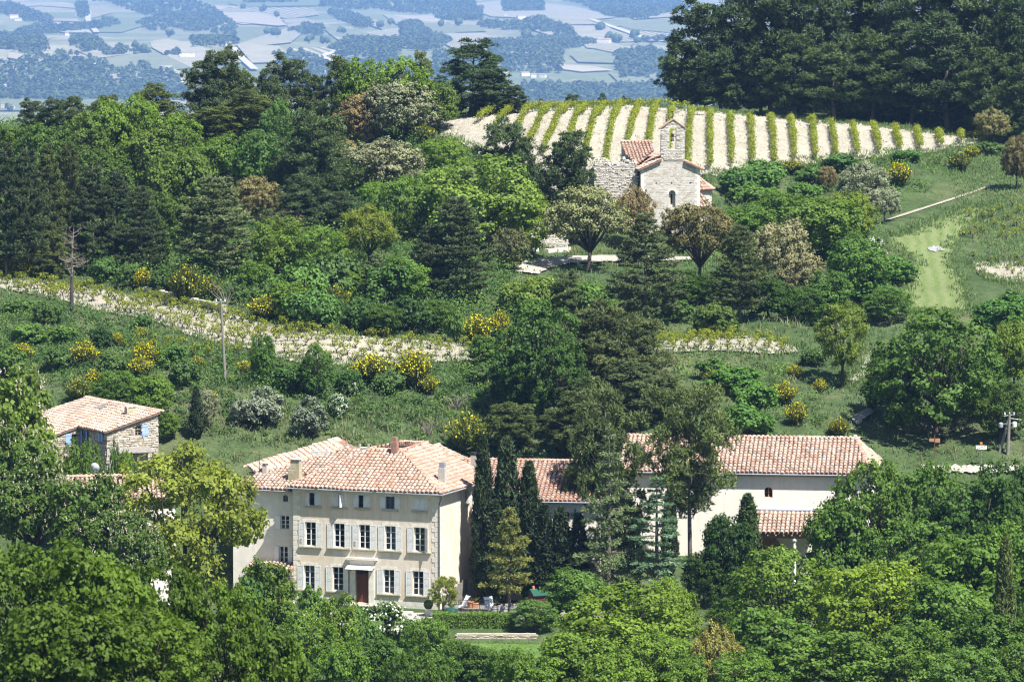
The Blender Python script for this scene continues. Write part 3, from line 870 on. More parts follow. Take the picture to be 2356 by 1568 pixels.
# ================================================================== THE MANOR
PSI = R(21)
_fr = at(1009.1, 1150, 398.0)
MX, MY = _fr.x - 13.8 * math.cos(PSI), 398.0 + 13.8 * math.sin(PSI)
MZ = -0.30
manor = empty('manor_house', (MX, MY, MZ), -PSI, 'three storey beige manor house with pale shutters and a pink tiled hip roof', 'house')
def build_manor():
    W, D, H = 13.8, 11.6, 10.42
    r = manor
    att = [1.92, 4.38, 6.61, 9.22, 12.02]; mid = [1.63, 4.38, 6.79, 9.24, 11.99]; grd = [1.5, 4.24, 9.09, 11.85]
    ops = [(x - .43, x + .43, 8.95, 10.05) for x in att] + [(x - .5, x + .5, 5.35, 7.45) for x in mid] + [(x - .5, x + .5, 1.5, 3.6) for x in grd] + [(5.92, 7.22, .55, 3.5)]
    mb = MB()
    facade(mb, (0, 0, 0), (1, 0, 0), H, W, ops, .3)
    side = [(6.2, 6.9, 8.9, 10.0)]
    facade(mb, (W, 0, 0), (0, 1, 0), H, D, side, .3)
    facade(mb, (W, D, 0), (-1, 0, 0), H, W, [], .3); facade(mb, (0, D, 0), (0, -1, 0), H, D, [], .3)
    mb.add([(0, 5, 0), (W, 5, 0), (W, 5, H), (0, 5, H)], [(0, 1, 2, 3)])
    for z in (.4, 4.6, 8.3): mb.add([(.02, .02, z), (W-.02, .02, z), (W-.02, 5, z), (.02, 5, z)], [(0, 1, 2, 3)])
    mb.build('wall', M_WALL, r)
    F = frame_at(None, (0, 0), (1, 0, 0))
    # attic
    for i, x in enumerate(att):
        window(r, F, x - .43, x + .43, 8.95, 10.05, 3, M_DARKF, .2, .36, 0, M_CURT if i == 3 else None, sillm=M_SILL)
        # dressed stone surround
        s = MB(); s.box(x - .75, x - .43, -.018, -.002, 8.92, 10.28).box(x + .43, x + .75, -.018, -.002, 8.92, 10.28).box(x - .43, x + .43, -.018, -.002, 10.05, 10.28)
        s.build('window_surround', M_DRESS, r)
        if i == 0: shutter(r, F, x - .75, 8.95, .5, 1.12, panels=0, ang=.5, hinge='L'); shutter(r, F, x + .12, 8.95, .52, 1.12, panels=0)
        if i == 1: shutter(r, F, x - .52, 8.95, .5, 1.12, panels=0); shutter(r, F, x - .06, 8.95, .52, 1.12, panels=0, ang=1.25, hinge='R', lbl='half open shutter swung out into the sun')
        if i == 2: shutter(r, F, x - .86, 8.95, .5, 1.12, panels=0); shutter(r, F, x + .1, 8.95, .52, 1.12, panels=0)
        if i == 3: shutter(r, F, x - .93, 8.95, .5, 1.12, panels=0); shutter(r, F, x + .44, 8.95, .52, 1.12, panels=0)
        if i == 4: shutter(r, F, x - .48, 8.95, .48, 1.12, panels=0, lbl='closed shutter'); shutter(r, F, x + .01, 8.95, .48, 1.12, panels=0, lbl='closed shutter')
    for i, x in enumerate(mid):
        window(r, F, x - .5, x + .5, 5.35, 7.45, 4, M_WHITE, .16, .62, .28, {2: M_CURTY, 3: M_CURT}.get(i))
        shutter(r, F, x - 1.13, 5.33, .6, 2.12, panels=3, ang=.06, hinge='R' if 0 else 'L')
        if i == 4: shutter(r, F, x + .53, 5.33, .6, 2.12, panels=3, ang=.75, hinge='L', lbl='shutter leaf standing away from the wall')
        else: shutter(r, F, x + .53, 5.33, .6, 2.12, panels=3, ang=.05, hinge='L')
    for i, x in enumerate(grd):
        window(r, F, x - .5, x + .5, 1.5, 3.6, 4, M_WHITE, .16, .62, .28, {0: M_CURT}.get(i))
        shutter(r, F, x - 1.13, 1.48, .6, 2.12, panels=3, ang=.06, hinge='L')
        shutter(r, F, x + .53, 1.48, .6, 2.12, panels=3, ang=.42 if i == 1 else .05, hinge='L')
    # small coloured poster bands on two first floor shutters
    for x in (mid[0], mid[2]):
        p = MB()
        for k in range(5): p.box(x - 1.02, x - .76, -.075, -.071, 5.52 + k * .09, 5.58 + k * .09, k % 3)
        p.build('shutter_louvres', [mat('orange_slat', (.5, .25, .1), .7), mat('blue_slat', (.2, .25, .45), .7), mat('straw_slat', (.5, .45, .3), .7)], r)
    # side window near the back
    Fs = frame_at(None, (W, 0), (0, 1, 0))
    window(r, Fs, 6.2, 6.9, 8.9, 10.0, 3, M_WHITE, .15, .1)
    shutter(r, Fs, 6.95, 8.9, .4, 1.1, panels=0, ang=.3)
    # quoins
    qm = MB(); z = .9; k = 0
    meq = {}
    while z < H - .3:
        for side in (0, 1):
            l = .62 if (k + side) % 2 else .34
            ls = .34 if (k + side) % 2 else .55
            key = (side, l)
            if key not in meq:
                b = MB()
                if side == 0: b.box(-.022, l, -.028, .2, 0, .405).box(-.022, .2, .2, ls, 0, .405)
                else: b.box(W - l, W + .022, -.028, .2, 0, .405).box(W - .2, W + .022, .2, ls, 0, .405)
                meq[key] = b.mesh('quoin_block'); meq[key].materials.append(M_DRESS)
            o = bpy.data.objects.new('quoin_block', meq[key]); COL.objects.link(o); o.parent = r; o.location = (0, 0, z)
        z += .445; k += 1
    # plinth of large stones
    x = 0; pm = None
    for row in range(2):
        x = 0.0
        while x < W - .05:
            l = min(random.uniform(.6, 1.15), W - x)
            if not (5.2 < x + l/2 < 7.95):
                o = MB().box(x + .006, x + l - .006, -.05, 0.02, row * .45 + .006, row * .45 + .444).build('plinth_block', M_DRESS, r)
            x += l
    # eaves band
    MB().box(-.05, W + .05, -.10, .02, H - .30, H - .004).build('eaves_band', M_DRESS, r)
    # door case
    dc = MB()
    for a in (5.42, 7.22): dc.box(a, a + .5, -.12, .0 - .003, .35, 3.95)
    dc.box(5.42, 7.72, -.125, -.003, 3.52, 4.25).box(5.22, 7.92, -.30, -.003, 4.25, 4.38).box(5.1, 8.04, -.42, -.003, 4.38, 4.56)
    dco = dc.build('door_surround', M_DRESS, r)
    d = MB(); dw = 1.3
    d.box(5.92, 7.22, .20, .26, .55, 2.98)
    for i in range(6): d.box(5.95 + i * .21, 5.95 + i * .21 + .19, .185, .199, .6, 2.94)
    door = d.build('door', M_WOOD, r)
    MB().box(6.62, 6.68, .15, .185, 1.7, 1.76).build('handle', M_BLACK, door)
    t = MB(); t.box(5.92, 7.22, .19, .25, 2.98, 3.06)
    for i in range(7): t.box(5.92 + i * .2, 5.95 + i * .2, .2, .23, 3.06, 3.5)
    to = t.build('transom_window', M_WOOD, r)
    p = bpy.data.objects.new('pane', pane_mesh(1.28, .42)); COL.objects.link(p); p.parent = to; p.location = (6.57, .26, 3.28)
    aw = MB()
    n = 8
    for k in range(n):
        a0 = k / n; a1 = (k+1) / n
        f = lambda t: (-.13 - .72 * t, 3.86 - .20 * t * t - .05 * t)
        (ya, za), (yb, zb) = f(a0), f(a1)
        aw.add([(5.3, ya, za), (7.86, ya, za), (7.86, yb, zb), (5.3, yb, zb), (5.3, ya, za - .03), (7.86, ya, za - .03), (7.86, yb, zb - .03), (5.3, yb, zb - .03)], [(0, 3, 2, 1), (4, 5, 6, 7), (0, 4, 7, 3), (1, 2, 6, 5), (2, 3, 7, 6)])
    awo = aw.build('door_canopy', M_WHITE, r)
    br = MB()
    for x in (5.6, 7.55): br.tube([(x, -.13, 3.35), (x, -.4, 3.45), (x, -.75, 3.62)], [.02] * 3)
    br.build('canopy_bracket', M_BLACK, awo)
    for k, (zz, ex) in enumerate(((.30, 1.15), (.10, 1.5), (-.1, 1.9))):
        MB().box(6.57 - 1.05 - .15 * k, 6.57 + 1.05 + .15 * k, -.42 - .36 * k, -.06, zz - .1, zz + .08 - .002 * k).build('doorstep', M_DRESS, r)
    # roof
    ov = .5; ez = 10.5; hz = ez + 2.9
    A = (-ov, -ov, ez); B = (W + ov, -ov, ez); C = (W + ov, D + .6, ez); E = (7.6, D + .6, hz + .05); Rr = (7.9, 5.9, hz); Rl = (4.9, 5.9, hz); G = (-ov, D + .6, ez)
    tile_roof(r, [((A, B, Rr, Rl), None, True), ((B, C, E, Rr), None, False), ((G, A, Rl), None, False), ((E, G, Rl, Rr), (-1, 0, 0), False)], W_PINK,
              caps=[(A, Rl), (B, Rr), (Rl, Rr), (Rr, E)])
    gutter(r, (-ov - .03, -ov - .06, ez - .06), (W + ov + .06, -ov - .06, ez - .06)); gutter(r, (W + ov + .06, -ov, ez - .06), (W + ov + .06, D - 4.5, ez - .06))
    MB().tube([(W + ov, -ov, ez - .1), (W + .3, -.25, ez - .5), (W + .09, -.06, ez - .9), (W + .09, -.06, .2)], [.05] * 4).build('drainpipe', M_COPPERB, r)
    # chimneys on this roof
    c = chimney(r, 7.5, 5.3, hz - .15, .54, .54, 1.0, M_BRICK, name='chimney', cap=False, lbl='tall brick chimney at the ridge')
    MB().box(7.3, 7.7, 5.1, 5.5, hz + .84, hz + 1.3).build('chimney_pot', M_BRICK, c)
    c = chimney(r, 13.0, 2.9, ez + .45, .62, .55, 1.45, M_CEM, cap=False, lbl='pale chimney with a metal cowl above the right hip')
    MB().box(12.76, 13.24, 2.7, 3.1, ez + 1.9, ez + 2.4).build('cowl', M_ZINC, c)
    MB().box(12.6, 13.4, 2.5, 3.4, ez + .30, ez + .42).build('flashing', M_BLACK, c)
build_manor()

# ------------------------------------------------------------------ left wing (same frame)
wing = empty('white_wing', (MX, MY, MZ), -PSI, 'white rendered wing joined to the left end of the manor, with two shuttered windows', 'house')
def build_wing():
    r = wing; y0 = 1.2; H = 9.98
    wx = [-1.36, -1.62]
    ops = [(-1.75 + 6.4, -.95 + 6.4, 6.55, 7.75), (-1.9 + 6.4, -1.1 + 6.4, 3.55, 5.0), (-1.55 + 6.4, -1.05 + 6.4, 9.0, 9.6, True), (-1.75 + 6.4, -.35 + 6.4, 0.5, 2.2)]
    mb = MB(); facade(mb, (-6.4, y0, 0), (1, 0, 0), H, 6.38, ops, .2)
    facade(mb, (-6.4, 9, 0), (0, -1, 0), H, 7.8, [], .2); mb.add([(-6.4, 9, 0), (0, 9, 0), (0, 9, H), (-6.4, 9, H)], [(0, 1, 2, 3)])
    mb.build('wall', M_WALLW, r)
    F = frame_at(None, (-6.4, y0), (1, 0, 0))
    window(r, F, *ops[0][:4], 3, M_WHITE, .12); window(r, F, *ops[1][:4], 3, M_WHITE, .12); window(r, F, *ops[2][:4], 2, M_GREYW, .12)
    for o in ops[:2]:
        shutter(r, F, o[0] - .48, o[2], .45, o[3] - o[2], M_WHITE, 0, .1); shutter(r, F, o[1] + .03, o[2], .45, o[3] - o[2], M_WHITE, 0, .05)
    # lower stone porch with wooden gate beside the manor corner
    st = MB().box(-4.2, -.05, -.2, 1.0, 0, 3.1).build('stone_lean_to', M_MORTAR, r)
    Fp = frame_at(None, (-4.2, -.2), (1, 0, 0))
    stonework(st, Fp, 4.1, 0, 3.0, lambda s, z: not (2.4 < s < 4.0 and z < 2.3), M_ST_HOUSE, (.14, .24), (.2, .4), .1, .03, 60)
    g = MB(); g.box(-1.75, -.2, -.26, -.235, .1, 2.1, 0)
    for k in range(7): g.box(-1.75 + k * .225, -1.75 + k * .225 + .06, -.29, -.262, .1, 1.9, 0)
    g.build('wooden_gate', M_PINEW, r)
    tile_roof(r, [(((-4.5, -.5, 3.05), (.0, -.5, 3.05), (.0, 1.15, 3.6), (-4.5, 1.15, 3.6)), None, False)], W_OLD, limit=24)
    ez = 10.04; sl = .36
    z = lambda y: ez + sl * (y - .7)
    A = (-6.8, .7, ez); B = (-.52, .7, ez); C = (-.52, 7.3, z(7.3)); D_ = (-5.05, 3.31, z(3.31))
    X1 = (-.52, 3.6, z(3.6)); X2 = (2.2, 4.6, z(4.6)); X3 = (3.6, 8.2, z(8.2)); X4 = (1.2, 9.1, z(9.1))
    tile_roof(r, [((A, B, C, D_), None, True), ((X1, X2, X3, X4, C), (1, 0, 0), True)], W_OLD, caps=[(D_, C)], limit=220)
    gutter(r, (-6.8, .64, ez - .06), (-.5, .64, ez - .06))
    c = chimney(r, -.95, 2.6, z(2.6), 1.05, .75, .95, M_CHIM, name='chimney', cap=False, lbl='broad lichen stained chimney beside the manor roof')
    MB().box(-1.3, -.45, 2.3, 2.9, z(2.6) + .9, z(2.6) + 1.75).build('chimney_stack', M_CHIM, c)
    MB().box(-1.38, -.37, 2.22, 2.98, z(2.6) + 1.9, z(2.6) + 1.97).box(-1.28, -.47, 2.34, 2.86, z(2.6) + 1.7, z(2.6) + 1.88).build('chimney_cap', M_CEM, c)
    c = chimney(r, -4.3, 3.6, z(3.4) + .1, .42, .42, .75, M_CEM, lbl='small chimney near the television mast')
    MB().tube([(-4.75, 3.3, z(3.3)), (-4.75, 3.3, z(3.3) + 1.9)], [.03, .02]).tube([(-4.95, 3.3, z(3.3) + 1.8), (-4.5, 3.3, z(3.3) + 1.8)], [.015] * 2).tube([(-4.75, 3.1, z(3.3) + 1.6), (-4.75, 3.6, z(3.3) + 1.6)], [.015] * 2).build('aerial_mast', M_BLACK, r)
build_wing()
# ------------------------------------------------------------------ older house behind the wing
rear = empty('old_house', (MX, MY, MZ), -PSI, 'older house with a faded sloping tile roof behind the white wing', 'house')
def build_rear():
    r = rear
    L = (-7.07, 6.0, 11.4); A = (-5.15, 3.5, 11.0); B = (.9, 8.6, 12.9); C = (-1.2, 13.0, 13.3); D_ = (1.9, 11.0, 12.55)
    pts = [(-7.0, 6.0), (-5.1, 3.9), (.6, 8.8), (1.6, 11.0), (-1.2, 12.7)]
    mb = MB()
    for i in range(len(pts)):
        a, b = pts[i], pts[(i+1) % len(pts)]
        mb.add([(a[0], a[1], 0), (b[0], b[1], 0), (b[0], b[1], 10.9), (a[0], a[1], 10.9)], [(0, 1, 2, 3)])
    mb.build('wall', M_CEM, r)
    tile_roof(r, [((L, A, B, C), None, True)], W_OLD, rh=.5, caps=[(A, B), (C, L), (B, C)], limit=200)
    tile_roof(r, [((B, D_, C), None, False)], W_RED, limit=40)
    MB().box(-1.6, .2, 7.5, 7.56, 12.4, 12.85).build('flashing', M_LEAD, r)
    MB().box(-4.6, -4.2, 6.3, 6.7, 11.3, 12.0).build('vent_pipe', M_ZINC, r)
    b = MB().box(1.9, 2.9, 10.4, 11.0, 12.4, 13.0); b.box(1.9, 2.05, 10.35, 10.45, 12.9, 13.35).box(2.75, 2.9, 10.35, 10.45, 12.9, 13.35)
    b.build('roof_terrace', M_CEM, r)
build_rear()
outb = empty('rear_roof_house', (MX, MY, MZ), -PSI, 'small building behind the manor showing only its pale tiled slope', 'house')
mbx = MB().box(6.9, 10.6, 14.2, 17.8, 0, 10.6); mbx.build('wall', M_CEM, outb)
tile_roof(outb, [(((11, 14, 10.75), (11, 18, 10.75), (6.6, 18, 12.55), (6.6, 14, 12.55)), None, True)], W_CREAM, limit=60, caps=[((6.6, 18, 12.6), (6.6, 14, 12.6))])
chimney(outb, 12.2, 12.7, 11.2, .6, .55, 1.3, M_CEM, M_BLACK, lbl='chimney with a dark flat cap')

# ------------------------------------------------------------------ long wing right of the manor
P7 = R(7.2)
lw0 = at(462 / Q, 1150, 407.5)
lwing = empty('long_wing', (lw0.x, lw0.y, -.1), -P7, 'long cream wing with a pink tiled roof behind the cypress trees', 'house')
def build_lwing():
    r = lwing
    mb = MB()
    facade(mb, (0, 0, 0), (1, 0, 0), 10.0, 3.8, [], .2)
    ops = [(5.6, 6.2, 7.2, 8.1, True), (7.2, 8.6, 2.2, 3.6, .7), (4.7, 5.5, 3.6, 5.0)]
    facade(mb, (3.8, -3, 0), (1, 0, 0), 9.0, 8.9, ops, .25)
    mb.add([(3.8, 0, 0), (3.8, -3, 0), (3.8, -3, 9.0), (3.8, 0, 9.9)], [(0, 1, 2, 3)])
    mb.add([(12.7, -3, 0), (12.7, 6, 0), (12.7, 6, 11.4), (12.7, -3, 8.9)], [(0, 1, 2, 3)])
    mb.add([(12.7, 6, 0), (0, 6, 0), (0, 6, 11.2), (12.7, 6, 11.2)], [(0, 1, 2, 3)])
    mb.build('wall', M_WALLC, r)
    F = frame_at(None, (3.8, -3), (1, 0, 0))
    window(r, F, *ops[0][:4], 2, M_PINEW, .15); window(r, F, *ops[2][:4], 3, M_WHITE, .15)
    MB().box(11.0, 12.4, -2.8, -2.75, 2.2, 3.6).build('arched_door', M_PINEW, r)
    z = lambda y: 11.55 + .283 * (y - 5.6)
    a = (-1.6, -.45, z(-.45)); b = (3.4, -.45, z(-.45)); c = (3.4, -3.45, z(-3.45)); d = (13.1, -3.45, z(-3.45)); e = (13.1, 5.6, z(5.6)); f = (-2.2, 5.6, z(5.6)); g = (3.4, 5.6, z(5.6))
    tile_roof(r, [((c, d, e, g), None, True), ((a, b, g, f), None, True)], W_RED, caps=[(f, e), (d, e)], limit=300)
    gutter(r, (3.35, -3.5, z(-3.45) - .06), (13.1, -3.5, z(-3.45) - .06)); gutter(r, (-.2, -.5, z(-.45) - .06), (3.35, -.5, z(-.45) - .06))
    MB().box(3.3, 13, -3.2, -3.003, 8.62, 8.8).build('eaves_band', M_DRESS, r)
build_lwing()

# ------------------------------------------------------------------ hall on the right
P74 = R(7.4)
hg0 = at(622 / Q, 1150, 413.8)
hall = empty('cream_hall', (hg0.x, hg0.y, -.1), -P74, 'big cream rendered hall with a mottled tile roof and a columned porch', 'house')
def build_hall():
    r = hall; W, D, H = 22.3, 12.0, 10.35
    ops = [(12.9, 13.65, 8.25, 9.2, True), (4.95, 5.85, 7.45, 9.15, .35), (11.6, 14.2, .4, 4.7, True)]
    mb = MB(); facade(mb, (0, 0, 0), (1, 0, 0), H, W, ops, .3)
    facade(mb, (W, 0, 0), (0, 1, 0), H, D, [], .2); facade(mb, (W, D, 0), (-1, 0, 0), H, W, [], .2); facade(mb, (0, D, 0), (0, -1, 0), H, D, [], .2)
    mb.add([(0, 4, 0), (W, 4, 0), (W, 4, H), (0, 4, H)], [(0, 1, 2, 3)])
    mb.build('wall', M_WALLC, r)
    F = frame_at(None, (0, 0), (1, 0, 0))
    window(r, F, *ops[0][:4], 2, M_PINEW, .18, lbl='small arched window under the eaves'); window(r, F, *ops[1][:4], 3, M_PINEW, .18)
    d = MB()
    n = 14
    for k in range(n):
        x0 = 11.6 + 2.6 * k / n; x1 = 11.6 + 2.6 * (k+1) / n
        xm = max(abs((x0 + x1) / 2 - 12.9), .0); top = 3.4 + math.sqrt(max(0, 1.3**2 - xm**2))
        d.box(x0 + .008, x1 - .008, .22, .27, .4, top + .05)
    d.build('arched_door', M_PINEW, r)
    # brick arch, each brick set round the opening
    for k in range(17):
        w = math.pi * k / 16
        o = MB().box(-.06, .06, -.035, .02, 0.0, .28).build('brick', M_BRICK, r)
        o.matrix_basis = Matrix.Translation((12.9, 0, 3.4)) @ Matrix.Rotation(w - math.pi / 2, 4, 'Y') @ Matrix.Translation((0, 0, 1.3)) @ Matrix.Diagonal((2.0, 1, 1, 1))
    for k in range(12):
        for sx in (11.6 - .28, 14.2):
            MB().box(sx, sx + .28, -.035, .02, .4 + k * .25 + .01, .4 + k * .25 + .24).build('brick', M_BRICK, r)
    ez = 10.45; rz = 13.05
    A = (-.4, -.4, ez); B = (22.7, -.4, ez); C = (20.8, 6.1, rz); E = (-.4, 6.1, rz); G = (22.7, 12.4, ez); Hh = (-.4, 12.4, ez)
    tile_roof(r, [((A, B, C, E), None, True), ((B, G, C), None, False), ((G, Hh, E, C), None, False)], W_CREAM, caps=[(E, C), (B, C)], limit=300)
    gutter(r, (-.4, -.46, ez - .06), (22.7, -.46, ez - .06))
    gn = MB()
    for k in range(76): gn.box(.1 + k * .29, .3 + k * .29, -.14, -.003, H - .22, H - .12)
    gn.build('eaves_moulding', M_WALLC, r, 'stuff')
    # porch
    p0 = (11.7, -3.4, 5.45); p1 = (18.2, -3.4, 5.45); p2 = (18.2, -.02, 7.05); p3 = (11.7, -.02, 7.05)
    tile_roof(r, [((p0, p1, p2, p3), None, True)], W_CREAM, limit=110, name='porch_roof')
    MB().box(11.7, 18.2, -.06, -.003, 7.12, 7.25).build('flashing', M_LEAD, r)
    MB().box(11.9, 18.0, -3.2, -2.95, 5.0, 5.28).build('timber_beam', M_PINEW, r)
    mbk = MB()
    for k in range(9): mbk.add([(12.0 + k*.72, -3.5, 5.30), (12.1 + k*.72, -3.5, 5.30), (12.1 + k*.72, -.05, 6.9), (12.0 + k*.72, -.05, 6.9), (12.0 + k*.72, -3.5, 5.22), (12.1 + k*.72, -3.5, 5.22), (12.1 + k*.72, -.05, 6.8), (12.0 + k*.72, -.05, 6.8)], [(0,1,2,3), (4,7,6,5), (0,4,5,1), (0,3,7,4), (1,5,6,2)])
    mbk.build('rafters', M_PINEW, r, 'stuff')
    for x in (12.35, 15.85, 17.8):
        c = MB().lathe([(.24, 0), (.24, .25), (.17, .32), (.15, 4.6), (.20, 4.66), (.26, 4.78), (.26, 4.98)], 16, c=(x, -3.08, 0)).build('column', M_WHITE, r, smooth=False)
build_hall()

# ------------------------------------------------------------------ rubble stone house on the left
ho = at(107 / Q, 431 / Q, 412.0)
EZ = 5.0
shouse = empty('stone_house', (ho.x, ho.y, ho.z - EZ), R(32), 'rubble stone cottage with blue shutters and a pale tiled roof', 'house')
def build_stone_house():
    r = shouse; sl = .262
    z = lambda x: EZ + sl * x
    ops = [(2.85, 3.45, EZ - .55, EZ + .35), (1.75, 2.75, EZ - 3.3, EZ - 1.9)]
    mb = MB()
    facade(mb, (0, 0, 0), (1, 0, 0), EZ, 5.2, [ops[1], (2.85, 3.45, EZ - .55, EZ)], .25, zb=-2.5)
    mb.add([(0, 0, EZ), (2.85, 0, EZ), (2.85, 0, z(2.85)), ], [(0, 1, 2)])
    mb.add([(2.85, 0, EZ + .35), (3.45, 0, EZ + .35), (3.45, 0, z(3.45)), (2.85, 0, z(2.85))], [(0, 1, 2, 3)])
    mb.add([(3.45, 0, EZ), (5.2, 0, EZ), (5.2, 0, z(5.2)), (3.45, 0, z(3.45))], [(0, 1, 2, 3)])
    facade(mb, (0, 5.2, 0), (0, -1, 0), EZ, 5.2, [(.5, 1.1, EZ - 1.5, EZ - .35), (3.75, 4.3, EZ - 1.0, EZ - .3)], .25, zb=-2.5)
    facade(mb, (-3.7, 5.2, 0), (1, 0, 0), EZ - .97, 3.7, [(2.7, 3.25, EZ - 1.5, EZ - .97)], .25, zb=-2.5)
    mb.add([(-3.7, 5.2, EZ - .97), (-1.0, 5.2, EZ - .97), (-1.0, 5.2, z(-1.0))], [(0, 1, 2)])
    mb.add([(-1.0, 5.2, EZ - .7), (-.45, 5.2, EZ - .7), (-.45, 5.2, z(-.45)), (-1.0, 5.2, z(-1.0))], [(0, 1, 2, 3)])
    mb.add([(-.45, 5.2, EZ - .97), (0, 5.2, EZ - .97), (0, 5.2, EZ), (-.45, 5.2, z(-.45))], [(0, 1, 2, 3)])
    facade(mb, (5.2, 0, 0), (0, 1, 0), z(5.2), 14.8, [], .2, zb=-2.5); facade(mb, (-3.7, 14.8, 0), (0, -1, 0), z(-3.7), 9.6, [], .2, zb=-2.5)
    mb.add([(5.2, 14.8, -2), (-3.7, 14.8, -2), (-3.7, 14.8, z(-3.7)), (5.2, 14.8, z(5.2))], [(0, 1, 2, 3)])
    wl = mb.build('wall', M_MORTAR, r)
    F1 = frame_at(None, (0, 0), (1, 0, 0)); F2 = frame_at(None, (-3.7, 5.2), (1, 0, 0)); F3 = frame_at(None, (0, 5.2), (0, -1, 0))
    def ins1(s, zz): return 0.1 < s < 5.1 and zz < z(s) - .1 and not (2.75 < s < 3.55 and EZ - .65 < zz < EZ + .45) and not (1.6 < s < 2.9 and zz < EZ - 1.8)
    def ins2(s, zz): return .1 < s < 3.7 and zz < z(s - 3.7) - .1 and not (2.6 < s < 3.35 and EZ - 1.6 < zz < EZ - .6)
    def ins3(s, zz): return .1 < s < 5.1 and zz < EZ - .1 and not (.4 < s < 1.2 and EZ - 1.6 < zz < EZ - .25) and not (3.65 < s < 4.4 and zz > EZ - 1.1)
    stonework(wl, F1, 5.2, 0.2, 7, ins1, M_ST_HOUSE, (.15, .27), (.2, .48), .13, .05, 140)
    stonework(wl, F2, 3.7, 0.2, 6, ins2, M_ST_HOUSE, (.15, .27), (.2, .48), .13, .05, 90)
    stonework(wl, F3, 5.2, 0.2, 6, ins3, M_ST_HOUSE, (.15, .27), (.2, .48), .13, .05, 70)
    window(r, F1, *ops[0], 3, M_GREYW, .12); shutter(r, F1, 3.5, EZ - .6, .62, 1.0, M_SHUTB, 0, .05, off=.11)
    window(r, F2, 2.7, 3.25, EZ - 1.5, EZ - .7, 3, M_GREYW, .12); shutter(r, F2, 2.1, EZ - 1.55, .58, .95, M_SHUTB, 0, .05, off=.11)
    window(r, F3, .5, 1.1, EZ - 1.5, EZ - .35, 3, M_GREYW, .12)
    shutter(r, F3, -.1, EZ - 1.55, .56, 1.25, M_SHUTB, 0, .1, off=.11); shutter(r, F3, 1.14, EZ - 1.55, .56, 1.25, M_SHUTB, 0, .3, off=.11); shutter(r, F3, 4.1, EZ - 1.0, .5, .8, M_SHUTB, 0, .1, off=.11); shutter(r, F3, 3.6, EZ - 1.0, .45, .8, M_SHUTB, 0, .1, off=.11)
    d = MB().box(1.75, 2.75, .06, .1, EZ - 3.3, EZ - 1.9)
    for k in range(6): d.box(1.77 + k * .163, 1.9 + k * .163, .04, .059, EZ - 3.28, EZ - 1.92)
    d.build('blue_door', M_SHUTD, r)
    MB().add([(.6, -1.3, EZ - 1.85), (4.2, -1.3, EZ - 1.95), (4.2, -.04, EZ - 1.55), (.6, -.04, EZ - 1.5), (.6, -1.3, EZ - 1.92), (4.2, -1.3, EZ - 2.02), (4.2, -.04, EZ - 1.62), (.6, -.04, EZ - 1.57)], [(0,1,2,3), (4,7,6,5), (0,4,5,1), (0,3,7,4), (1,5,6,2)]).build('canopy', M_GREYW, r)
    for x in (.8, 4.0): MB().bar((x, -1.2, 0), (x, -1.2, EZ - 1.95), .06).build('canopy_post', M_GREYW, r)
    P = lambda x, y: (x, y, z(x) + .05)
    tile_roof(r, [((P(-.4, 5.0), P(-.4, -.3), P(5.5, -.3), P(5.5, 5.0)), None, True), ((P(-4.05, 15.0), P(-4.05, 5.0), P(5.5, 5.0), P(5.5, 15.0)), None, True)], W_CREAM, caps=[(P(5.5, 15), P(5.5, -.3))], limit=300)
    # skylight slats: missing tiles show grey battens
    for (x0, x1, y0, y1) in ((2.6, 4.6, 10.0, 12.2), (3.4, 4.9, 8.2, 9.6)):
        n = 5
        for k in range(n):
            ya = y0 + (y1 - y0) * k / n
            MB().add([P(x0, ya), P(x1, ya), P(x1, ya + .22), P(x0, ya + .22)], [(0, 3, 2, 1)]).build('roof_batten', M_GREYW, r).location = (0, 0, .24)
    c = chimney(r, 3.9, 2.9, z(3.9) + .1, 1.0, .55, .55, M_CHIM, M_WHITE, lbl='low wide chimney with a white slab')
    c = chimney(r, -1.5, 13.0, z(-1.5) + .1, .6, .5, .8, M_CHIM, cap=False)
build_stone_house()

# low house almost hidden by the trees below it
lh0 = at(72 / Q, 510 / Q, 398.0)
lowh = empty('low_house', (lh0.x, lh0.y, 3.7), R(8), 'low house mostly hidden by chestnuts, its pale tile roof showing', 'house')
mbx = MB().box(0, 9, 0, 6, -6, 6.0); mbx.build('wall', M_WALLW, lowh)
tile_roof(lowh, [(((-.4, -.4, 5.95), (9.4, -.4, 5.95), (8.6, 3.6, 7.5), (-.2, 3.6, 7.5)), None, True), (((9.4, 6.4, 5.95), (-.4, 6.4, 5.95), (-.2, 3.6, 7.5), (8.6, 3.6, 7.5)), None, False)], W_CREAM, limit=150, caps=[((-.2, 3.6, 7.5), (8.6, 3.6, 7.5))])

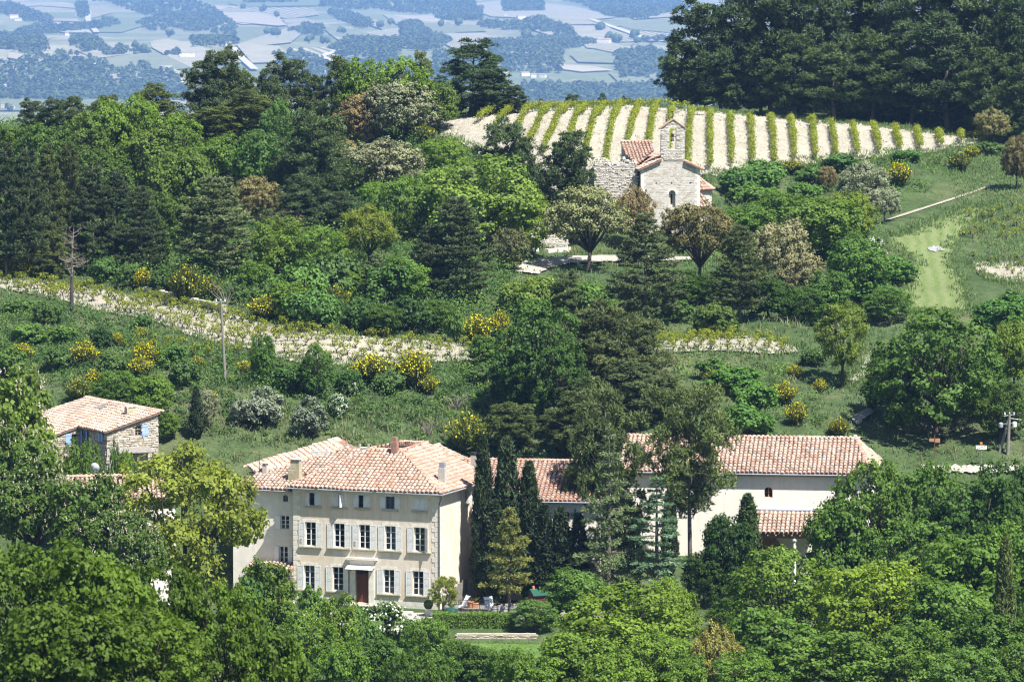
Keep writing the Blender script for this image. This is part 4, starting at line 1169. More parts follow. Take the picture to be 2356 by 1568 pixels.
# ------------------------------------------------------------------ chapel
co = at(641 / Q, 168.5 / Q, 545.0)
CH = 9.0
chapel = empty('chapel', (co.x, co.y, co.z - CH), R(8), 'small pale stone chapel with a bell gable in front of the vineyard', 'chapel')
def build_chapel():
    r = chapel; W = 7.1; L = 9.0; rise = 1.65
    rz = CH + rise
    mb = MB()
    ops = [(1.75, 1.97, 7.18, 7.36), (3.57, 3.79, 7.18, 7.36), (5.83, 6.05, 7.18, 7.36), (3.35, 4.15, 4.4, 6.4, True)]
    facade(mb, (0, 0, 0), (1, 0, 0), CH, W, ops, .45, zb=-3)
    mb.add([(0, 0, CH), (W, 0, CH), (W/2, 0, rz)], [(0, 1, 2)])
    facade(mb, (W, 0, 0), (0, 1, 0), CH, L, [], .2, zb=-3); facade(mb, (0, L, 0), (0, -1, 0), CH, L, [], .2, zb=-3)
    mb.add([(W, L, -3), (0, L, -3), (0, L, CH), (W/2, L, rz), (W, L, CH)], [(0, 1, 2, 3, 4)])
    # inner wall of the embrasure with the slit
    mb.box(3.3, 3.62, .40, .46, 4.3, 6.5); mb.box(3.88, 4.2, .40, .46, 4.3, 6.5); mb.box(3.62, 3.88, .40, .46, 4.3, 4.75); mb.box(3.62, 3.88, .40, .46, 6.0, 6.5)
    wl = mb.build('wall', M_CHAPEL, r)
    MB().box(3.6, 3.9, .5, .52, 4.7, 6.05).build('slit_window', M_DARKIN, r)  # near-black sheet, the dark inside the slit put into its colour
    F = frame_at(None, (0, 0), (1, 0, 0))
    def ins(s, z):
        if not (.12 < s < W - .12) or z > CH + rise * (1 - abs(s - W/2) / (W/2)) - .15: return False
        if any(a - .12 < s < b + .12 and c - .1 < z < d + .1 for a, b, c, d, *_ in ops[:3]): return False
        return not (abs(s - 3.75) < .75 and 4.2 < z < 7.0)
    stonework(wl, F, W, 2.0, rz, ins, M_ST_CHAPEL, (.16, .27), (.25, .55), .07, .004, 230, .006, dep=.03)
    for k in range(9):
        w = math.pi * k / 8
        o = MB().box(-.085, .085, -.03, .05, .42, .70).build('arch_stone', M_DRESS, r)
        o.matrix_basis = Matrix.Translation((3.75, 0, 6.0)) @ Matrix.Rotation(w - math.pi/2, 4, 'Y')
    # corner blocks
    z = 3.0; k = 0
    while z < CH - .2:
        for sd in (0, 1):
            l = .55 if (k + sd) % 2 else .36
            x0 = -.02 if sd == 0 else W - l
            MB().box(x0, x0 + l + (.02 if sd else 0), -.025, .3, z, z + .34).build('corner_stone', M_DRESS, r)
        z += .36; k += 1
    # tiled copings left and right of the bell gable
    cr = [((-.35, -.35, CH - .1), (-.35, 1.2, CH - .1), (2.45, 1.2, CH + 1.12), (2.45, -.35, CH + 1.12)), ((W + .35, 1.2, CH - .1), (W + .35, -.35, CH - .1), (5.2, -.35, CH + .9), (5.2, 1.2, CH + .9))]
    tile_roof(r, [((cr[0][1], cr[0][0], cr[0][3], cr[0][2]), None, True), ((cr[1][1], cr[1][0], cr[1][3], cr[1][2]), None, True)], W_PINK, limit=60, name='coping_roof', thick=.16)
    zz = lambda x: CH + rise * (1 - abs(x - W/2) / (W/2)) - .05
    tile_roof(r, [(((-.3, L, zz(0) - .1), (-.3, 1.2, zz(0) - .1), (W/2, 1.2, rz), (W/2, L, rz)), None, True), (((W + .3, 1.2, zz(0) - .1), (W + .3, L, zz(0) - .1), (W/2, L, rz), (W/2, 1.2, rz)), None, False)], W_PINK, limit=60)
    # bell gable
    bx0, bx1, bz0, bz1, dp = 2.42, 5.22, CH + .8, CH + 4.75, .62
    g = MB()
    ops2 = [(.98, 1.82, 1.85 - .35, 4.5 - .35, True)]
    facade(g, (bx0, -.06, bz0), (1, 0, 0), bz1 - bz0, bx1 - bx0, ops2, dp)
    hw = (bx0 + bx1) / 2
    # back face with the same hole
    facade(g, (bx1, -.06 + dp, bz0), (-1, 0, 0), bz1 - bz0, bx1 - bx0, [(.98, 1.82, 1.85 - .35, 4.5 - .35, True)], .02)
    g.add([(bx0, -.06, bz0), (bx0, -.06 + dp, bz0), (bx0, -.06 + dp, bz1), (bx0, -.06, bz1)], [(0, 3, 2, 1)]); g.add([(bx1, -.06, bz0), (bx1, -.06 + dp, bz0), (bx1, -.06 + dp, bz1), (bx1, -.06, bz1)], [(0, 1, 2, 3)])
    g.add([(bx0, -.06, bz1), (bx1, -.06, bz1), (hw, -.06, bz1 + 1.0), (bx0, -.06 + dp, bz1), (bx1, -.06 + dp, bz1), (hw, -.06 + dp, bz1 + 1.0)], [(0, 1, 2), (3, 5, 4), (0, 2, 5, 3), (1, 4, 5, 2)])
    bg_ = g.build('bell_gable', M_CHAPEL, r)
    Fb = frame_at(None, (bx0, -.06), (1, 0, 0))
    def insb(s, z):
        z = z - bz0
        if not (.08 < s < 2.72): return False
        if z > bz1 - bz0 and z - (bz1 - bz0) > .9 * (1 - abs(s - 1.4) / 1.4) - .1: return False
        return not (.78 < s < 2.02 and 1.4 < z < 4.4) and z > .3
    stonework(bg_, Fb, 2.8, bz0, bz1 + 1, insb, M_ST_CHAPEL, (.13, .24), (.2, .5), .07, .02, 130, .02)
    for k in range(9):
        w = math.pi * k / 8
        o = MB().box(-.08, .08, -.03, .05, .43, .72).build('arch_stone', M_DRESS, bg_)
        o.matrix_basis = Matrix.Translation((hw, -.06, bz0 + 3.73)) @ Matrix.Rotation(w - math.pi/2, 4, 'Y')
    for sgn in (-1, 1):
        a = (hw, bz1 + 1.06); b = (hw + sgn * 1.62, bz1 - .08)
        c = MB().add([(a[0], -.2, a[1]), (b[0], -.2, b[1]), (b[0], .70, b[1]), (a[0], .70, a[1]), (a[0], -.2, a[1] + .13), (b[0], -.2, b[1] + .13), (b[0], .70, b[1] + .13), (a[0], .70, a[1] + .13)], [(0,3,2,1), (4,5,6,7), (0,1,5,4), (1,2,6,5), (2,3,7,6), (3,0,4,7)])
        c.build('gable_coping', M_TILES[1], bg_)
    MB().bar((hw, .2, bz1 + 1.05), (hw, .2, bz1 + 2.0), .03).bar((hw - .22, .2, bz1 + 1.72), (hw + .22, .2, bz1 + 1.72), .025).build('cross', M_BLACK, bg_)
    bell = MB().lathe([(.03, .45), (.12, .44), (.16, .3), (.18, .12), (.26, 0)], 14, c=(hw, .22, bz0 + 2.45)).build('bell', mat('bronze', (.12, .11, .09), .5, metal=.6), bg_, smooth=True)
    MB().box(hw - .12, hw + .12, .12, .32, bz0 + 2.9, bz0 + 3.05).box(hw - .2, hw + .2, .1, .34, bz0 + 3.05, bz0 + 3.3).bar((hw - .45, .22, bz0 + 2.95), (hw + .45, .22, bz0 + 2.95), .035).build('headstock', M_BLACK, bell)
    # cross roof to the left behind the facade
    tile_roof(r, [(((-1.3, 4.4, 10.65), (-.2, 1.25, 9.45), (2.4, 4.9, 10.95), (2.4, 7.2, 11.85), (-1.3, 7.2, 11.85)), (1, 0, 0), True)], W_PINK, limit=110, name='transept_roof', caps=[((-1.3, 7.2, 11.9), (2.4, 7.2, 11.9))])
    MB().add([(-1.2, 4.5, -2), (-1.2, 7, -2), (-1.2, 7, 11.7), (-1.2, 4.5, 10.5)], [(0, 3, 2, 1)]).add([(-1.2, 4.5, -2), (-.1, 1.4, -2), (-.1, 1.4, 9.35), (-1.2, 4.5, 10.5)], [(0, 1, 2, 3)]).add([(-1.2, 7, -2), (3, 7, -2), (3, 7, 11.7), (-1.2, 7, 11.7)], [(0, 3, 2, 1)]).build('transept_wall', M_CHAPEL, r)
    # round apse on the right
    ac = (W - .2, 4.0); ar = 2.35; n = 7
    pts = [(ac[0] + ar * math.cos(-math.pi/2 + math.pi * k / n), ac[1] + ar * math.sin(-math.pi/2 + math.pi * k / n)) for k in range(n + 1)]
    m2 = MB()
    for k in range(n): m2.add([(pts[k][0], pts[k][1], -3), (pts[k+1][0], pts[k+1][1], -3), (pts[k+1][0], pts[k+1][1], 6.35), (pts[k][0], pts[k][1], 6.35)], [(0, 1, 2, 3)])
    m2.build('apse_wall', M_CHAPEL, r)
    pe = [(ac[0] + (ar + .3) * math.cos(-math.pi/2 + math.pi * k / n), ac[1] + (ar + .3) * math.sin(-math.pi/2 + math.pi * k / n), 6.3) for k in range(n + 1)]
    tile_roof(r, [((pe[k], pe[k+1], (ac[0], ac[1], 8.3)), None, k < 4) for k in range(n)], W_PINK, limit=70, name='apse_roof', sp=.36)
    tile_roof(r, [(((W + .05, -.2, 4.3), (W + 1.2, .4, 4.3), (W + 1.1, 1.4, 5.6), (W + .05, 1.4, 5.6)), None, True)], W_PINK, limit=12, name='side_roof')
build_chapel()
# ruined walls beside the chapel
ruin = empty('ruined_wall', (co.x, co.y, co.z - CH), R(8), 'ruined rubble wall with a broken top left of the chapel', 'wall')
def build_ruin():
    top = lambda s: 9.75 + .25 * math.sin(s * 2.1) + .2 * math.sin(s * 5.3 + 1) if s > 6 else (9.15 + .08 * math.sin(s * 3))
    W = 11.0
    mb = MB(); n = 44
    P = []
    yf = lambda s: (.9 if s > 6 else 1.6)
    for k in range(n):
        s0 = W * k / n; s1 = W * (k+1) / n; t0, t1 = top(s0 + .01) - .06, top(s1 - .01) - .06
        y0 = yf((s0 + s1) / 2)
        mb.add([(s0 - 11.4, y0, -2), (s1 - 11.4, y0, -2), (s1 - 11.4, y0, t1), (s0 - 11.4, y0, t0), (s0 - 11.4, y0 + .9, -2), (s1 - 11.4, y0 + .9, -2), (s1 - 11.4, y0 + .9, t1), (s0 - 11.4, y0 + .9, t0)], [(0,1,2,3), (3,2,6,7), (5,4,7,6), (0,3,7,4), (1,5,6,2)])
    wl = mb.build('wall', M_MORTAR, ruin)
    F = frame_at(None, (-5.4, .88), (1, 0, 0)); F2 = frame_at(None, (-11.4, 1.58), (1, 0, 0))
    wl.data.materials[0] = M_ST_CHAPEL[1]
    stonework(wl, F, 5.1, 1.5, 10.2, lambda s, z: 0 < s < 5.1 and z < top(s + 6), M_ST_CHAPEL, (.14, .26), (.18, .45), .16, .10, 190, .02)
    stonework(wl, F2, 6.0, 1.5, 9.4, lambda s, z: 0 < s < 6 and z < top(s), M_ST_CHAPEL, (.14, .26), (.18, .45), .12, .05, 90, .02)
    # loose stones on the crest
    for k in range(26):
        s = random.uniform(6, 11)
        V, F_ = stone_unit(k, .15)
        o = bpy.data.objects.new('stone', stone_meshes(M_ST_CHAPEL, .16)[k % 15][0]); COL.objects.link(o); o.parent = wl
        o.matrix_basis = Matrix.Translation((s - 11.4, .9 + random.uniform(.05, .8), top(s) + .02)) @ Matrix.Rotation(random.uniform(0, 6), 4, 'Z') @ Matrix.Diagonal((.4, .32, .3, 1))
build_ruin()
# ================================================================== PLANT KIT
def unit(v): return v / np.maximum(np.linalg.norm(v, axis=-1, keepdims=True), 1e-9)
def rdir(n): return unit(RNG.normal(size=(n, 3)))
def leaf_quads(C, Nn, T, L, W, fold=0.0):
    """diamond leaves: centres, normals, length directions, lengths, widths"""
    T = unit(T - Nn * (T * Nn).sum(-1, keepdims=True))
    B = np.cross(Nn, T)
    L = np.asarray(L).reshape(-1, 1) if np.ndim(L) else L
    W = np.asarray(W).reshape(-1, 1) if np.ndim(W) else W
    return np.stack([C - T * L * .5, C + B * W * .5 - T * L * .05, C + T * L * .5, C - B * W * .5 - T * L * .05], 1)
def quads_mesh(name, Qd, tint):
    V = Qd.reshape(-1, 3); F = np.arange(len(V), dtype=np.int32).reshape(-1, 4)
    return np_mesh(name, V, F, tint)

def broadleaf(rx=3.9, rz=3.6, cz=5.8, nl=16, lr=(1.2, 1.9), nc=15, cr=.48, nleaf=46, leaf=.25, open_=0.0, seed=0, low=-.45, core=True):
    rg = np.random.default_rng(seed)
    lob = []
    k = 0
    while len(lob) < nl:
        k += 1
        d = unit(rg.normal(size=(1, 3)))[0]
        if d[2] < low: continue
        c = np.array([d[0] * rx, d[1] * rx, d[2] * rz]) * rg.uniform(.55, .80)
        r = rg.uniform(*lr)
        if any(np.linalg.norm(c - o[0]) < (r + o[1]) * (.50 if k < 400 else .3) for o in lob): 
            if k < 900: continue
        lob.append((c, r))
    Cs = []; Ns = []; tint = []
    for c, r in lob:
        lt = rg.uniform(-.22, .22)
        n = int(nc * (r / 1.5) ** 2 * (1 - open_ * rg.uniform(0, 1)))
        d = unit(rg.normal(size=(n * 3, 3)))
        out = unit((c / np.array([rx, rx, rz]))[None])[0]
        keep = (d @ out) > -.35
        d = d[keep][:n]
        cc = c + d * r * rg.uniform(.72, 1.08, (len(d), 1)) * np.array([1, 1, .85])
        for q_, dd in zip(cc, d):
            m = nleaf
            g = rg.normal(size=(m, 3)) * cr * .55 * np.array([1, 1, .75])
            p = q_ + g
            nn = unit(unit(p - c) * .75 + unit(g) * .35 + np.array([0, 0, .55]) + rg.normal(size=(m, 3)) * .55)
            Cs.append(p); Ns.append(nn)
            tint.append(np.clip(.5 + lt + rg.uniform(-.1, .1) + rg.normal(size=m) * .16, 0, 1))
    C = np.concatenate(Cs); Nn = np.concatenate(Ns); t = np.concatenate(tint)
    # sparse leaves deep inside so the crown is not hollow
    if core:
        m = int(len(C) * .10)
        p = unit(rg.normal(size=(m, 3))) * (rg.uniform(.25, .7, (m, 1))) * np.array([rx, rx, rz])
        p = p[p[:, 2] > low * rz]
        C = np.concatenate([C, p]); Nn = np.concatenate([Nn, unit(rg.normal(size=p.shape))]); t = np.concatenate([t, np.full(len(p), .4)])
    C = C + np.array([0, 0, cz])
    T = rg.normal(size=C.shape) + np.array([0, 0, -.5])
    s = leaf * rg.uniform(.7, 1.3, len(C))
    return leaf_quads(C, Nn, T, s * 1.25, s * .95), t, [(c + np.array([0, 0, cz]), r) for c, r in lob]
def limbs(lob, H0, tr, seed, lean=0.3, n=6, fork=None):
    """trunk and boughs reaching into the crown lobes"""
    rr = random.Random(seed); mb = MB()
    fork = fork or H0
    top = Vector((rr.uniform(-lean, lean), rr.uniform(-lean, lean), fork))
    mb.tube([(0, 0, -.6), (0, 0, 0.0), (top.x * .5, top.y * .5, fork * .5), top], [tr * 1.5, tr * 1.15, tr * .95, tr * .8], 7)
    for c, r in lob:
        c = Vector(c)
        m = top.lerp(c, .5) + Vector((rr.uniform(-.3, .3), rr.uniform(-.3, .3), rr.uniform(-.1, .4)))
        mb.tube([top + Vector((0, 0, -.1)), m, c], [tr * .55, tr * .33, tr * .12], 5)
        for k in range(2):
            e = c + Vector((rr.uniform(-1, 1), rr.uniform(-1, 1), rr.uniform(-.3, .9))) * r * .8
            mb.tube([m, m.lerp(e, .6) + Vector((0, 0, .1)), e], [tr * .26, tr * .15, tr * .05], 4)
    return mb.mesh('trunk', True)

def needles(P, D, n, L, W, spread, rg, tl=.0, up=.25):
    """n blades round each shoot P pointing along D"""
    k = len(P)
    p = np.repeat(P, n, 0); d = np.repeat(D, n, 0)
    dd = unit(d + rg.normal(size=p.shape) * spread + np.array([0, 0, up]))
    l = L * rg.uniform(.7, 1.25, len(p)); 
    c = p + dd * l[:, None] * .5 + rg.normal(size=p.shape) * tl
    nn = unit(np.cross(dd, rg.normal(size=p.shape)) + np.array([.12, -.12, .45]) + d * .3)
    return leaf_quads(c, nn, dd, l, W * rg.uniform(.7, 1.3, len(p)))
def branch_pts(n, rg): return rg
def aleppo(H=12.0, Rm=3.6, nb=40, seed=0, h0=.16, sh=.5, elev=(.15, .6), ns=30, bl=9, L=.40, W=.10, cl=.80):
    """rounded Mediterranean pine: rising branches that end in soft brushes of needles"""
    rg = np.random.default_rng(seed)
    mb = MB(); lean = np.array([rg.normal() * .3, rg.normal() * .3])
    axis = lambda h: np.array([lean[0] * h / H * 1.2 + .15 * math.sin(h * .9 + seed), lean[1] * h / H * 1.2 + .12 * math.sin(h * .7 + 2 + seed), h])
    mb.tube([axis(h) for h in (-.6, 0, H*.25, H*.5, H*.75, H*.95)], [.24 * H/12, .2 * H/12, .17 * H/12, .12 * H/12, .07 * H/12, .02], 7)
    SP = []; SD = []; tt = []
    for i in range(nb):
        f = (i + rg.uniform(0, .8)) / nb
        hf = h0 + (1 - h0) * f
        rad = Rm * max(.10, 1 - f ** 1.9) ** sh * rg.uniform(.62, 1.12) * min(1, .6 + f * 2.2)
        az = i * 2.399 + rg.normal() * .3
        e = rg.uniform(*elev) + f * .2
        b = axis(hf * H * .90)
        o = np.array([math.cos(az), math.sin(az), 0]); sd = np.array([-o[1], o[0], 0])
        ts = np.linspace(0, 1, 5)
        pts = [b + o * rad * t + np.array([0, 0, 1]) * rad * (math.tan(e) * .5 * t + .20 * t * t) for t in ts]
        mb.tube(pts, list(np.linspace(.055, .012, 5) * H / 12), 4)
        m = 1 + int(rad > 1.1) + int(rad > 2.0) + int(rad > 2.9)
        for j in range(m):
            t = 1 - j * .27 + rg.normal() * .05
            c = pts[0] + (pts[4] - pts[0]) * t + sd * rg.normal() * .28 * rad * (1 if j else .4) + np.array([0, 0, rg.normal() * .15])
            r = cl * rg.uniform(.7, 1.25) * (1 - .1 * j); bt = rg.uniform(-.25, .25)
            d = unit(rg.normal(size=(ns, 3)) + np.array([0, 0, .45])); k = (d[:, 2] > -.55); d = d[k]
            SP.append(c + d * r * rg.uniform(.45, 1.0, (len(d), 1)) * np.array([1, 1, .72])); SD.append(unit(d * .7 + o * .35 + np.array([0, 0, .65]))); tt += [bt] * len(d)
    P = np.concatenate(SP); D = np.concatenate(SD)
    Qd = needles(P, D, bl, L, W, .75, rg, .06)
    t = np.clip(.5 + np.repeat(tt, bl) + rg.normal(size=len(Qd)) * .17, 0, 1)
    return Qd, t, mb.mesh('trunk', True)
def tiered(H=11.0, Rm=3.4, gap=.62, seed=0, h0=.12, droop=.04, upt=.10, flat=.10, nb=(6, 8), bl=12, L=.30, W=.08, dens=9.0, pw=.85, vary=.2, crownr=.0):
    """pine or cedar with branches in flat layers"""
    rg = np.random.default_rng(seed)
    mb = MB(); mb.tube([(0, 0, -.6), (0, 0, 0), (.03, .02, H * .5), (0, 0, H)], [.26 * H/12, .2 * H/12, .12 * H/12, .015], 7)
    SP = []; SD = []; tt = []
    h = H * h0; k = 0
    while h < H * .985:
        f = (h - H * h0) / (H * (1 - h0))
        n = rg.integers(nb[0], nb[1] + 1)
        R0 = Rm * (1 - f) ** pw * rg.uniform(1 - vary, 1 + vary) + .12
        if f < .18: R0 *= .72 + f * 1.5
        a0 = rg.uniform(0, 6.28)
        for i in range(n):
            az = a0 + 6.283 * i / n + rg.normal() * .22
            rad = R0 * rg.uniform(.72, 1.12)
            o = np.array([math.cos(az), math.sin(az), 0]); s = np.array([-o[1], o[0], 0])
            zf = lambda t: h + rg_off + rad * (.10 * t) - droop * rad * rad * t * t + upt * rad * t ** 3
            rg_off = rg.normal() * .10
            pts = [o * rad * t + np.array([0, 0, zf(t)]) for t in (0, .33, .66, 1)]
            mb.tube(pts, [.05 * H/12, .035 * H/12, .02 * H/12, .008], 4)
            bt = rg.uniform(-.18, .18)
            m = max(3, int(dens * rad))
            for t in np.sqrt(rg.uniform(.06, 1.0, m)):
                w = rg.normal() * .26 * rad * (1.08 - t * .75)
                SP.append(o * rad * t + s * w + np.array([0, 0, zf(t) - .18 * abs(w) * droop * 6 + rg.normal() * flat]))
                SD.append(unit((o * .9 + s * np.sign(w) * .6 + np.array([0, 0, .25 - droop * 4]))[None])[0]); tt.append(bt)
        h += gap * rg.uniform(.75, 1.25) * (1 - .35 * f)
    P = np.array(SP); D = np.array(SD)
    Qd = needles(P, D, bl, L, W, .5, rg, .05, .22 - droop * 3)
    t = np.clip(.5 + np.repeat(tt, bl) + rg.normal(size=len(Qd)) * .15, 0, 1)
    return Qd, t, mb.mesh('trunk', True)
def cypress(H=10.0, Rm=.85, seed=0, n=900, bl=9, rag=.22, base=.03):
    rg = np.random.default_rng(seed)
    h = rg.uniform(base, 1, n) ** .95
    prof = np.minimum(1, (h + .02) * 5) * (1 - h ** 2.2) ** .75 + .03
    az = rg.uniform(0, 6.283, n)
    lump = 1 + .16 * np.sin(az * 3 + h * 17 + seed) + .12 * np.sin(az * 5 - h * 31)
    r = Rm * prof * lump * (1 - rag * rg.uniform(0, 1, n) ** 2)
    P = np.stack([r * np.cos(az), r * np.sin(az), h * H * .97], 1)
    D = unit(np.stack([np.cos(az) * .35, np.sin(az) * .35, np.ones(n)], 1))
    Qd = needles(P, D, bl, .42, .11, .32, rg, .07, .3)
    t = np.clip(.5 + np.repeat(rg.normal(size=n) * .16, bl) + rg.normal(size=n * bl) * .12, 0, 1)
    mb = MB(); mb.tube([(0, 0, -.5), (0, 0, H * .5), (0, 0, H * .93)], [.16, .11, .02], 6)
    return Qd, t, mb.mesh('trunk', True)
def broom(seed=0, n=420, H=1.9):
    rg = np.random.default_rng(seed)
    az = rg.uniform(0, 6.283, n); sp = rg.uniform(0, 1, n) ** .7
    base = np.stack([np.cos(az) * .3 * sp, np.sin(az) * .3 * sp, np.zeros(n)], 1)
    tip = np.stack([np.cos(az) * 1.15 * sp, np.sin(az) * 1.15 * sp, H * (1 - .35 * sp ** 2) * rg.uniform(.75, 1.05, n)], 1)
    tip[:, :2] += rg.normal(size=(n, 2)) * .12
    d = tip - base; l = np.linalg.norm(d, axis=1)
    Qs = []; 
    for a, b in ((.1, .6), (.45, 1.0)):
        Qs.append(leaf_quads(base + d * (a + b) / 2, rdir(n), unit(d), l * (b - a), .07))
    t = rg.uniform(.2, .8, 2 * n)
    # side twigs make the bush full
    m = n * 3
    i = rg.integers(0, n, m); f = rg.uniform(.45, 1.0, m)
    p = base[i] + d[i] * f[:, None] + rg.normal(size=(m, 3)) * .06
    Qs.append(leaf_quads(p, rdir(m), unit(d[i] + rg.normal(size=(m, 3)) * .5), .32, .06))
    t = np.concatenate([t, rg.uniform(.2, .9, m)])
    m = n * 3
    i = rg.integers(0, n, m); f = rg.uniform(.42, 1.04, m)
    p = base[i] + d[i] * f[:, None] + rg.normal(size=(m, 3)) * .06
    fl = leaf_quads(p, unit(rdir(m) + unit(d[i]) * .6), rdir(m), .13, .11)
    return np.concatenate(Qs), t, fl, rg.uniform(0, 1, m)
def bushy(seed=0, rx=1.5, rz=1.15, nl=8, leaf=.16, nleaf=42, nc=12, lr=(.45, .8), cr=.24):
    Qd, t, lob = broadleaf(rx, rz, rz * .75, nl, lr, int(nc * 5.5), cr, nleaf, leaf, 0, seed, -.3)
    mb = MB()
    for c, r in lob: mb.tube([(0, 0, -.2), (c[0] * .5, c[1] * .5, c[2] * .5), tuple(c)], [.05, .035, .012], 4)
    return Qd, t, mb.mesh('stems', True)

# ---- foliage colours (albedo)
LM = {
 'oak': leaf_mat('oak_leaf', (0.098, 0.160, 0.030), .42, .55, (0.130, 0.190, 0.036)),
 'holm': leaf_mat('holm_oak_leaf', (0.125, 0.135, 0.072), .18, .55, (0.18, 0.175, 0.10)),
 'pine': leaf_mat('pine_needle', (0.064, 0.096, 0.040), .25, .6, (0.100, 0.132, 0.054)),
 'black': leaf_mat('black_pine_needle', (0.070, 0.098, 0.045), .25, .6, (0.115, 0.14, 0.058)),
 'cedar': leaf_mat('cedar_needle', (0.10, 0.155, 0.082), .25, .6, (0.165, 0.22, 0.115)),
 'gold': leaf_mat('golden_needle', (0.12, 0.135, 0.034), .25, .6, (0.21, 0.22, 0.055)),
 'cypress': leaf_mat('cypress_spray', (0.040, 0.062, 0.024), .12, .7, (0.068, 0.092, 0.034)),
 'lime': leaf_mat('plane_leaf', (0.165, 0.21, 0.036), .45, .5, (0.205, 0.24, 0.046)),
 'chest': leaf_mat('chestnut_leaf', (0.092, 0.150, 0.028), .4, .5),
 'shrub': leaf_mat('shrub_leaf', (0.092, 0.155, 0.042), .35, .55),
 'broom': leaf_mat('broom_stem', (0.075, 0.105, 0.030), .2, .6),
 'olive': leaf_mat('olive_leaf', (0.16, 0.19, 0.13), .2, .5, (0.22, 0.25, 0.175)),
 'vine': leaf_mat('vine_leaf', (0.185, 0.23, 0.024), .45, .5, (0.24, 0.27, 0.036)),
 'grass': leaf_mat('grass_blade', (0.085, 0.142, 0.050), .35, .6, (0.145, 0.18, 0.075)),
}
M_YEL = leaf_mat('broom_flower', (0.52, 0.44, 0.010), .3, .6, (0.66, 0.58, 0.018), (1.1, 1.1, .5), .15)
M_WHF = leaf_mat('white_flower', (0.62, 0.62, 0.54), .3, .6, (0.75, 0.75, 0.68), (1, 1, 1), .1)
M_PKF = leaf_mat('chestnut_flower', (0.50, 0.44, 0.33), .3, .6, (0.62, 0.54, 0.42), (1, 1, 1), .1)
M_BARK = mat('dark_bark', (0.065, 0.052, 0.042), 0.95, 6.0, 0.3, 25.0)
M_BARKP = mat('grey_pine_bark', (0.135, 0.115, 0.10), 0.95, 6.0, 0.3, 25.0)
M_DEAD = mat('dead_wood', (0.23, 0.19, 0.165), 0.95, 6.0, 0.25, 25.0)
M_CHAR = mat('charred_bark', (0.045, 0.036, 0.034), 0.95, 6.0, 0.3, 25.0)

PROTO = {}     # kind -> list of (list of (part name, mesh), nominal height, nominal width)
def proto(kind, parts, H, W): PROTO.setdefault(kind, []).append((parts, H, W))
def crown_mesh(Qd, t, m, name='crown'):
    me = quads_mesh(name, Qd, t); me.materials.append(m); return me
def with_mat(me, m): me.materials.append(m); return me
def ext(Qd):
    v = Qd.reshape(-1, 3); return float(np.percentile(v[:, 2], 99.7)), float(2 * np.percentile(np.hypot(v[:, 0], v[:, 1]), 98.5))
for i in range(5):
    a_, b_, c_, d_, e_ = [((1.2, 1.95), 17, .46, 44, .24), ((.85, 1.5), 20, .36, 40, .20), ((1.4, 2.3), 15, .56, 52, .27), ((.9, 2.1), 17, .42, 40, .22), ((1.1, 1.7), 14, .50, 46, .26)][i]
    Qd, t, lob = broadleaf(3.9 + .3 * (i % 2), 4.1, 4.7, [19, 30, 15, 23, 22][i], a_, b_, c_, d_, e_, .25, 20 + i, -.80)
    proto('oak', [('crown', crown_mesh(Qd, t, LM['oak'])), ('trunk', with_mat(limbs([l for l in lob if l[0][2] > 3], 2.2, .2, i), M_BARK))], *ext(Qd))
for i in range(3):
    Qd, t, lob = broadleaf(4.0, 2.9, 5.0, 24, (.9, 1.35), 27, .30, 40, .165, .1, 40 + i)
    proto('holm', [('crown', crown_mesh(Qd, t, LM['holm'])), ('trunk', with_mat(limbs(lob, 1.9, .2, 40 + i, .3, fork=1.9), M_BARK))], *ext(Qd))
for i in range(3):
    Qd, t, lob = broadleaf(4.0, 3.4, 4.0, 28, (.95, 1.45), 27, .30, 40, .165, .1, 50 + i, -.8)
    proto('holmbush', [('crown', crown_mesh(Qd, t, LM['holm'])), ('trunk', with_mat(limbs([l for l in lob if l[0][2] > 3], 1.7, .2, 50 + i, .3, fork=1.7), M_BARK))], *ext(Qd))
for i in range(2):
    Qd, t, lob = broadleaf(4.1, 4.2, 5.6, 22, (1.0, 1.6), 17, .44, 60, .195, .25, 60 + i, -.82, False)
    proto('plane', [('crown', crown_mesh(Qd, t, LM['lime'])), ('trunk', with_mat(limbs(lob[::3], 2.2, .26, 60 + i, .3, fork=2.4), M_BARK))], *ext(Qd))
for i in range(2):
    Qd, t, lob = broadleaf(3.9, 3.8, 6.0, 22, (.95, 1.6), 17, .46, 50, .235, .2, 70 + i)
    fl = []; rg = np.random.default_rng(5 + i)
    for c, r in lob:
        d = unit(rg.normal(size=(26, 3))); d = d[(d[:, 2] > -.1) & ((d @ unit((c - np.array([0, 0, 6]))[None])[0]) > -.1)]
        for p in c + d * r * 1.12:
            m = 7
            C = p + np.stack([rg.normal(size=m) * .03, rg.normal(size=m) * .03, np.linspace(0, .24, m)], 1)
            fl.append(leaf_quads(C, rdir(m), rdir(m), .11, .09))
    fl = np.concatenate(fl)
    proto('chestnut', [('crown', crown_mesh(Qd, t, LM['chest'])), ('blossom', crown_mesh(fl, rg.uniform(0, 1, len(fl)), M_PKF, 'blossom')), ('trunk', with_mat(limbs(lob, 2.4, .22, 70 + i), M_BARK))], *ext(Qd))
for i in range(5):
    Qd, t, tr = aleppo(12, 3.3 + .3 * (i % 3), 40 + 4 * (i % 2), 80 + i, .05 + .05 * (i % 2), .45 + .12 * (i % 3))
    proto('pine', [('crown', crown_mesh(Qd, t, LM['pine'])), ('trunk', with_mat(tr, M_BARKP))], *ext(Qd))
for i in range(1):
    Qd, t, tr = aleppo(15, 4.6, 24, 95, .42, .36, (.35, .75), ns=34, cl=1.15)
    proto('tallpine', [('crown', crown_mesh(Qd, t, LM['pine'])), ('trunk', with_mat(tr, M_BARKP))], *ext(Qd))
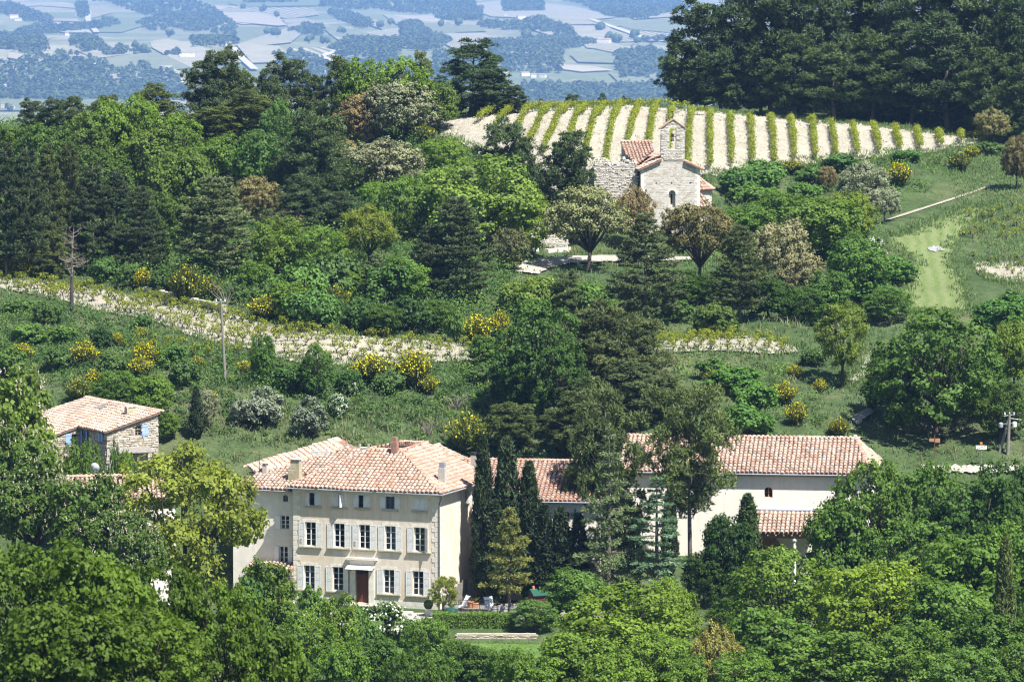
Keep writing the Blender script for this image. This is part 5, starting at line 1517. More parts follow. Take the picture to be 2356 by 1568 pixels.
for i in range(3):
    Qd, t, tr = tiered(11, 3.3, .92, 110 + i, .13, .0, .10, .07, (7, 9), 12, .30, .085, 13, .62, .15)
    proto('blackpine', [('crown', crown_mesh(Qd, t, LM['black'])), ('trunk', with_mat(tr, M_BARKP))], *ext(Qd))
for i in range(2):
    Qd, t, tr = tiered(14, 3.3, .92, 120 + i, .07, .04, -.03, .05, (4, 6), 11, .30, .085, 12, .92, .42)
    proto('cedar', [('crown', crown_mesh(Qd, t, LM['cedar'])), ('trunk', with_mat(tr, M_BARKP))], *ext(Qd))
Qd, t, tr = tiered(9.5, 2.3, .68, 130, .22, .03, .0, .06, (4, 6), 10, .28, .085, 13, .72, .35)
proto('goldcedar', [('crown', crown_mesh(Qd, t, LM['gold'])), ('trunk', with_mat(tr, M_BARKP))], *ext(Qd))
for i in range(3):
    Qd, t, tr = cypress(10, .95, 140 + i, 1150, 9)
    proto('cypress', [('crown', crown_mesh(Qd, t, LM['cypress'])), ('trunk', with_mat(tr, M_BARK))], *ext(Qd))
for i in range(4):
    Qd, t, tr = bushy(150 + i, 1.5, 1.2, 8 + i, .17, 40, 12)
    proto('shrub', [('foliage', crown_mesh(Qd, t, LM['shrub'], 'foliage')), ('stems', with_mat(tr, M_BARK))], *ext(Qd))
for i in range(2):
    Qd, t, tr = bushy(160 + i, 1.4, 1.4, 12, .13, 40, 12, (.4, .65), .22)
    proto('olive', [('foliage', crown_mesh(Qd, t, LM['olive'], 'foliage')), ('stems', with_mat(tr, M_BARK))], *ext(Qd))
for i in range(2):
    Qd, t, tr = bushy(165 + i, 1.5, 1.2, 9, .16, 36, 11)
    rg = np.random.default_rng(i); C = Qd.mean(1); idx = rg.choice(len(C), 700)
    o = unit(C[idx] - np.array([0, 0, .8])); fl = leaf_quads(C[idx] + o * .10, unit(o + rdir(700) * .5), rdir(700), .15, .15)
    proto('whitebush', [('foliage', crown_mesh(Qd, t, LM['shrub'], 'foliage')), ('blossom', crown_mesh(fl, rg.uniform(0, 1, 700), M_WHF, 'blossom')), ('stems', with_mat(tr, M_BARK))], *ext(Qd))
for i in range(3):
    Qd, t, fl, ft = broom(170 + i)
    proto('broom', [('stems', crown_mesh(Qd, t, LM['broom'], 'stems')), ('flowers', crown_mesh(fl, ft, M_YEL, 'flowers'))], *ext(Qd))
    k = RNG.random(len(fl)) < .30
    proto('greenbroom', [('stems', PROTO['broom'][-1][0][0][1]), ('flowers', crown_mesh(fl[k], ft[k], M_YEL, 'flowers'))], *ext(Qd))

# dead conifer
def dead_tree():
    rr = random.Random(4); mb = MB()
    mb.tube([(0, 0, -.5), (0, 0, 1), (.05, 0, 4.6)], [.26, .23, .17], 8)
    m2 = MB(); m2.tube([(.05, 0, 4.55), (.1, 0, 7), (.3, 0, 9.4)], [.16, .1, .03], 7)
    for k in range(30):
        z = rr.uniform(4.2, 9.0); a = rr.uniform(0, 6.28); l = rr.uniform(.8, 2.4) * (1.15 - (z - 4) / 8)
        o = Vector((math.cos(a), math.sin(a), 0)); b = Vector((.05, 0, z)); e = b + o * l + Vector((0, 0, rr.uniform(-.3, .8)))
        m2.tube([b, b.lerp(e, .5) + Vector((0, 0, -.12)), e], [.05, .03, .01], 4)
        for j in range(4):
            p = b.lerp(e, rr.uniform(.4, 1)); m2.tube([p, p + Vector((rr.uniform(-.5, .5), rr.uniform(-.5, .5), rr.uniform(.1, .7)))], [.016, .005], 3)
    return mb, m2

GROUPS = {'oak': 'oaks of the hillside', 'holm': 'holm oaks', 'holmbush': 'holm oaks', 'pine': 'pines of the hillside', 'tallpine': 'pines of the hillside', 'blackpine': 'layered pines', 'cedar': 'cedars beside the houses',
          'goldcedar': 'cedars beside the houses', 'cypress': 'cypress trees', 'shrub': 'bushes on the banks', 'olive': 'grey olive bushes', 'whitebush': 'white flowering bushes', 'broom': 'yellow flowering brooms',
          'greenbroom': 'yellow flowering brooms', 'plane': 'plane trees', 'chestnut': 'flowering chestnuts'}
NAMES = {'oak': ('oak_tree', 'tree'), 'holm': ('holm_oak', 'tree'), 'holmbush': ('holm_oak', 'tree'), 'pine': ('pine_tree', 'tree'), 'tallpine': ('pine_tree', 'tree'), 'blackpine': ('black_pine', 'tree'), 'cedar': ('cedar_tree', 'tree'),
         'goldcedar': ('golden_cedar', 'tree'), 'cypress': ('cypress_tree', 'tree'), 'shrub': ('shrub', 'bush'), 'olive': ('olive_bush', 'bush'), 'whitebush': ('flowering_shrub', 'bush'), 'broom': ('broom_bush', 'bush'),
         'greenbroom': ('broom_bush', 'bush'), 'plane': ('plane_tree', 'tree'), 'chestnut': ('chestnut_tree', 'tree')}
_vc = {}
def plant(kind, x, y, h, w, tint=(1, 1, 1), label=None, group=None, z=None, var=None, rot=None, sink=0.0):
    L = PROTO[kind]
    i = var if var is not None else _vc.get(kind, 0) % len(L)
    _vc[kind] = _vc.get(kind, 0) + 1
    parts, H, W = L[i % len(L)]
    name, cat = NAMES[kind]
    e = empty(name, (x, y, (gz(x, y) if z is None else z) - sink), rot if rot is not None else random.uniform(0, 6.28), label, cat, group or GROUPS[kind])
    sw = w / W
    e.scale = (sw, sw * random.uniform(.92, 1.08), h / H)
    for pn, me in parts:
        o = bpy.data.objects.new(pn, me); COL.objects.link(o); o.parent = e
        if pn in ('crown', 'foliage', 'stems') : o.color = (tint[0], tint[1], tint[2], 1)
        if pn in ('flowers', 'blossom'): o['kind'] = 'stuff'
    return e
LOG = []
def put(kind, cx, base, top, wid, label, tint=(1, 1, 1), Y=None, var=None, group=None, rot=None):
    """place by where it is seen: centre column, ground row, top row, width (q pixels); Y overrides the ground row"""
    if Y is None:
        p = hit(cx, base)
    else:
        d = ray(cx, 700); t = Y / d.y; p = Vector((d.x * t, Y, gz(d.x * t, Y)))
    if p.y > 650 and Y is None:
        d = ray(cx, 240); t = 640 / d.y; p = Vector((d.x * t, 640, gz(d.x * t, 640)))
    ztop = at(cx, top, p.y).z
    h = max(.4, ztop - p.z)
    w = wid * Q / FPX * p.y * {'pine': 1.2, 'holm': 1.12, 'oak': 1.06, 'cypress': 1.4}.get(kind, 1.0)
    LOG.append((kind, cx, round(p.y), round(h, 1), round(w, 1)))
    return plant(kind, p.x, p.y, h, w, tint, label, group, None, var, rot)
# ================================================================== NEAR GROUND COVER
def clamp_poly(qpoly, ymax, qstep=8, rag=.25):
    out = []
    for p in densify(qpoly, qstep):
        h = hit(p[0], p[1], 300.0, 720.0)
        y = min(h.y, ymax); d = ray(*p)
        out.append((d.x * y / d.y + random.uniform(-rag, rag), y + random.uniform(-rag, rag) * 2))
    return out
SOIL_UP = [(985,281),(1012,270),(1080,264),(1150,255),(1300,248),(1450,242),(1560,252),(1700,263),(1900,279),(2050,293),(2200,311),(2262,318),(2250,330),(2150,352),(2000,366),(1900,374),(1750,394),(1650,404),(1550,410),(1400,404),(1250,398),(1150,378),(1070,337),(1000,305)]
SOIL_LO = [(-25,632),(0,636),(102,650),(239,670),(376,694),(506,721),(598,742),(718,762),(805,773),(900,780),(1000,788),(1080,795),(1200,802),(1200,838),(1080,832),(1000,834),(900,838),(805,842),(700,838),(640,826),(578,804),(506,788),(437,774),(362,744),(290,727),(219,716),(154,695),(60,676),(0,664),(-25,660)]
SOIL_RT = [(1505,786),(1600,779),(1740,776),(1775,786),(1830,800),(1835,812),(1785,817),(1650,809),(1505,815)]
PATH_CH = [(1185,612),(1215,600),(1300,593),(1390,590),(1590,594),(1600,600),(1480,604),(1390,604),(1310,608),(1262,620),(1240,633),(1185,627)]
SOIL_M1 = [(2235,602),(2290,606),(2370,600),(2370,655),(2300,648),(2250,630)]
MOWN = [(2040,548),(2110,528),(2225,478),(2300,470),(2240,505),(2210,545),(2192,572),(2184,600),(2215,660),(2230,720),(2074,720),(2088,650),(2106,600),(2050,566)]
PATH_FR = [(1170,595),(1420,595),(1420,650),(1250,672),(1170,655)]
ROAD_A = [(1984,812),(2004,812),(2012,838),(2004,856),(1986,872),(1962,884),(1950,876),(1984,852),(1988,834)]
ROAD_B = [(2120,1074),(2375,1074),(2375,1090),(2120,1090)]
ROAD_C = [(1958,968),(1985,948),(2010,940),(2010,952),(1990,966),(1972,980)]
EXCL = [SOIL_UP, SOIL_LO, SOIL_RT, PATH_CH, ROAD_A, ROAD_B, ROAD_C]
drape('vineyard_soil', clamp_poly(SOIL_UP, 648.0), M_SOIL, 1.6, .14, gz)
drape('vineyard_soil', clamp_poly(SOIL_LO, 640.0, 6, .15), M_SOIL, 1.1, .16, gz)
drape('vineyard_soil', clamp_poly(SOIL_RT, 640.0, 5, .1), M_SOIL, .9, .2, gz)
drape('vineyard_soil', clamp_poly(SOIL_M1, 640.0), M_SOIL, 1.0, .15, gz)
drape('path', clamp_poly(PATH_CH, 640.0, 5, .1), M_PATH, .9, .22, gz)
drape('road', clamp_poly(ROAD_A, 640.0, 5, .1), M_PATH, .9, .22, gz)
drape('road', clamp_poly(ROAD_B, 640.0, 5, .1), M_PATH, .9, .22, gz)
drape('road', clamp_poly(ROAD_C, 640.0, 5, .1), M_PATH, .9, .22, gz)
ribbon('path', [(2020,514),(2100,488),(2200,456),(2290,424)], .55, M_SOIL, gz, .12, 300.0, 720.0, .5)
def mown_material():
    m, nt, p = _nt('mown_grass')
    tc = N(nt, 'ShaderNodeTexCoord'); mp = N(nt, 'ShaderNodeMapping'); mp.inputs['Rotation'].default_value = (0, 0, .06)
    nt.links.new(tc.outputs['Object'], mp.inputs['Vector'])
    w = N(nt, 'ShaderNodeTexWave', wave_type='BANDS', bands_direction='X'); w.inputs['Scale'].default_value = .21; w.inputs['Distortion'].default_value = 4.5; w.inputs['Detail'].default_value = 3
    w.inputs['Detail Scale'].default_value = .6
    nt.links.new(mp.outputs[0], w.inputs['Vector'])
    r = ramp(nt, w.outputs['Fac'], [(.0, (.115, .155, .055)), (.55, (.135, .17, .068)), (1.0, (.15, .178, .08))])
    n2 = noise(nt, 2.5, 5, .75); r2 = ramp(nt, n2.outputs['Fac'], [(.3, (.72, .75, .7)), (.7, (1.2, 1.18, 1.15))])
    nt.links.new(mix(nt, r.outputs['Color'], r2.outputs['Color'], 1.0, 'MULTIPLY'), p.inputs['Base Color'])
    p.inputs['Roughness'].default_value = 1; p.inputs['Specular IOR Level'].default_value = .1
    bump(nt, p, n2.outputs['Fac'], .8, .2)
    return m
M_MOWN = mown_material()
drape('mown_meadow', clamp_poly(MOWN, 640.0, 4, .3), M_MOWN, 2.0, .10, gz)
M_ASH = mat('white_ash', (.24, .24, .24), 1.0, 3.0, .2)
tag(drape('ash_heap', clamp_poly([(2136,574),(2150,570),(2168,572),(2172,577),(2150,580),(2140,578)], 640.0, 2, .25), M_ASH, 1.0, .2, gz, kind=None), 'white patch of ash from a bonfire on the mown grass', 'ash heap')

def proj_np(x, y, z):
    dz = z - ZC
    d = y * CP - dz * SP; up = y * SP + dz * CP
    return (512 + FPX * x / d) / Q, (340.5 - FPX * up / d) / Q
def scatter(n, x0, x1, y0, y1, inc=None, exc=(), dens=None):
    x = RNG.uniform(x0, x1, n); y = RNG.uniform(y0, y1, n); z = gz_np(x, y)
    qx, qy = proj_np(x, y, z)
    ok = (qx > -60) & (qx < 2420) & (qy < 1640)
    if inc is not None:
        k = np.zeros(n, bool)
        for p in inc: k |= in_poly(qx, qy, p)
        ok &= k
    for p in exc: ok &= ~in_poly(qx, qy, p)
    return np.stack([x, y, z], 1)[ok], qx[ok], qy[ok]
SHELF = [(-100,0)]
def not_shelf(P):
    s = (P[:, 0] > -34) & (P[:, 0] < 44) & (P[:, 1] > 383) & (P[:, 1] < 419)
    st = (P[:, 0] > -55) & (P[:, 0] < -30) & (P[:, 1] > 410) & (P[:, 1] < 428)
    ch = (P[:, 0] > 2) & (P[:, 0] < 27) & (P[:, 1] > 544) & (P[:, 1] < 556)
    return ~(s | st | ch)
def grass(name, P, h, w, tint, n_per, seed, mat_='grass', col=(1, 1, 1)):
    rg = np.random.default_rng(seed); m = len(P) * n_per
    p = np.repeat(P, n_per, 0) + rg.normal(size=(m, 3)) * np.array([.22, .22, 0])
    hh = h * rg.uniform(.5, 1.35, m) * np.repeat(rg.uniform(.6, 1.3, len(P)), n_per)
    d = unit(np.stack([rg.normal(size=m) * .38, rg.normal(size=m) * .38, np.ones(m)], 1))
    nn = unit(np.stack([rg.normal(size=m), rg.normal(size=m) - .4, rg.uniform(0, .6, m)], 1))
    Qd = leaf_quads(p + d * hh[:, None] * .48, nn, d, hh, w * rg.uniform(.7, 1.4, m))
    t = np.clip(np.repeat(rg.uniform(.1, .9, len(P)), n_per) * .6 + rg.uniform(0, .4, m), 0, 1)
    o = crown_mesh(Qd, t, LM[mat_], name); o = obj(name, o, None, None, 'stuff'); o.color = (*col, 1)
    return o
def undergrowth(name, P, r, h, n, leaf, seed, mat_='shrub', col=(1, 1, 1)):
    rg = np.random.default_rng(seed); m = len(P) * n
    sc = np.repeat(rg.uniform(.5, 1.5, len(P)), n)
    g = unit(rg.normal(size=(m, 3))); g[:, 2] = np.abs(g[:, 2])
    p = np.repeat(P, n, 0) + g * (sc * rg.uniform(.55, 1.05, m))[:, None] * np.array([r, r, h])
    nn = unit(g + np.array([0, 0, .4]) + rg.normal(size=(m, 3)) * .5)
    s = leaf * rg.uniform(.7, 1.3, m)
    t = np.clip(np.repeat(rg.uniform(.1, .9, len(P)), n) * .6 + rg.uniform(0, .4, m), 0, 1)
    o = obj(name, crown_mesh(leaf_quads(p, nn, rg.normal(size=(m, 3)), s * 1.2, s), t, LM[mat_], name), None, None, 'stuff'); o.color = (*col, 1)
MEADOW = [(1990,520),(2060,430),(2300,340),(2400,340),(2400,760),(2200,760),(2060,720),(2060,600)]
P_, _, _ = scatter(26000, -75, 95, 424, 600, None, EXCL + [MOWN, MEADOW]); P_ = P_[not_shelf(P_)]
grass('bank_grass', P_, .55, .10, 0, 5, 1, col=(.8, .95, 1.0))
P_ = P_[(np.sin(P_[:, 0] * .45 + 2 * np.sin(P_[:, 1] * .2)) * np.sin(P_[:, 1] * .5 + P_[:, 0] * .13)) > .35]
grass('dry_grass', P_, .70, .09, 0, 4, 31, col=(1.7, 1.25, 1.5))
for _i, _p in enumerate((SOIL_UP, SOIL_LO, SOIL_RT, PATH_CH, ROAD_A, SOIL_M1, MOWN)):
    if _i == 3: continue
    _w = clamp_poly(_p, 648.0, 1.2, 1.0); _w = [p for p in _w for _ in range(1 if _i in (1, 2) else 2)]
    _x = np.array([p[0] + random.gauss(0, .45) for p in _w]); _y = np.array([p[1] + random.gauss(0, .55) for p in _w])
    grass('edge_grass', np.stack([_x, _y, gz_np(_x, _y) + .1], 1), .42, .10, 0, 5, 40 + _i, col=(.95, 1.05, .9))
for _p, _n, _b in ((SOIL_UP, 9000, (-20, 75, 555, 650)), (SOIL_LO, 2200, (-80, 25, 440, 510)), (SOIL_M1, 6000, (55, 110, 470, 560))):
    P_, _, _ = scatter(_n, *_b, [_p]); P_[:, 2] += .12
    k = np.sin(P_[:, 0] * .9) * np.sin(P_[:, 1] * .23 + P_[:, 0] * .4) > (-.1 if _p is SOIL_M1 else .25)
    grass('soil_weeds', P_[k], .16, .07, 0, 4, 50, col=(1.15, 1.1, .9))
P_, _, _ = scatter(42000, 55, 110, 470, 610, [MEADOW], [MOWN, SOIL_M1, SOIL_UP])
grass('meadow_grass', P_, .40, .09, 0, 6, 2, col=(1.15, 1.25, 1.2))
P_, _, _ = scatter(22000, 55, 110, 470, 610, [MOWN], [])
grass('cut_grass', P_, .13, .08, 0, 5, 3, col=(1.75, 1.5, 1.35))
WOOD_L = [(-60,250),(300,230),(900,240),(1010,300),(1080,350),(1240,400),(1240,560),(1180,640),(1200,780),(1000,775),(800,760),(600,730),(500,700),(250,650),(-60,625)]
BANK_L = [(-60,690),(150,710),(300,745),(430,790),(560,815),(700,850),(1150,850),(1200,960),(1000,960),(420,960),(300,900),(100,880),(-60,860)]
SLOPE_R = [(1480,620),(1720,400),(1900,380),(2250,345),(2180,420),(1990,520),(2060,600),(2060,720),(1900,760),(1800,700),(1600,740)]
UP_R = [(1560,120),(2420,60),(2420,320),(2260,310),(1900,262),(1570,235)]
P_, _, _ = scatter(5200, -80, 25, 455, 640, [WOOD_L], EXCL); P_ = P_[not_shelf(P_)]
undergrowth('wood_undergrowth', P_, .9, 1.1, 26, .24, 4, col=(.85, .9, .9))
P_, _, _ = scatter(2600, -80, 30, 424, 500, [BANK_L], EXCL); P_ = P_[not_shelf(P_)]
undergrowth('bank_undergrowth', P_, .7, .8, 24, .17, 5, col=(.95, 1.05, .95))
P_, _, _ = scatter(2600, 10, 90, 460, 600, [SLOPE_R], EXCL + [MOWN]); P_ = P_[not_shelf(P_)]
undergrowth('slope_undergrowth', P_, .75, .75, 26, .17, 6, col=(1.0, 1.15, 1.0))
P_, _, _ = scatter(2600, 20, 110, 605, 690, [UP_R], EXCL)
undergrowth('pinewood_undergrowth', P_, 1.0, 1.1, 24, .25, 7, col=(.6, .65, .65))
def thicket(name, n, x0, x1, y0, y1, inc, exc, r, seed, col, h=1.0, keep=None):
    P, _, _ = scatter(n, x0, x1, y0, y1, inc, list(exc) + [PATH_FR]); P = P[not_shelf(P)]
    rg = np.random.default_rng(seed); k = len(P); sub = 4; m = 30
    s = rg.uniform(.5, 1.35, k) * r
    c = np.repeat(P, sub, 0) + rg.normal(size=(k * sub, 3)) * np.repeat(s, sub)[:, None] * np.array([.55, .55, .18]) + np.array([0, 0, .35]) * np.repeat(s, sub)[:, None] * h
    sc = np.repeat(s, sub) * .62
    g = unit(rg.normal(size=(k * sub * m, 3))); ss = np.repeat(sc, m)
    p = np.repeat(c, m, 0) + g * (ss * rg.uniform(.6, 1.08, len(g)))[:, None] * np.array([1, 1, h])
    nn = unit(g * .9 + np.array([0, 0, .45]) + rg.normal(size=g.shape) * .5)
    l = (.13 + .05 * ss) * rg.uniform(.7, 1.3, len(g))
    t = np.clip(np.repeat(np.repeat(rg.uniform(-.1, 1.0, k), sub), m) + rg.normal(size=len(g)) * .15, 0, 1)
    o = obj(name, crown_mesh(leaf_quads(p, nn, rg.normal(size=g.shape), l * 1.2, l), t, TH_MAT, name), None, None, 'stuff'); o.color = (*col, 1)
LOWB = [(400,925),(1160,925),(1260,1050),(700,1040),(420,1000)]
TH_MAT = leaf_mat('thicket_leaf', (.062, .112, .030), .35, .6, (.130, .185, .052), var=.3)
thicket('wood_thicket', 1500, -80, 28, 455, 640, [WOOD_L], EXCL, 2.1, 21, (1.0, 1.1, .9), 1.25)
thicket('wood_thicket', 900, -80, 28, 455, 560, [WOOD_L], EXCL, 1.6, 26, (.75, .95, 1.0), 1.1)
thicket('bank_thicket', 1900, -80, 30, 424, 485, [BANK_L], EXCL, .95, 22, (.95, 1.08, .9), .9)
thicket('bank_thicket', 900, -80, 30, 424, 485, [BANK_L], EXCL, 1.0, 27, (.7, .85, .95), .9)
thicket('bank_thicket', 900, -60, 15, 418, 445, [LOWB], EXCL, .55, 28, (.95, 1.0, 1.15), .7)
P_, _, _ = scatter(5000, -60, 15, 418, 445, [LOWB]); P_ = P_[not_shelf(P_)]
grass('dry_grass', P_, .7, .09, 0, 4, 32, col=(1.35, 1.15, 1.35))
thicket('slope_thicket', 1700, 5, 90, 430, 600, [SLOPE_R, [(1180,640),(1480,620),(1600,760),(1200,780)], [(1530,830),(1830,840),(1900,990),(1540,990)]], EXCL + [MOWN], 1.05, 23, (1.0, 1.12, .9))
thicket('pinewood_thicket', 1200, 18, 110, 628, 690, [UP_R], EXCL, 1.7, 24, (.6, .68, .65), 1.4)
# loose stones on the vineyard soil
def stones_on(name, poly, n, x0, x1, y0, y1, seed, s=.13):
    P, _, _ = scatter(n, x0, x1, y0, y1, [poly], [])
    rg = np.random.default_rng(seed); k = len(P)
    oc = np.array([(1,0,0),(0,1,0),(-1,0,0),(0,-1,0),(0,0,.8)]); F0 = np.array([(0,1,4),(1,2,4),(2,3,4),(3,0,4)])
    V = P[:, None, :] + oc[None] * (s * rg.uniform(.4, 1.5, (k, 1, 1))) * rg.uniform(.6, 1.3, (k, 5, 3)) + np.array([0, 0, .10])
    F = (F0[None] + 5 * np.arange(k)[:, None, None]).reshape(-1, 3)
    o = obj(name, np_mesh(name, V.reshape(-1, 3), F), mat('field_stone', (.34, .315, .27), .95, 8, .25), None, 'stuff')
stones_on('field_stones', SOIL_UP, 30000, -20, 75, 555, 650, 8, .14)
stones_on('field_stones', SOIL_LO, 14000, -80, 25, 440, 510, 9, .08)

# ================================================================== VINES
def leaf_blob(P, n, r, leaf, rg, flat=1.0):
    m = len(P) * n
    g = rg.normal(size=(m, 3)) * r * np.array([1, 1, flat])
    p = np.repeat(P, n, 0) + g
    nn = unit(unit(g) * .6 + np.array([0, 0, .6]) + rg.normal(size=(m, 3)) * .6)
    s = leaf * rg.uniform(.7, 1.3, m)
    return leaf_quads(p, nn, rg.normal(size=(m, 3)), s * 1.15, s)
VINE_T = []; VINE_L = []
for i in range(6):
    rr = random.Random(i); rg = np.random.default_rng(i)
    mb = MB(); k1 = Vector((rr.uniform(-.1, .1), rr.uniform(-.1, .1), .42))
    mb.tube([(0, 0, -.12), (rr.uniform(-.06, .06), 0, .2), k1], [.065, .05, .055], 5)
    tips = []
    for j in range(4):
        a = j * 1.57 + rr.uniform(-.4, .4); e = k1 + Vector((math.cos(a) * .3, math.sin(a) * .3, rr.uniform(.15, .3)))
        mb.tube([k1, k1.lerp(e, .5) + Vector((0, 0, -.03)), e], [.045, .032, .022], 4); tips.append(e)
    me = mb.mesh('vine_stock'); me.materials.append(M_BARK); VINE_T.append(me)
    P = np.array([tuple(t + Vector((rr.uniform(-.12, .12), rr.uniform(-.12, .12), rr.uniform(.0, .5)))) for t in tips for _ in range(4)])
    Qd = leaf_blob(P, 6, .11, .15, rg)
    VINE_L.append(crown_mesh(Qd, rg.uniform(0, 1, len(Qd)), LM['vine'], 'foliage'))
def vine_positions(poly, a, b, du, dv, nv0, nv1, jit=.14):
    """rows parallel to the line a-b"""
    a = Vector((a.x, a.y)); b = Vector((b.x, b.y)); d = (b - a); L = d.length; d.normalize(); nrm = Vector((-d.y, d.x))
    out = []
    for j in range(nv0, nv1):
        for i in range(-5, int(L / du) + 6):
            p = a + d * (i * du + (j % 2) * du * .5) + nrm * (j * dv)
            x = p.x + random.gauss(0, jit); y = p.y + random.gauss(0, jit)
            qx, qy = proj((x, y, gz(x, y)))
            if in_poly(np.array([qx]), np.array([qy]), poly)[0] and random.random() > .06: out.append((x, y))
    return out
VP = vine_positions(SOIL_LO, hit(0, 650), hit(600, 775), 1.3, 1.85, -9, 12) 
VP = [p for p in VP if proj((p[0], p[1], gz(*p)))[0] < 640] + [p for p in vine_positions(SOIL_LO, hit(640, 800), hit(1180, 820), 1.3, 1.85, -6, 10) if proj((p[0], p[1], gz(*p)))[0] >= 640]
VP2 = vine_positions(SOIL_RT, hit(1520, 797), hit(1780, 795), 1.45, 1.8, -4, 5)
VP3 = [(p[0], p[1]) for p in vine_positions([(256,792),(420,796),(580,806),(590,830),(420,822),(256,818)], hit(256, 805), hit(580, 818), 1.5, 1.9, -4, 5)]
def vlab(p):
    qx, qy = proj((p[0], p[1], gz(*p)))
    seg = next(t for l, t in ((150, 'left of the dead pine'), (310, 'just right of the dead pine'), (420, 'midway between dead pine and pole'), (520, 'just left of the wooden pole'), (640, 'just right of the wooden pole'), (780, 'below the dark thicket'), (920, 'behind the bright broom pair'), (1060, 'right of the bright brooms'), (9e9, 'at the strip end by the dark oaks')) if qx < l)
    col = [q_ for q_ in VP if abs(proj((q_[0], q_[1], gz(*q_)))[0] - qx) < 40]
    r_ = sum(1 for q_ in col if proj((q_[0], q_[1], gz(*q_)))[1] < qy) / max(1, len(col))
    return 'bush vine, %s rows of stony strip, %s' % ('upper' if r_ < .34 else 'middle' if r_ < .67 else 'lower', seg)
def vlab2(p):
    qx, qy = proj((p[0], p[1], gz(*p)))
    return 'bush vine on the short strip right of the dark clump, %s' % next(t for l, t in ((1580, 'at its left end'), (1660, 'left of its middle'), (1730, 'right of its middle'), (9e9, 'at its right end')) if qx < l)
def vlab3(p):
    qx, qy = proj((p[0], p[1], gz(*p)))
    return 'bush vine among grass on the terrace below the strip, %s' % ('left part' if qx < 380 else 'middle part' if qx < 500 else 'by the pole')
VALL = [(p, vlab(p), 'bush vines on the long lower strip') for p in VP] + [(p, vlab2(p), 'bush vines on the short right strip') for p in VP2] + [(p, vlab3(p), 'bush vines on the grassy terrace') for p in VP3]
VALL.sort(key=lambda t: t[0][1])
_rv = []
print('vines', len(VP), len(VP2), len(VP3))
for n_, ((x, y), lb, gp) in enumerate(VALL):
    k = random.randrange(6); s = random.uniform(.75, 1.05)
    if n_ < 290:
        o = bpy.data.objects.new('grape_vine', VINE_T[k]); COL.objects.link(o); tag(o, lb, 'vine', gp)
        o.location = (x, y, gz(x, y) + .08); o.rotation_euler = (0, 0, random.uniform(0, 6.28)); o.scale = (s, s, s)
        f = bpy.data.objects.new('foliage', VINE_L[(k + n_) % 6]); COL.objects.link(f); f.parent = o
    else: _rv.append((x, y, k, s))
if _rv:
    Qs = []; mb = MB()
    for x, y, k, s in _rv:
        me = VINE_L[k]; co = np.empty(len(me.vertices) * 3, np.float32); me.vertices.foreach_get('co', co)
        Qs.append(co.reshape(-1, 4, 3) * s + np.array([x, y, gz(x, y) + .08]))
        mb.tube([(x, y, gz(x, y) - .05), (x + .05, y, gz(x, y) + .3), (x, y, gz(x, y) + .6)], [.06, .05, .04], 4)
    Qs = np.concatenate(Qs)
    o = obj('distant_vines', crown_mesh(Qs, RNG.uniform(0, 1, len(Qs)), LM['vine'], 'distant_vines'), None, None, 'stuff')
    o2 = mb.build('distant_vine_stocks', M_BARK, None, 'stuff')

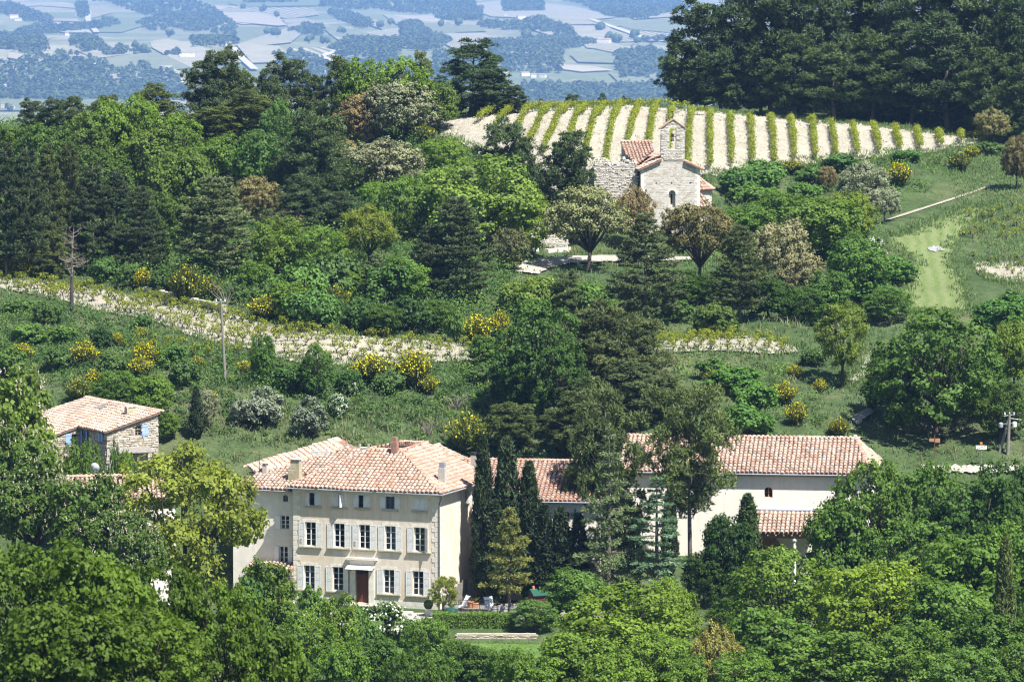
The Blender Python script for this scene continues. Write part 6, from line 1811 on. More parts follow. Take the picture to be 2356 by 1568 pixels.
# trellised rows of the upper vineyard
ROWS = [((1134,249),(1100,286)),((1172,249),(1140,300)),((1216,246),(1185,318)),((1261,244),(1214,340)),((1305,241),(1250,362)),((1346,241),(1297,380)),((1387,239),(1343,386)),((1425,237),(1394,388)),((1469,236),(1438,390)),((1508,236),(1488,394)),
 ((1547,243),(1535,396)),((1590,252),(1583,396)),((1634,254),(1634,394)),((1679,260),(1684,387)),((1725,264),(1732,382)),((1771,266),(1782,382)),((1817,270),(1828,376)),((1864,272),(1876,372)),((1912,277),(1923,368)),((1960,282),(1972,364)),((2008,286),(2022,358)),((2058,289),(2070,354)),((2108,292),(2117,348)),((2158,298),(2165,342)),((2210,303),(2212,332))]
nR = len(ROWS)
ORD = ['first','second','third','fourth','fifth','sixth','seventh','eighth','ninth','tenth','eleventh','twelfth','thirteenth']
for i, (T, B) in enumerate(ROWS):
    rg = np.random.default_rng(300 + i)
    pT = hit(T[0], T[1] + 17, 300, 720); 
    if pT.y > 642: d = ray(T[0], T[1] + 17); pT = Vector((d.x * 640 / d.y, 640, 0))
    pB = hit(B[0], B[1] + 1, 300, 720)
    pts = [pB.lerp(pT, t) for t in np.linspace(0, 1, 14)]
    if i < 12:
        for a in (.35, .7, 1.05, 1.35): pts.append(Vector((pT.x + 2.9 * (1 - math.cos(a)), pT.y + 2.6 * math.sin(a), 0)))
    seg = []; 
    for a, b in zip(pts[:-1], pts[1:]):
        L = math.hypot(b.x - a.x, b.y - a.y); k = max(1, int(L / .28))
        for s in range(k): seg.append((a.x + (b.x - a.x) * s / k, a.y + (b.y - a.y) * s / k))
    if i < 10: lab = 'trellised vine row arching over the crest, %s from the wooded left edge' % ORD[i]
    elif i < 13: lab = 'trellised vine row running up behind the chapel, %s past the arching rows' % ORD[i - 10]
    else: lab = 'short straight vine row below the pinewood, %s from the right end' % ORD[nR - 1 - i]
    e = empty('vine_row', (seg[0][0], seg[0][1], gz(*seg[0])), 0, lab, 'vine row', 'trellised vine rows of the upper vineyard')
    x0, y0 = seg[0]; z0 = gz(x0, y0)
    P = np.array([(x - x0 + rg.normal() * .05, y - y0 + rg.normal() * .05, gz(x, y) - z0 + 1.08 + .10 * math.sin(q_ * .7) + rg.normal() * .05) for q_, (x, y) in enumerate(seg) if rg.random() > .03])
    m = 40
    g = rg.normal(size=(len(P) * m, 3)) * np.array([.20, .20, .20])
    p = np.repeat(P, m, 0) + g; nn = unit(g * 3 + np.array([0, 0, .5]) + rg.normal(size=g.shape) * .6); s = .16 * rg.uniform(.7, 1.3, len(p))
    Qd = leaf_quads(p, nn, rg.normal(size=g.shape), s * 1.15, s)
    obj('foliage', crown_mesh(Qd, rg.uniform(0, 1, len(Qd)), LM['vine'], 'foliage'), None, e)
    mb = MB()
    for q_, (x, y) in enumerate(seg):
        if q_ % 4 == 0: mb.tube([(x - x0, y - y0, gz(x, y) - z0 - .1), (x - x0 + rg.normal() * .04, y - y0, gz(x, y) - z0 + 1.0)], [.035, .025], 4)
    mb.build('vine_stocks', M_BARK, e, 'stuff')
    mb = MB()
    for q_, (x, y) in enumerate(seg):
        if q_ % 16 == 0: mb.bar((x - x0, y - y0, gz(x, y) - z0 - .1), (x - x0, y - y0, gz(x, y) - z0 + 1.42), .035, n=4)
    mb.build('trellis_posts', M_GREYW, e, 'stuff')

# staked vines in the right hand meadow
STK = [(2230,500),(2218,545),(2238,548),(2262,540),(2246,530),(2262,505),(2288,522),(2300,548),(2312,532),(2284,500),(2322,505),(2340,520),(2338,545),(2300,486),(2330,476),(2345,490),(2352,535),(2240,590),(2278,602),(2306,596),(2338,598),(2348,612),(2318,625),(2330,632),(2316,552)]
for i, (a, b) in enumerate(STK):
    p = hit(a, b)
    e = empty('staked_vine', (p.x, p.y, p.z), random.uniform(0, 6), 'young vine tied to a grey stake in the grassy plot on the far right' if b < 570 else 'sparse vine with a tall stake on the bare soil at the right edge', 'vine', 'staked vines in the grassy plot' if b < 570 else 'staked vines on bare soil')
    o = bpy.data.objects.new('vine_stock', VINE_T[i % 6]); COL.objects.link(o); o.parent = e; o.scale = (.9, .9, .9)
    o = bpy.data.objects.new('foliage', VINE_L[i % 6]); COL.objects.link(o); o.parent = e; o.scale = (1, 1, .9) if b < 570 else (.7, .7, .6)
    MB().bar((.1, .05, -.2), (.12, .05, random.uniform(1.3, 1.75)), .035, n=5).build('stake', M_GREYW, e)
# ================================================================== TREES AND BUSHES  (kind, column, ground row, top row, width, label, tint)
BR = (1.25, 1.3, 1.0); DK = (.72, .78, .8); VDK = (.5, .56, .6); YL = (1.75, 1.5, 1.1); BL = (.85, 1.05, 1.25); BN = (1.35, 1.06, .8); GY = (1.2, 1.3, 1.3); N1 = (1, 1, 1); OLV = (1.2, 1.12, .75); WARM = (1.05, 1.05, .85)  # plant tints
# --- skyline of the left hill
for a in [
 ('pine',79,322,226,70,'first small pine on the skyline from the left edge',N1),
 ('pine',120,322,225,62,'second small pine on the skyline, touching the first',DK),
 ('pine',170,325,222,78,'double topped small pine third along the left skyline',WARM),
 ('pine',238,328,219,84,'grey green pine on the skyline above bright oaks',(1.2,1.15,1.1)),
 ('pine',369,322,192,115,'brownish dome shaped pine on the skyline right of the bright oak tops',OLV),
 ('pine',468,322,128,100,'tall dark pine with a ragged left side on the skyline',DK),
 ('pine',518,318,109,105,'tallest pine of the left skyline, standing against the valley fields',N1),
 ('pine',560,326,165,90,'slim olive pine just right of the tallest skyline pine',WARM),
 ('pine',608,326,158,52,'narrow pointed pine on the skyline in a gap',N1),
 ('pine',640,326,175,60,'thin pine between the pointed pine and the broad one',WARM),
 ('pine',673,326,124,120,'broad dark pine in the middle of the left skyline',N1),
 ('pine',725,326,175,70,'small olive pine with thin foliage beside the broad skyline pine',WARM),
 ('pine',772,326,130,92,'pine with a bare whitish branch on the skyline left of the bright oak',WARM),
 ('pine',975,300,118,52,'slender pale pine standing behind the bright oak, left of the big dark pine',(1.5,1.45,1.4)),
 ('pine',1085,262,90,150,'big dark dense pine at the left end of the upper vineyard',(.72,.84,.9)),
 ('pine',1130,262,150,110,'lower right shoulder pine beside the big dark pine at the vineyard',(.75,.86,.92)),
 ('pine',1185,262,196,58,'small pine peeping over the crest right of the big dark pine',DK),
 ('oak',850,320,136,130,'bright green oak on the skyline behind the grey holm oak',BR),
 ('oak',925,320,134,150,'broad bright oak crowning the skyline left of the slender pine',BR),
 ('oak',1010,300,190,100,'green oak below the slender pine at the wood edge',N1),
 ('holmbush',925,330,178,185,'large grey green holm oak at the left corner of the upper vineyard',GY),
 ('holmbush',830,345,215,120,'brown tinted holm oak left of the large grey one',BN),
 ('holmbush',885,440,318,215,'wide pale grey holm oak under the large grey one',(1.25,1.32,1.25)),
 ('oak',1020,400,320,120,'bright green oak below the vineyard corner, beside the wide pale holm oak',BR),
 ('greenbroom',975,330,285,60,'green broom at the vineyard corner below the large holm oak',N1),
 ('shrub',1030,272,215,90,'low light bush on the grassy edge left of the vine rows',YL),
 ('whitebush',1090,262,236,30,'tiny white flowering bush under the big dark pine at the crest',N1),
]: put(*a)
# small pines beyond the crest
for a in [(1243,228,40,'first small pine peeping over the vineyard crest from the left',656),(1322,217,52,'second and widest small pine peeping over the vineyard crest',674),(1388,216,42,'third small pine over the vineyard crest, twin topped',674),(1365,232,34,'low pine beyond the crest between the second and third',672),(1438,222,36,'fourth small pine peeping over the vineyard crest',674),(1476,236,26,'last tiny pine over the crest before the pinewood',672)]:
    put('pine', a[0], 0, a[1], a[2], a[3], DK, Y=a[4])
# --- left wood, oaks
for a in [
 ('oak',20,420,290,110,'green oak at the left edge below the skyline pines',N1),
 ('oak',110,440,285,150,'dark green oak under the second skyline pine',(.85,.95,1.05)),
 ('oak',200,430,258,130,'fresh green oak below the double topped pine',N1),
 ('oak',262,420,232,130,'bright oak whose top reaches the skyline right of the grey green pine',BR),
 ('oak',325,420,218,110,'bright oak with a ragged top left of the brownish dome pine',BR),
 ('oak',345,470,290,170,'large oak in the middle of the left wood under the brownish dome pine',N1),
 ('oak',230,490,340,160,'dark oak in the left wood above the first layered pines',DK),
 ('oak',410,430,262,120,'oak with fresh yellow green top left of the olive pines',BR),
 ('oak',430,560,345,190,'tall full oak hanging down the middle of the left wood',N1),
 ('oak',350,620,440,150,'dark oak above the broom at the wood edge',DK),
 ('oak',500,450,310,120,'oak in front of the two olive pines',(1.05,1.15,1.0)),
 ('oak',615,470,300,150,'blue green oak right of the olive pines',BL),
 ('oak',640,400,230,90,'blue green oak high in the wood between skyline pines',BL),
 ('oak',700,370,252,90,'small dark green oak below the broad skyline pine',BL),
 ('oak',800,330,205,80,'green oak filling the gap under the pine with a bare branch',N1),
 ('oak',60,560,430,130,'dim oak between layered pines at the far left',DK),
 ('pine',480,350,245,140,'rounded olive pine in the upper middle of the wood, left of its pair',OLV),
 ('pine',560,345,208,150,'rounded olive pine, right one of the pair in the upper wood',OLV),
 ('pine',745,430,290,110,'olive pine behind the tall dark pine of the wood',WARM),
 ('pine',720,510,258,165,'tall dark pine rising in the right part of the left wood',(.9,.95,.85)),
 ('pine',690,560,400,140,'lower spreading dark pine below the tall dark pine',(.8,.85,.8)),
 ('pine',770,545,440,110,'dark shaded pine left of the yellow green tree',DK),
 ('holmbush',565,450,350,95,'brown flowering holm oak in the middle of the wood',BN),
 ('holmbush',590,520,405,120,'olive holm oak right of the grey layered pine',(1.3,1.15,.8)),
 ('holmbush',655,570,480,110,'dark holm oak at the foot of the spreading pine',(.7,.75,.6)),
 ('holmbush',790,390,320,90,'yellowish holm oak left of the wide pale one',YL),
]: put(*a)
# --- front row of layered pines on the left
for a in [
 ('blackpine',15,640,330,130,'layered dark pine cut by the left edge of the photo',DK),
 ('blackpine',65,640,345,120,'first full layered pine of the dark front row',DK),
 ('blackpine',112,630,332,120,'layered pine with an olive tip, second in the dark front row',(.9,.9,.7)),
 ('blackpine',160,620,330,120,'layered pine with an olive tip, third in the dark front row',(.9,.9,.7)),
 ('blackpine',215,630,385,130,'layered pine right of the dead tree in the dark front row',DK),
 ('blackpine',270,625,395,130,'dark layered pine in the right half of the front row',VDK),
 ('blackpine',325,640,430,130,'last dark layered pine before the hanging oak',DK),
 ('blackpine',498,640,408,205,'broad grey green layered pine at the middle of the wood edge',(1.5,1.45,1.5)),
 ('pine',130,640,515,70,'small pine just behind the dead tree',(1.2,1.1,.8)),
 ('pine',95,640,570,60,'low pine bush left of the dead tree',(1.2,1.1,.8)),
 ('blackpine',865,690,585,110,'young grey layered pine under the yellow green tree',(1.3,1.35,1.45)),
 ('blackpine',1050,700,455,190,'big dark layered pine left of the white chapel path',(.85,.9,.9)),
 ('blackpine',990,690,520,120,'dark pine leaning against the big layered pine',(.7,.75,.75)),
 ('holmbush',1172,625,525,95,'dark bushy holm oak at the left end of the chapel path',(.75,.8,.55)),
 ('oak',1095,590,362,265,'rounded light green tree left of the ruined wall',(1.55,1.5,1.55)),
 ('oak',1200,590,425,150,'light green tree whose crown touches the ruined wall',(1.75,1.65,1.3)),
 ('oak',1010,560,385,150,'light green crown left of the rounded light green tree',(1.3,1.35,1.3)),
 ('oak',920,560,405,130,'mid green tree between the yellow green tree and the light green crowns',(1.1,1.2,1.2)),
 ('oak',865,480,418,80,'small green tree under the wide pale holm oak',(1.2,1.35,1.2)),
 ('plane',850,625,470,160,'yellow green tree glowing in the middle of the slope',(1.0,1.0,.9)),
 ('pine',1158,556,275,150,'dark feathery pine in front of the vine rows, taller of two',(.85,.92,.85)),
 ('pine',1205,556,318,100,'dark pine joined to the right side of the taller feathery one',(.85,.92,.85)),
 ('pine',1300,556,303,120,'dark feathery pine in front of the vine rows, nearer the chapel',(.85,.92,.85)),
 ('pine',1322,560,400,90,'small dark pine at the foot of the ruined wall',(.85,.9,.8)),
]: put(*a)
# --- fuller growth on the slope under the chapel
for a in [
 ('oak',640,640,500,130,'fresh green tree right of the grey layered pine at the wood edge',(1.25,1.25,1.0)),
 ('oak',735,640,520,140,'fresh green tree left of the yellow green one, above the big light thicket',(1.1,1.2,1.0)),
 ('oak',580,690,600,90,'small tree at the wood edge above the broken branches',(1.0,1.1,.95)),
 ('oak',810,690,620,110,'low spreading tree at the foot of the yellow green one',(1.15,1.25,1.0)),
 ('oak',930,700,590,120,'mid green low tree between the two dark layered pines',(1.0,1.15,1.0)),
 ('oak',680,735,650,120,'bright bushy tree directly above the vine strip',(1.3,1.35,1.0)),
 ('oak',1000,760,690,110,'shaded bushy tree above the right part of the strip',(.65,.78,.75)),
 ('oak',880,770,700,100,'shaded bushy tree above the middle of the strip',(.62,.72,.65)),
 ('oak',1240,730,635,120,'fresh yellow green tree under the white path',(1.4,1.35,1.0)),
 ('oak',1360,720,650,110,'green bushy tree under the forked holm oak',(1.0,1.15,.95)),
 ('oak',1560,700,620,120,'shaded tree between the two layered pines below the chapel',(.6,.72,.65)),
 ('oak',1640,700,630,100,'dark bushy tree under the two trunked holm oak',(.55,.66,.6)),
 ('oak',1770,735,640,130,'dark tree in the hollow right of the smaller layered pine',(.5,.62,.58)),  # hollow trees tinted dark, its shade put into their colour
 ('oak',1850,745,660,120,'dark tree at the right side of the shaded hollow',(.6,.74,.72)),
 ('oak',1720,560,470,140,'green tree on the slope right of the chapel apse',(.9,1.05,.9)),
 ('oak',1800,520,440,130,'green tree above the pale holm oak on the right slope',(1.05,1.2,.95)),
 ('oak',2040,740,660,120,'green tree at the foot of the mown strip',(.8,.98,.95)),
]: put(*a)
# --- around the chapel
for a in [
 ('holm',1352,625,428,180,'holm oak with forked trunk standing on the chapel path',(1.35,1.45,1.1)),
 ('holmbush',1462,575,428,105,'brown flowering holm oak hiding the chapel corner',BN),
 ('holm',1608,660,466,165,'dark umbrella shaped holm oak with two trunks under the chapel',(.95,.85,.55)),
 ('blackpine',1484,750,492,185,'large layered pine below the chapel, left of the smaller one',N1),
 ('blackpine',1702,738,520,150,'smaller layered pine with a bare trunk right below the chapel',(1.05,1.05,.9)),
 ('holmbush',1800,670,505,150,'pale holm oak right of the smaller layered pine',(1.45,1.4,1.25)),
 ('holmbush',1840,720,580,130,'pale hanging holm oak above the dark hollow',(1.3,1.25,1.05)),
 ('oak',1900,600,455,190,'wide green tree on the right slope under the grey bush',(1.1,1.15,1.0)),
 ('oak',1960,560,440,120,'olive green tree at the end of the stone path',(1.4,1.25,1.0)),
 ('holmbush',1985,480,372,120,'pale grey bush like holm oak between the yellow brooms',(1.45,1.6,1.7)),
 ('holmbush',2035,510,430,90,'lower lobe of pale grey holm oak at the meadow edge',(1.4,1.55,1.65)),
 ('holmbush',1905,440,382,50,'narrow brown holm oak left of the pale grey one',BN),
 ('shrub',1760,430,368,120,'green bush at the vineyard foot right of the chapel',(1.1,1.25,1.0)),
 ('shrub',1700,450,385,110,'green bush leaning on the chapel apse side',(.85,1.0,.85)),
 ('shrub',1740,480,425,130,'light green thicket right of the chapel',(1.2,1.3,.9)),
 ('shrub',1870,420,378,80,'small green bush left of the narrow brown holm oak',(1.1,1.2,1.0)),
 ('shrub',1930,392,352,90,'dark green bush overlapping the end of the vine rows',(.8,.95,.9)),
 ('shrub',2080,370,345,90,'low green bush below the short vine rows',(.9,1.1,.9)),
 ('shrub',1850,470,420,90,'green bush above the wide tree on the right slope',(1.15,1.3,.9)),
 ('greenbroom',1820,395,368,75,'broom with dull yellow flowers at the vineyard foot',(1.2,1.1,.9)),
 ('broom',2068,425,375,62,'broom bush with dull yellow side beside the pale grey holm oak',N1),
 ('greenbroom',2208,392,350,60,'rounded green broom at the right end of the vineyard',N1),
 ('broom',2235,362,335,36,'small yellow broom at the far right end of the vineyard',N1),
 ('holmbush',2284,330,248,82,'olive rounded holm oak at the right end of the vine rows',(1.2,1.15,.75)),
 ('shrub',2276,355,325,70,'bright green bush under the olive rounded holm oak',N1),
 ('holmbush',2338,435,308,80,'dark holm oak cut by the right edge at the stone path',(.85,.75,.5)),
 ('shrub',2015,700,640,130,'dark green thicket at the left side of the mown strip',(.8,1.0,.95)),
 ('shrub',2060,650,590,110,'bright green bush where the mown strip narrows',(1.0,1.25,.8)),
 ('oak',1980,700,545,150,'green tree above the mown strip, left side',(.85,1.05,1.05)),
 ('oak',1900,730,620,140,'blue green low tree in the hollow above the yellow tree',(.8,1.0,1.1)),
 ('whitebush',2010,600,545,60,'white blossoming bush at the meadow edge',N1),
 ('plane',1938,890,698,135,'yellow green poplar like tree by the bend of the white track',(.85,.95,.9)),
 ('oak',2150,1010,712,300,'great dark oak standing over the white track on the right',(.78,.92,.95)),
 ('oak',2060,960,800,170,'dark lower left lobe tree of the great oak by the track',(.78,.92,.95)),
 ('oak',2240,960,800,160,'dark oak adjoining the great oak on its right',(.7,.85,.9)),
 ('oak',2335,900,740,120,'oak with olive leaves at the right edge above the pole',(1.15,1.1,.8)),
 ('shrub',2290,760,690,140,'green thicket below the bare soil plot on the right edge',(.9,1.15,.85)),
 ('shrub',2330,730,670,120,'green thicket at the right edge under the staked vines',(.9,1.1,.9)),
 ('oak',2300,1010,880,120,'shaded oak behind the pair of leaning poles',(.65,.72,.6)),
]: put(*a)
# --- the pinewood at the top right
for i, a in enumerate([
 (1622,240,-8,150,'left end pine of the top right pinewood, standing against the valley'),(1562,236,95,80,'small lower pine at the left foot of the pinewood'),(1690,232,-40,150,'pine second from the left end of the pinewood'),
 (1660,244,110,120,'low shaded pine under the second pine of the pinewood'),(1770,240,-60,170,'pine third from the left end of the pinewood'),(1750,258,90,130,'low pine in front of the third pine of the pinewood'),(1850,244,-80,170,'pine in the left centre of the pinewood'),
 (1830,268,80,140,'low feathery pine left of the pinewood centre'),(1935,246,-60,170,'pine at the very centre of the pinewood'),(1920,272,100,140,'low pine at the centre front of the pinewood'),(2020,252,-90,180,'pine right of the pinewood centre with a bare streak'),
 (2010,280,70,150,'low bright tipped pine right of the pinewood centre'),(2110,262,-60,180,'pine in the right part of the pinewood'),(2100,290,90,160,'low pine in the right front of the pinewood'),(2180,300,30,190,'broad pine in front of the right end of the pinewood'),(2200,262,-100,170,'tall pine near the right edge behind the broad one'),
 (2290,262,-120,150,'tall pine at the right edge of the pinewood'),(2280,310,110,130,'greyish pine above the olive rounded holm oak'),(2350,300,-20,140,'pine cut by the upper right corner'),(2345,330,150,120,'greyish low pine at the right edge above the dark holm oak')]):
    put('pine', a[0], a[1], a[2] - (30 if i > 2 and a[2] < 20 else 0), a[3] * 1.12, a[4], ((.72,.82,.84),(.82,.9,.82),(.68,.78,.8))[i % 3] if i % 2 == 0 else (.88,.95,.82), group='pines of the top right pinewood')
for a in [('broom',1685,258,238,34,'small shaded broom at the foot of the pinewood, left',(.8,.8,.8)),('broom',2245,318,300,40,'small shaded broom beside the olive rounded holm oak',(.8,.8,.8))]: put(*a)

# --- big trees in the middle
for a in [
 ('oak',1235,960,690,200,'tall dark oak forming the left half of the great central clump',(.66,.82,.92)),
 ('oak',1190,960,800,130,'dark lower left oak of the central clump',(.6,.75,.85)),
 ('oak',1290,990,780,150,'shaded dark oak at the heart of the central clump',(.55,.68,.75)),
 ('pine',1375,930,690,180,'olive pine forming the top of the central clump',(1.15,1.0,.85)),
 ('pine',1470,920,725,140,'pine on the right shoulder of the central clump',(1.2,1.1,.95)),
 ('pine',1430,980,830,190,'dark pine low on the right of the central clump',(.9,.9,.8)),
 ('pine',1330,1000,870,130,'dark pine low in the middle of the central clump',(.7,.72,.65)),
 ('pine',1525,960,850,120,'olive pine beside the grass bank right of the clump',(1.1,1.0,.85)),
 ('pine',1300,740,620,70,'young pointed pine above the central clump',(1.2,1.2,1.0)),
 ('shrub',1255,740,640,120,'bright yellow green bush left of the young pointed pine',YL),
 ('shrub',1350,730,650,110,'green bush right of the young pointed pine',(1.1,1.2,.9)),
 ('shrub',1190,720,650,90,'fresh green bush with upright shoots on the path bank',YL),
 ('shrub',1050,790,715,60,'fresh green sapling by the yellow brooms above the vines',BR),
 ('oak',1115,850,770,85,'rounded dark green bush tree at the end of the stony strip',(.9,1.05,1.0)),
 ('shrub',1110,880,835,70,'low green bush under the rounded bush tree',N1),
 ('shrub',900,700,600,130,'dark green thicket under the young grey pine',(.9,1.0,.9)),
 ('shrub',780,690,585,140,'green thicket left of the yellow green tree foot',N1),
 ('shrub',690,720,600,150,'big light green thicket right of the grey layered pine',(1.25,1.35,1.1)),
 ('shrub',620,700,640,90,'thicket at the wood edge above the brooms',N1),
 ('shrub',720,760,665,120,'green thicket above the vine strip in the middle',(1.0,1.15,1.0)),
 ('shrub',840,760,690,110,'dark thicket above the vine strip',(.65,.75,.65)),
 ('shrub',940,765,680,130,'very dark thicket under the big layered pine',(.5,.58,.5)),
 ('greenbroom',770,720,660,80,'broom with few flowers in the dark thicket',(.9,.9,.8)),
 ('broom',610,735,682,78,'yellow broom on the wood edge above the vines, middle',N1),
 ('greenbroom',430,700,610,90,'large green broom at the wood edge left of the dry wall',(.9,.85,.7)),
 ('broom',330,665,618,50,'yellow broom at the wood edge left of the large green one',(.9,.9,.8)),
 ('greenbroom',480,690,635,70,'grey green broom right of the large green one',(1.1,1.05,.9)),
 ('broom',65,640,600,46,'shaded yellow broom at the wood edge far left',(.8,.8,.7)),
 ('broom',20,635,585,50,'shaded yellow broom at the left edge of the wood',(.8,.8,.7)),
 ('shrub',240,655,590,90,'dark green bush at the wood edge right of the dead tree',(.8,.9,.8)),
 ('shrub',300,660,605,70,'small green bush at the wood edge',N1),
 ('shrub',380,680,620,80,'shaded bush left of the large green broom',(.7,.75,.65)),
 ('shrub',550,700,650,60,'bush beside the broken grey branches',N1),
 ('broom',852,775,752,26,'tiny bright broom at the strip edge below the very dark thicket',N1),
 ('broom',1095,790,725,80,'loose yellow broom on the bank above the strip end',N1),
 ('broom',1150,780,715,50,'bright yellow broom next to the loose one',N1),
 ('broom',1195,720,680,40,'yellow broom tops above the dark central oak',N1),
 # bank below the strip
 ('broom',855,880,816,100,'bright yellow broom below the vines, left of the pair',N1),
 ('broom',950,890,808,96,'bright yellow broom below the vines, right of the pair',N1),
 ('broom',985,905,862,50,'small yellow broom below the right one of the pair',N1),
 ('shrub',900,900,850,80,'green bush between the two bright brooms',N1),
 ('oak',605,880,768,68,'upright dark green young tree right of the utility pole',(.85,1.05,1.05)),
 ('oak',728,915,792,84,'pointed dark green young tree on the bank',(.75,.95,1.0)),
 ('shrub',680,900,840,110,'dark bush left of the pointed young tree',(.8,.9,.85)),
 ('shrub',800,900,850,70,'dark bush with small white flowers right of the pointed young tree',(.8,.95,.8)),
 ('whitebush',805,905,870,50,'small white flowering bush on the bank below the brooms',N1),
 ('whitebush',780,955,905,60,'white flowering bush lower on the bank',(.9,1,.9)),
 ('olive',612,975,888,110,'silvery olive bush above the manor chimney side',N1),
 ('olive',560,980,915,70,'silvery olive bush left of the larger one',N1),
 ('olive',715,1000,910,90,'dark silvery bush in the middle of the bank',(.7,.75,.7)),
 ('greenbroom',1080,1040,950,110,'olive broom bush above the manor roof ridge',(1.3,1.2,.9)),
 ('pine',1180,1040,925,120,'low olive pine behind the cypress tips',(1.2,1.15,.9)),
 ('pine',1320,1050,900,150,'pine with rounded clumps above the long wing roof',(1.1,1.05,.8)),
 
 ('oak',345,960,862,110,'light green rounded tree behind the stone cottage',(1.2,1.3,1.1)),
 ('oak',262,940,850,105,'darker green rounded tree behind the stone cottage',(.9,1.05,.95)),
 ('holmbush',470,985,895,70,'grey flowering holm oak behind the slim cypress on the bank',GY),
 ('cypress',452,1010,888,26,'slim dark cypress on the bank right of the stone cottage',DK),
 ('broom',485,925,897,32,'small yellow broom behind the slim cypress',N1),
 ('oak',385,1010,945,60,'small green tree right of the stone cottage gable',(.95,1.05,.8)),
 
 ('shrub',540,880,862,36,'lone bright shrub at the foot of the utility pole',YL),
 ('broom',195,840,785,64,'yellow broom on the left bank, tallest of the left ones',N1),
 ('broom',215,900,850,50,'yellow broom low on the left bank',N1),
 ('broom',335,850,788,66,'yellow broom stack in the middle of the left bank',N1),
 ('broom',325,870,820,60,'yellow broom directly below the stack',N1),
 ('broom',325,775,752,32,'small broom on the left bank beneath the strip',N1),
 ('broom',270,795,765,30,'tiny broom near the dark bush on the left bank',N1),
 ('broom',50,830,790,54,'yellow broom near the left edge of the bank',N1),
 ('greenbroom',180,925,868,70,'thin yellow flowered broom above the cottage roof',N1),
 ('broom',455,850,818,34,'small yellow broom left of the utility pole',N1),
 ('broom',562,860,830,40,'small yellow broom right of the utility pole',N1),
 ('shrub',232,800,752,60,'very dark round bush on the left bank',(.45,.55,.55)),
 ('shrub',60,720,690,110,'green broom like bush below the strip at the far left',(1.0,1.05,.9)),
 ('shrub',110,745,695,70,'greyish bush below the strip at the far left',(.9,.9,.85)),
 ('shrub',330,755,720,50,'green bush at the lower edge of the strip',(.9,1.05,.9)),
 ('shrub',60,790,742,90,'light green bush on the far left bank',BR),
 ('shrub',140,790,748,90,'light green bush right of the far left one',BR),
 ('shrub',20,870,800,90,'light green thicket at the left edge above the yellow chestnut',BR),
 ('shrub',130,850,800,80,'green bush between the left brooms',N1),
 ('shrub',260,860,810,80,'green bush left of the broom stack',N1),
 ('shrub',400,850,790,90,'green bush under the grassy vine terrace',(1.1,1.2,1.0)),
 ('shrub',430,885,825,80,'green bush left of the pole foot',N1),
 ('shrub',300,905,865,70,'green bush above the light green rounded tree',(.85,1,.85)),
 ('shrub',650,870,830,70,'green bush right of the upright young tree',N1),
 # right bank
 ('broom',1805,930,880,62,'bright yellow broom, upper of the pair on the right bank',N1),
 ('broom',1832,975,925,58,'bright yellow broom, lower of the pair on the right bank',N1),
 ('broom',1828,870,838,40,'round yellow broom high on the right bank',N1),
 ('broom',1886,905,872,34,'small yellow broom near the poplar like tree',N1),
 ('shrub',1740,960,880,130,'bright green bush covering the right bank middle',(1.15,1.35,.95)),
 ('shrub',1690,900,845,130,'bright green bush high on the right bank',(1.1,1.35,.95)),
 ('shrub',1640,870,820,80,'light bush at the left of the right bank',(1.2,1.3,1.0)),
 ('shrub',1720,1000,930,120,'green bush just above the hall roof',(1.0,1.2,.9)),
 ('greenbroom',1640,890,850,50,'broom with scattered flowers on the right bank',N1),
 ('shrub',1870,840,800,70,'green bush near the end of the short vine strip',N1),
 ('greenbroom',1930,1005,960,60,'dry olive broom at the corner of the hall roof',(1.3,1.1,.8)),
 ('shrub',1640,770,700,110,'dry olive bush on the slope above the short strip',(1.1,1.0,.8)),
 ('shrub',1560,740,690,90,'grey green bush on the slope right of the central clump',(1.1,1.1,1.0)),
 ('shrub',1680,760,735,50,'dark small bush at the foot of the smaller layered pine',(.7,.85,.8)),
]: put(*a)
put('oak', 196, 0, 1014, 120, 'green tree in the yard in front of the cottage', (1.0, 1.1, .9), Y=406)
put('oak', 290, 0, 1040, 100, 'leafy tree between the cottage and the plane tree', (1.1, 1.15, .9), Y=405)
put('whitebush', 262, 0, 1020, 60, 'white speckled climber bush beside the blue cottage door', N1, Y=409)
put('shrub', 1120, 0, 1270, 50, 'light green shrub against the wing wall beside the first cypress', BR, Y=404)
# --- garden conifers beside the manor
for a in [
 ('cypress',1112,1000,48,'first tall cypress right of the manor',DK,402),('cypress',1166,1008,62,'second and thickest tall cypress right of the manor',DK,402),('cypress',1217,1062,56,'third tall cypress right of the manor, shorter',DK,402),
 ('cypress',1253,1160,50,'dark shaded cypress, left of the low row',VDK,401),('cypress',1290,1165,50,'dark shaded cypress in the middle of the low row',VDK,401),('cypress',1332,1180,44,'dark shaded cypress at the right of the low row',VDK,401),
 ('cypress',1140,1150,52,'lower cypress between the first two tall ones',DK,401),('cypress',1460,1165,34,'narrow dark cypress before the hall wall, left of two',VDK,410),('cypress',1542,1120,32,'narrow dark cypress before the hall wall, right of two',VDK,411),('cypress',1722,1135,54,'broad cypress beside the porch roof',(.9,1.0,.8),404),
]: put('cypress', a[1], 0, a[2], a[3], a[4], a[5], Y=a[6])
put('pine', 1398, 0, 888, 165, 'broad rounded pine behind the tall cedar', (1.1, 1.08, .85), Y=406)
put('pine', 1345, 0, 950, 105, 'dark lower pine between the long wing and the tall cedar', (.85, .88, .75), Y=405)
put('cedar', 1402, 0, 985, 205, 'tall feathery cedar with drooping layers beside the long wing', (1.05, 1.0, .85), Y=399, var=0)
put('cedar', 1512, 0, 1098, 190, 'smaller blue green cedar in front of the hall', (.95, 1.1, 1.15), Y=398, var=1)
put('goldcedar', 1172, 0, 1168, 118, 'golden young cedar in front of the cypresses', N1, Y=394)
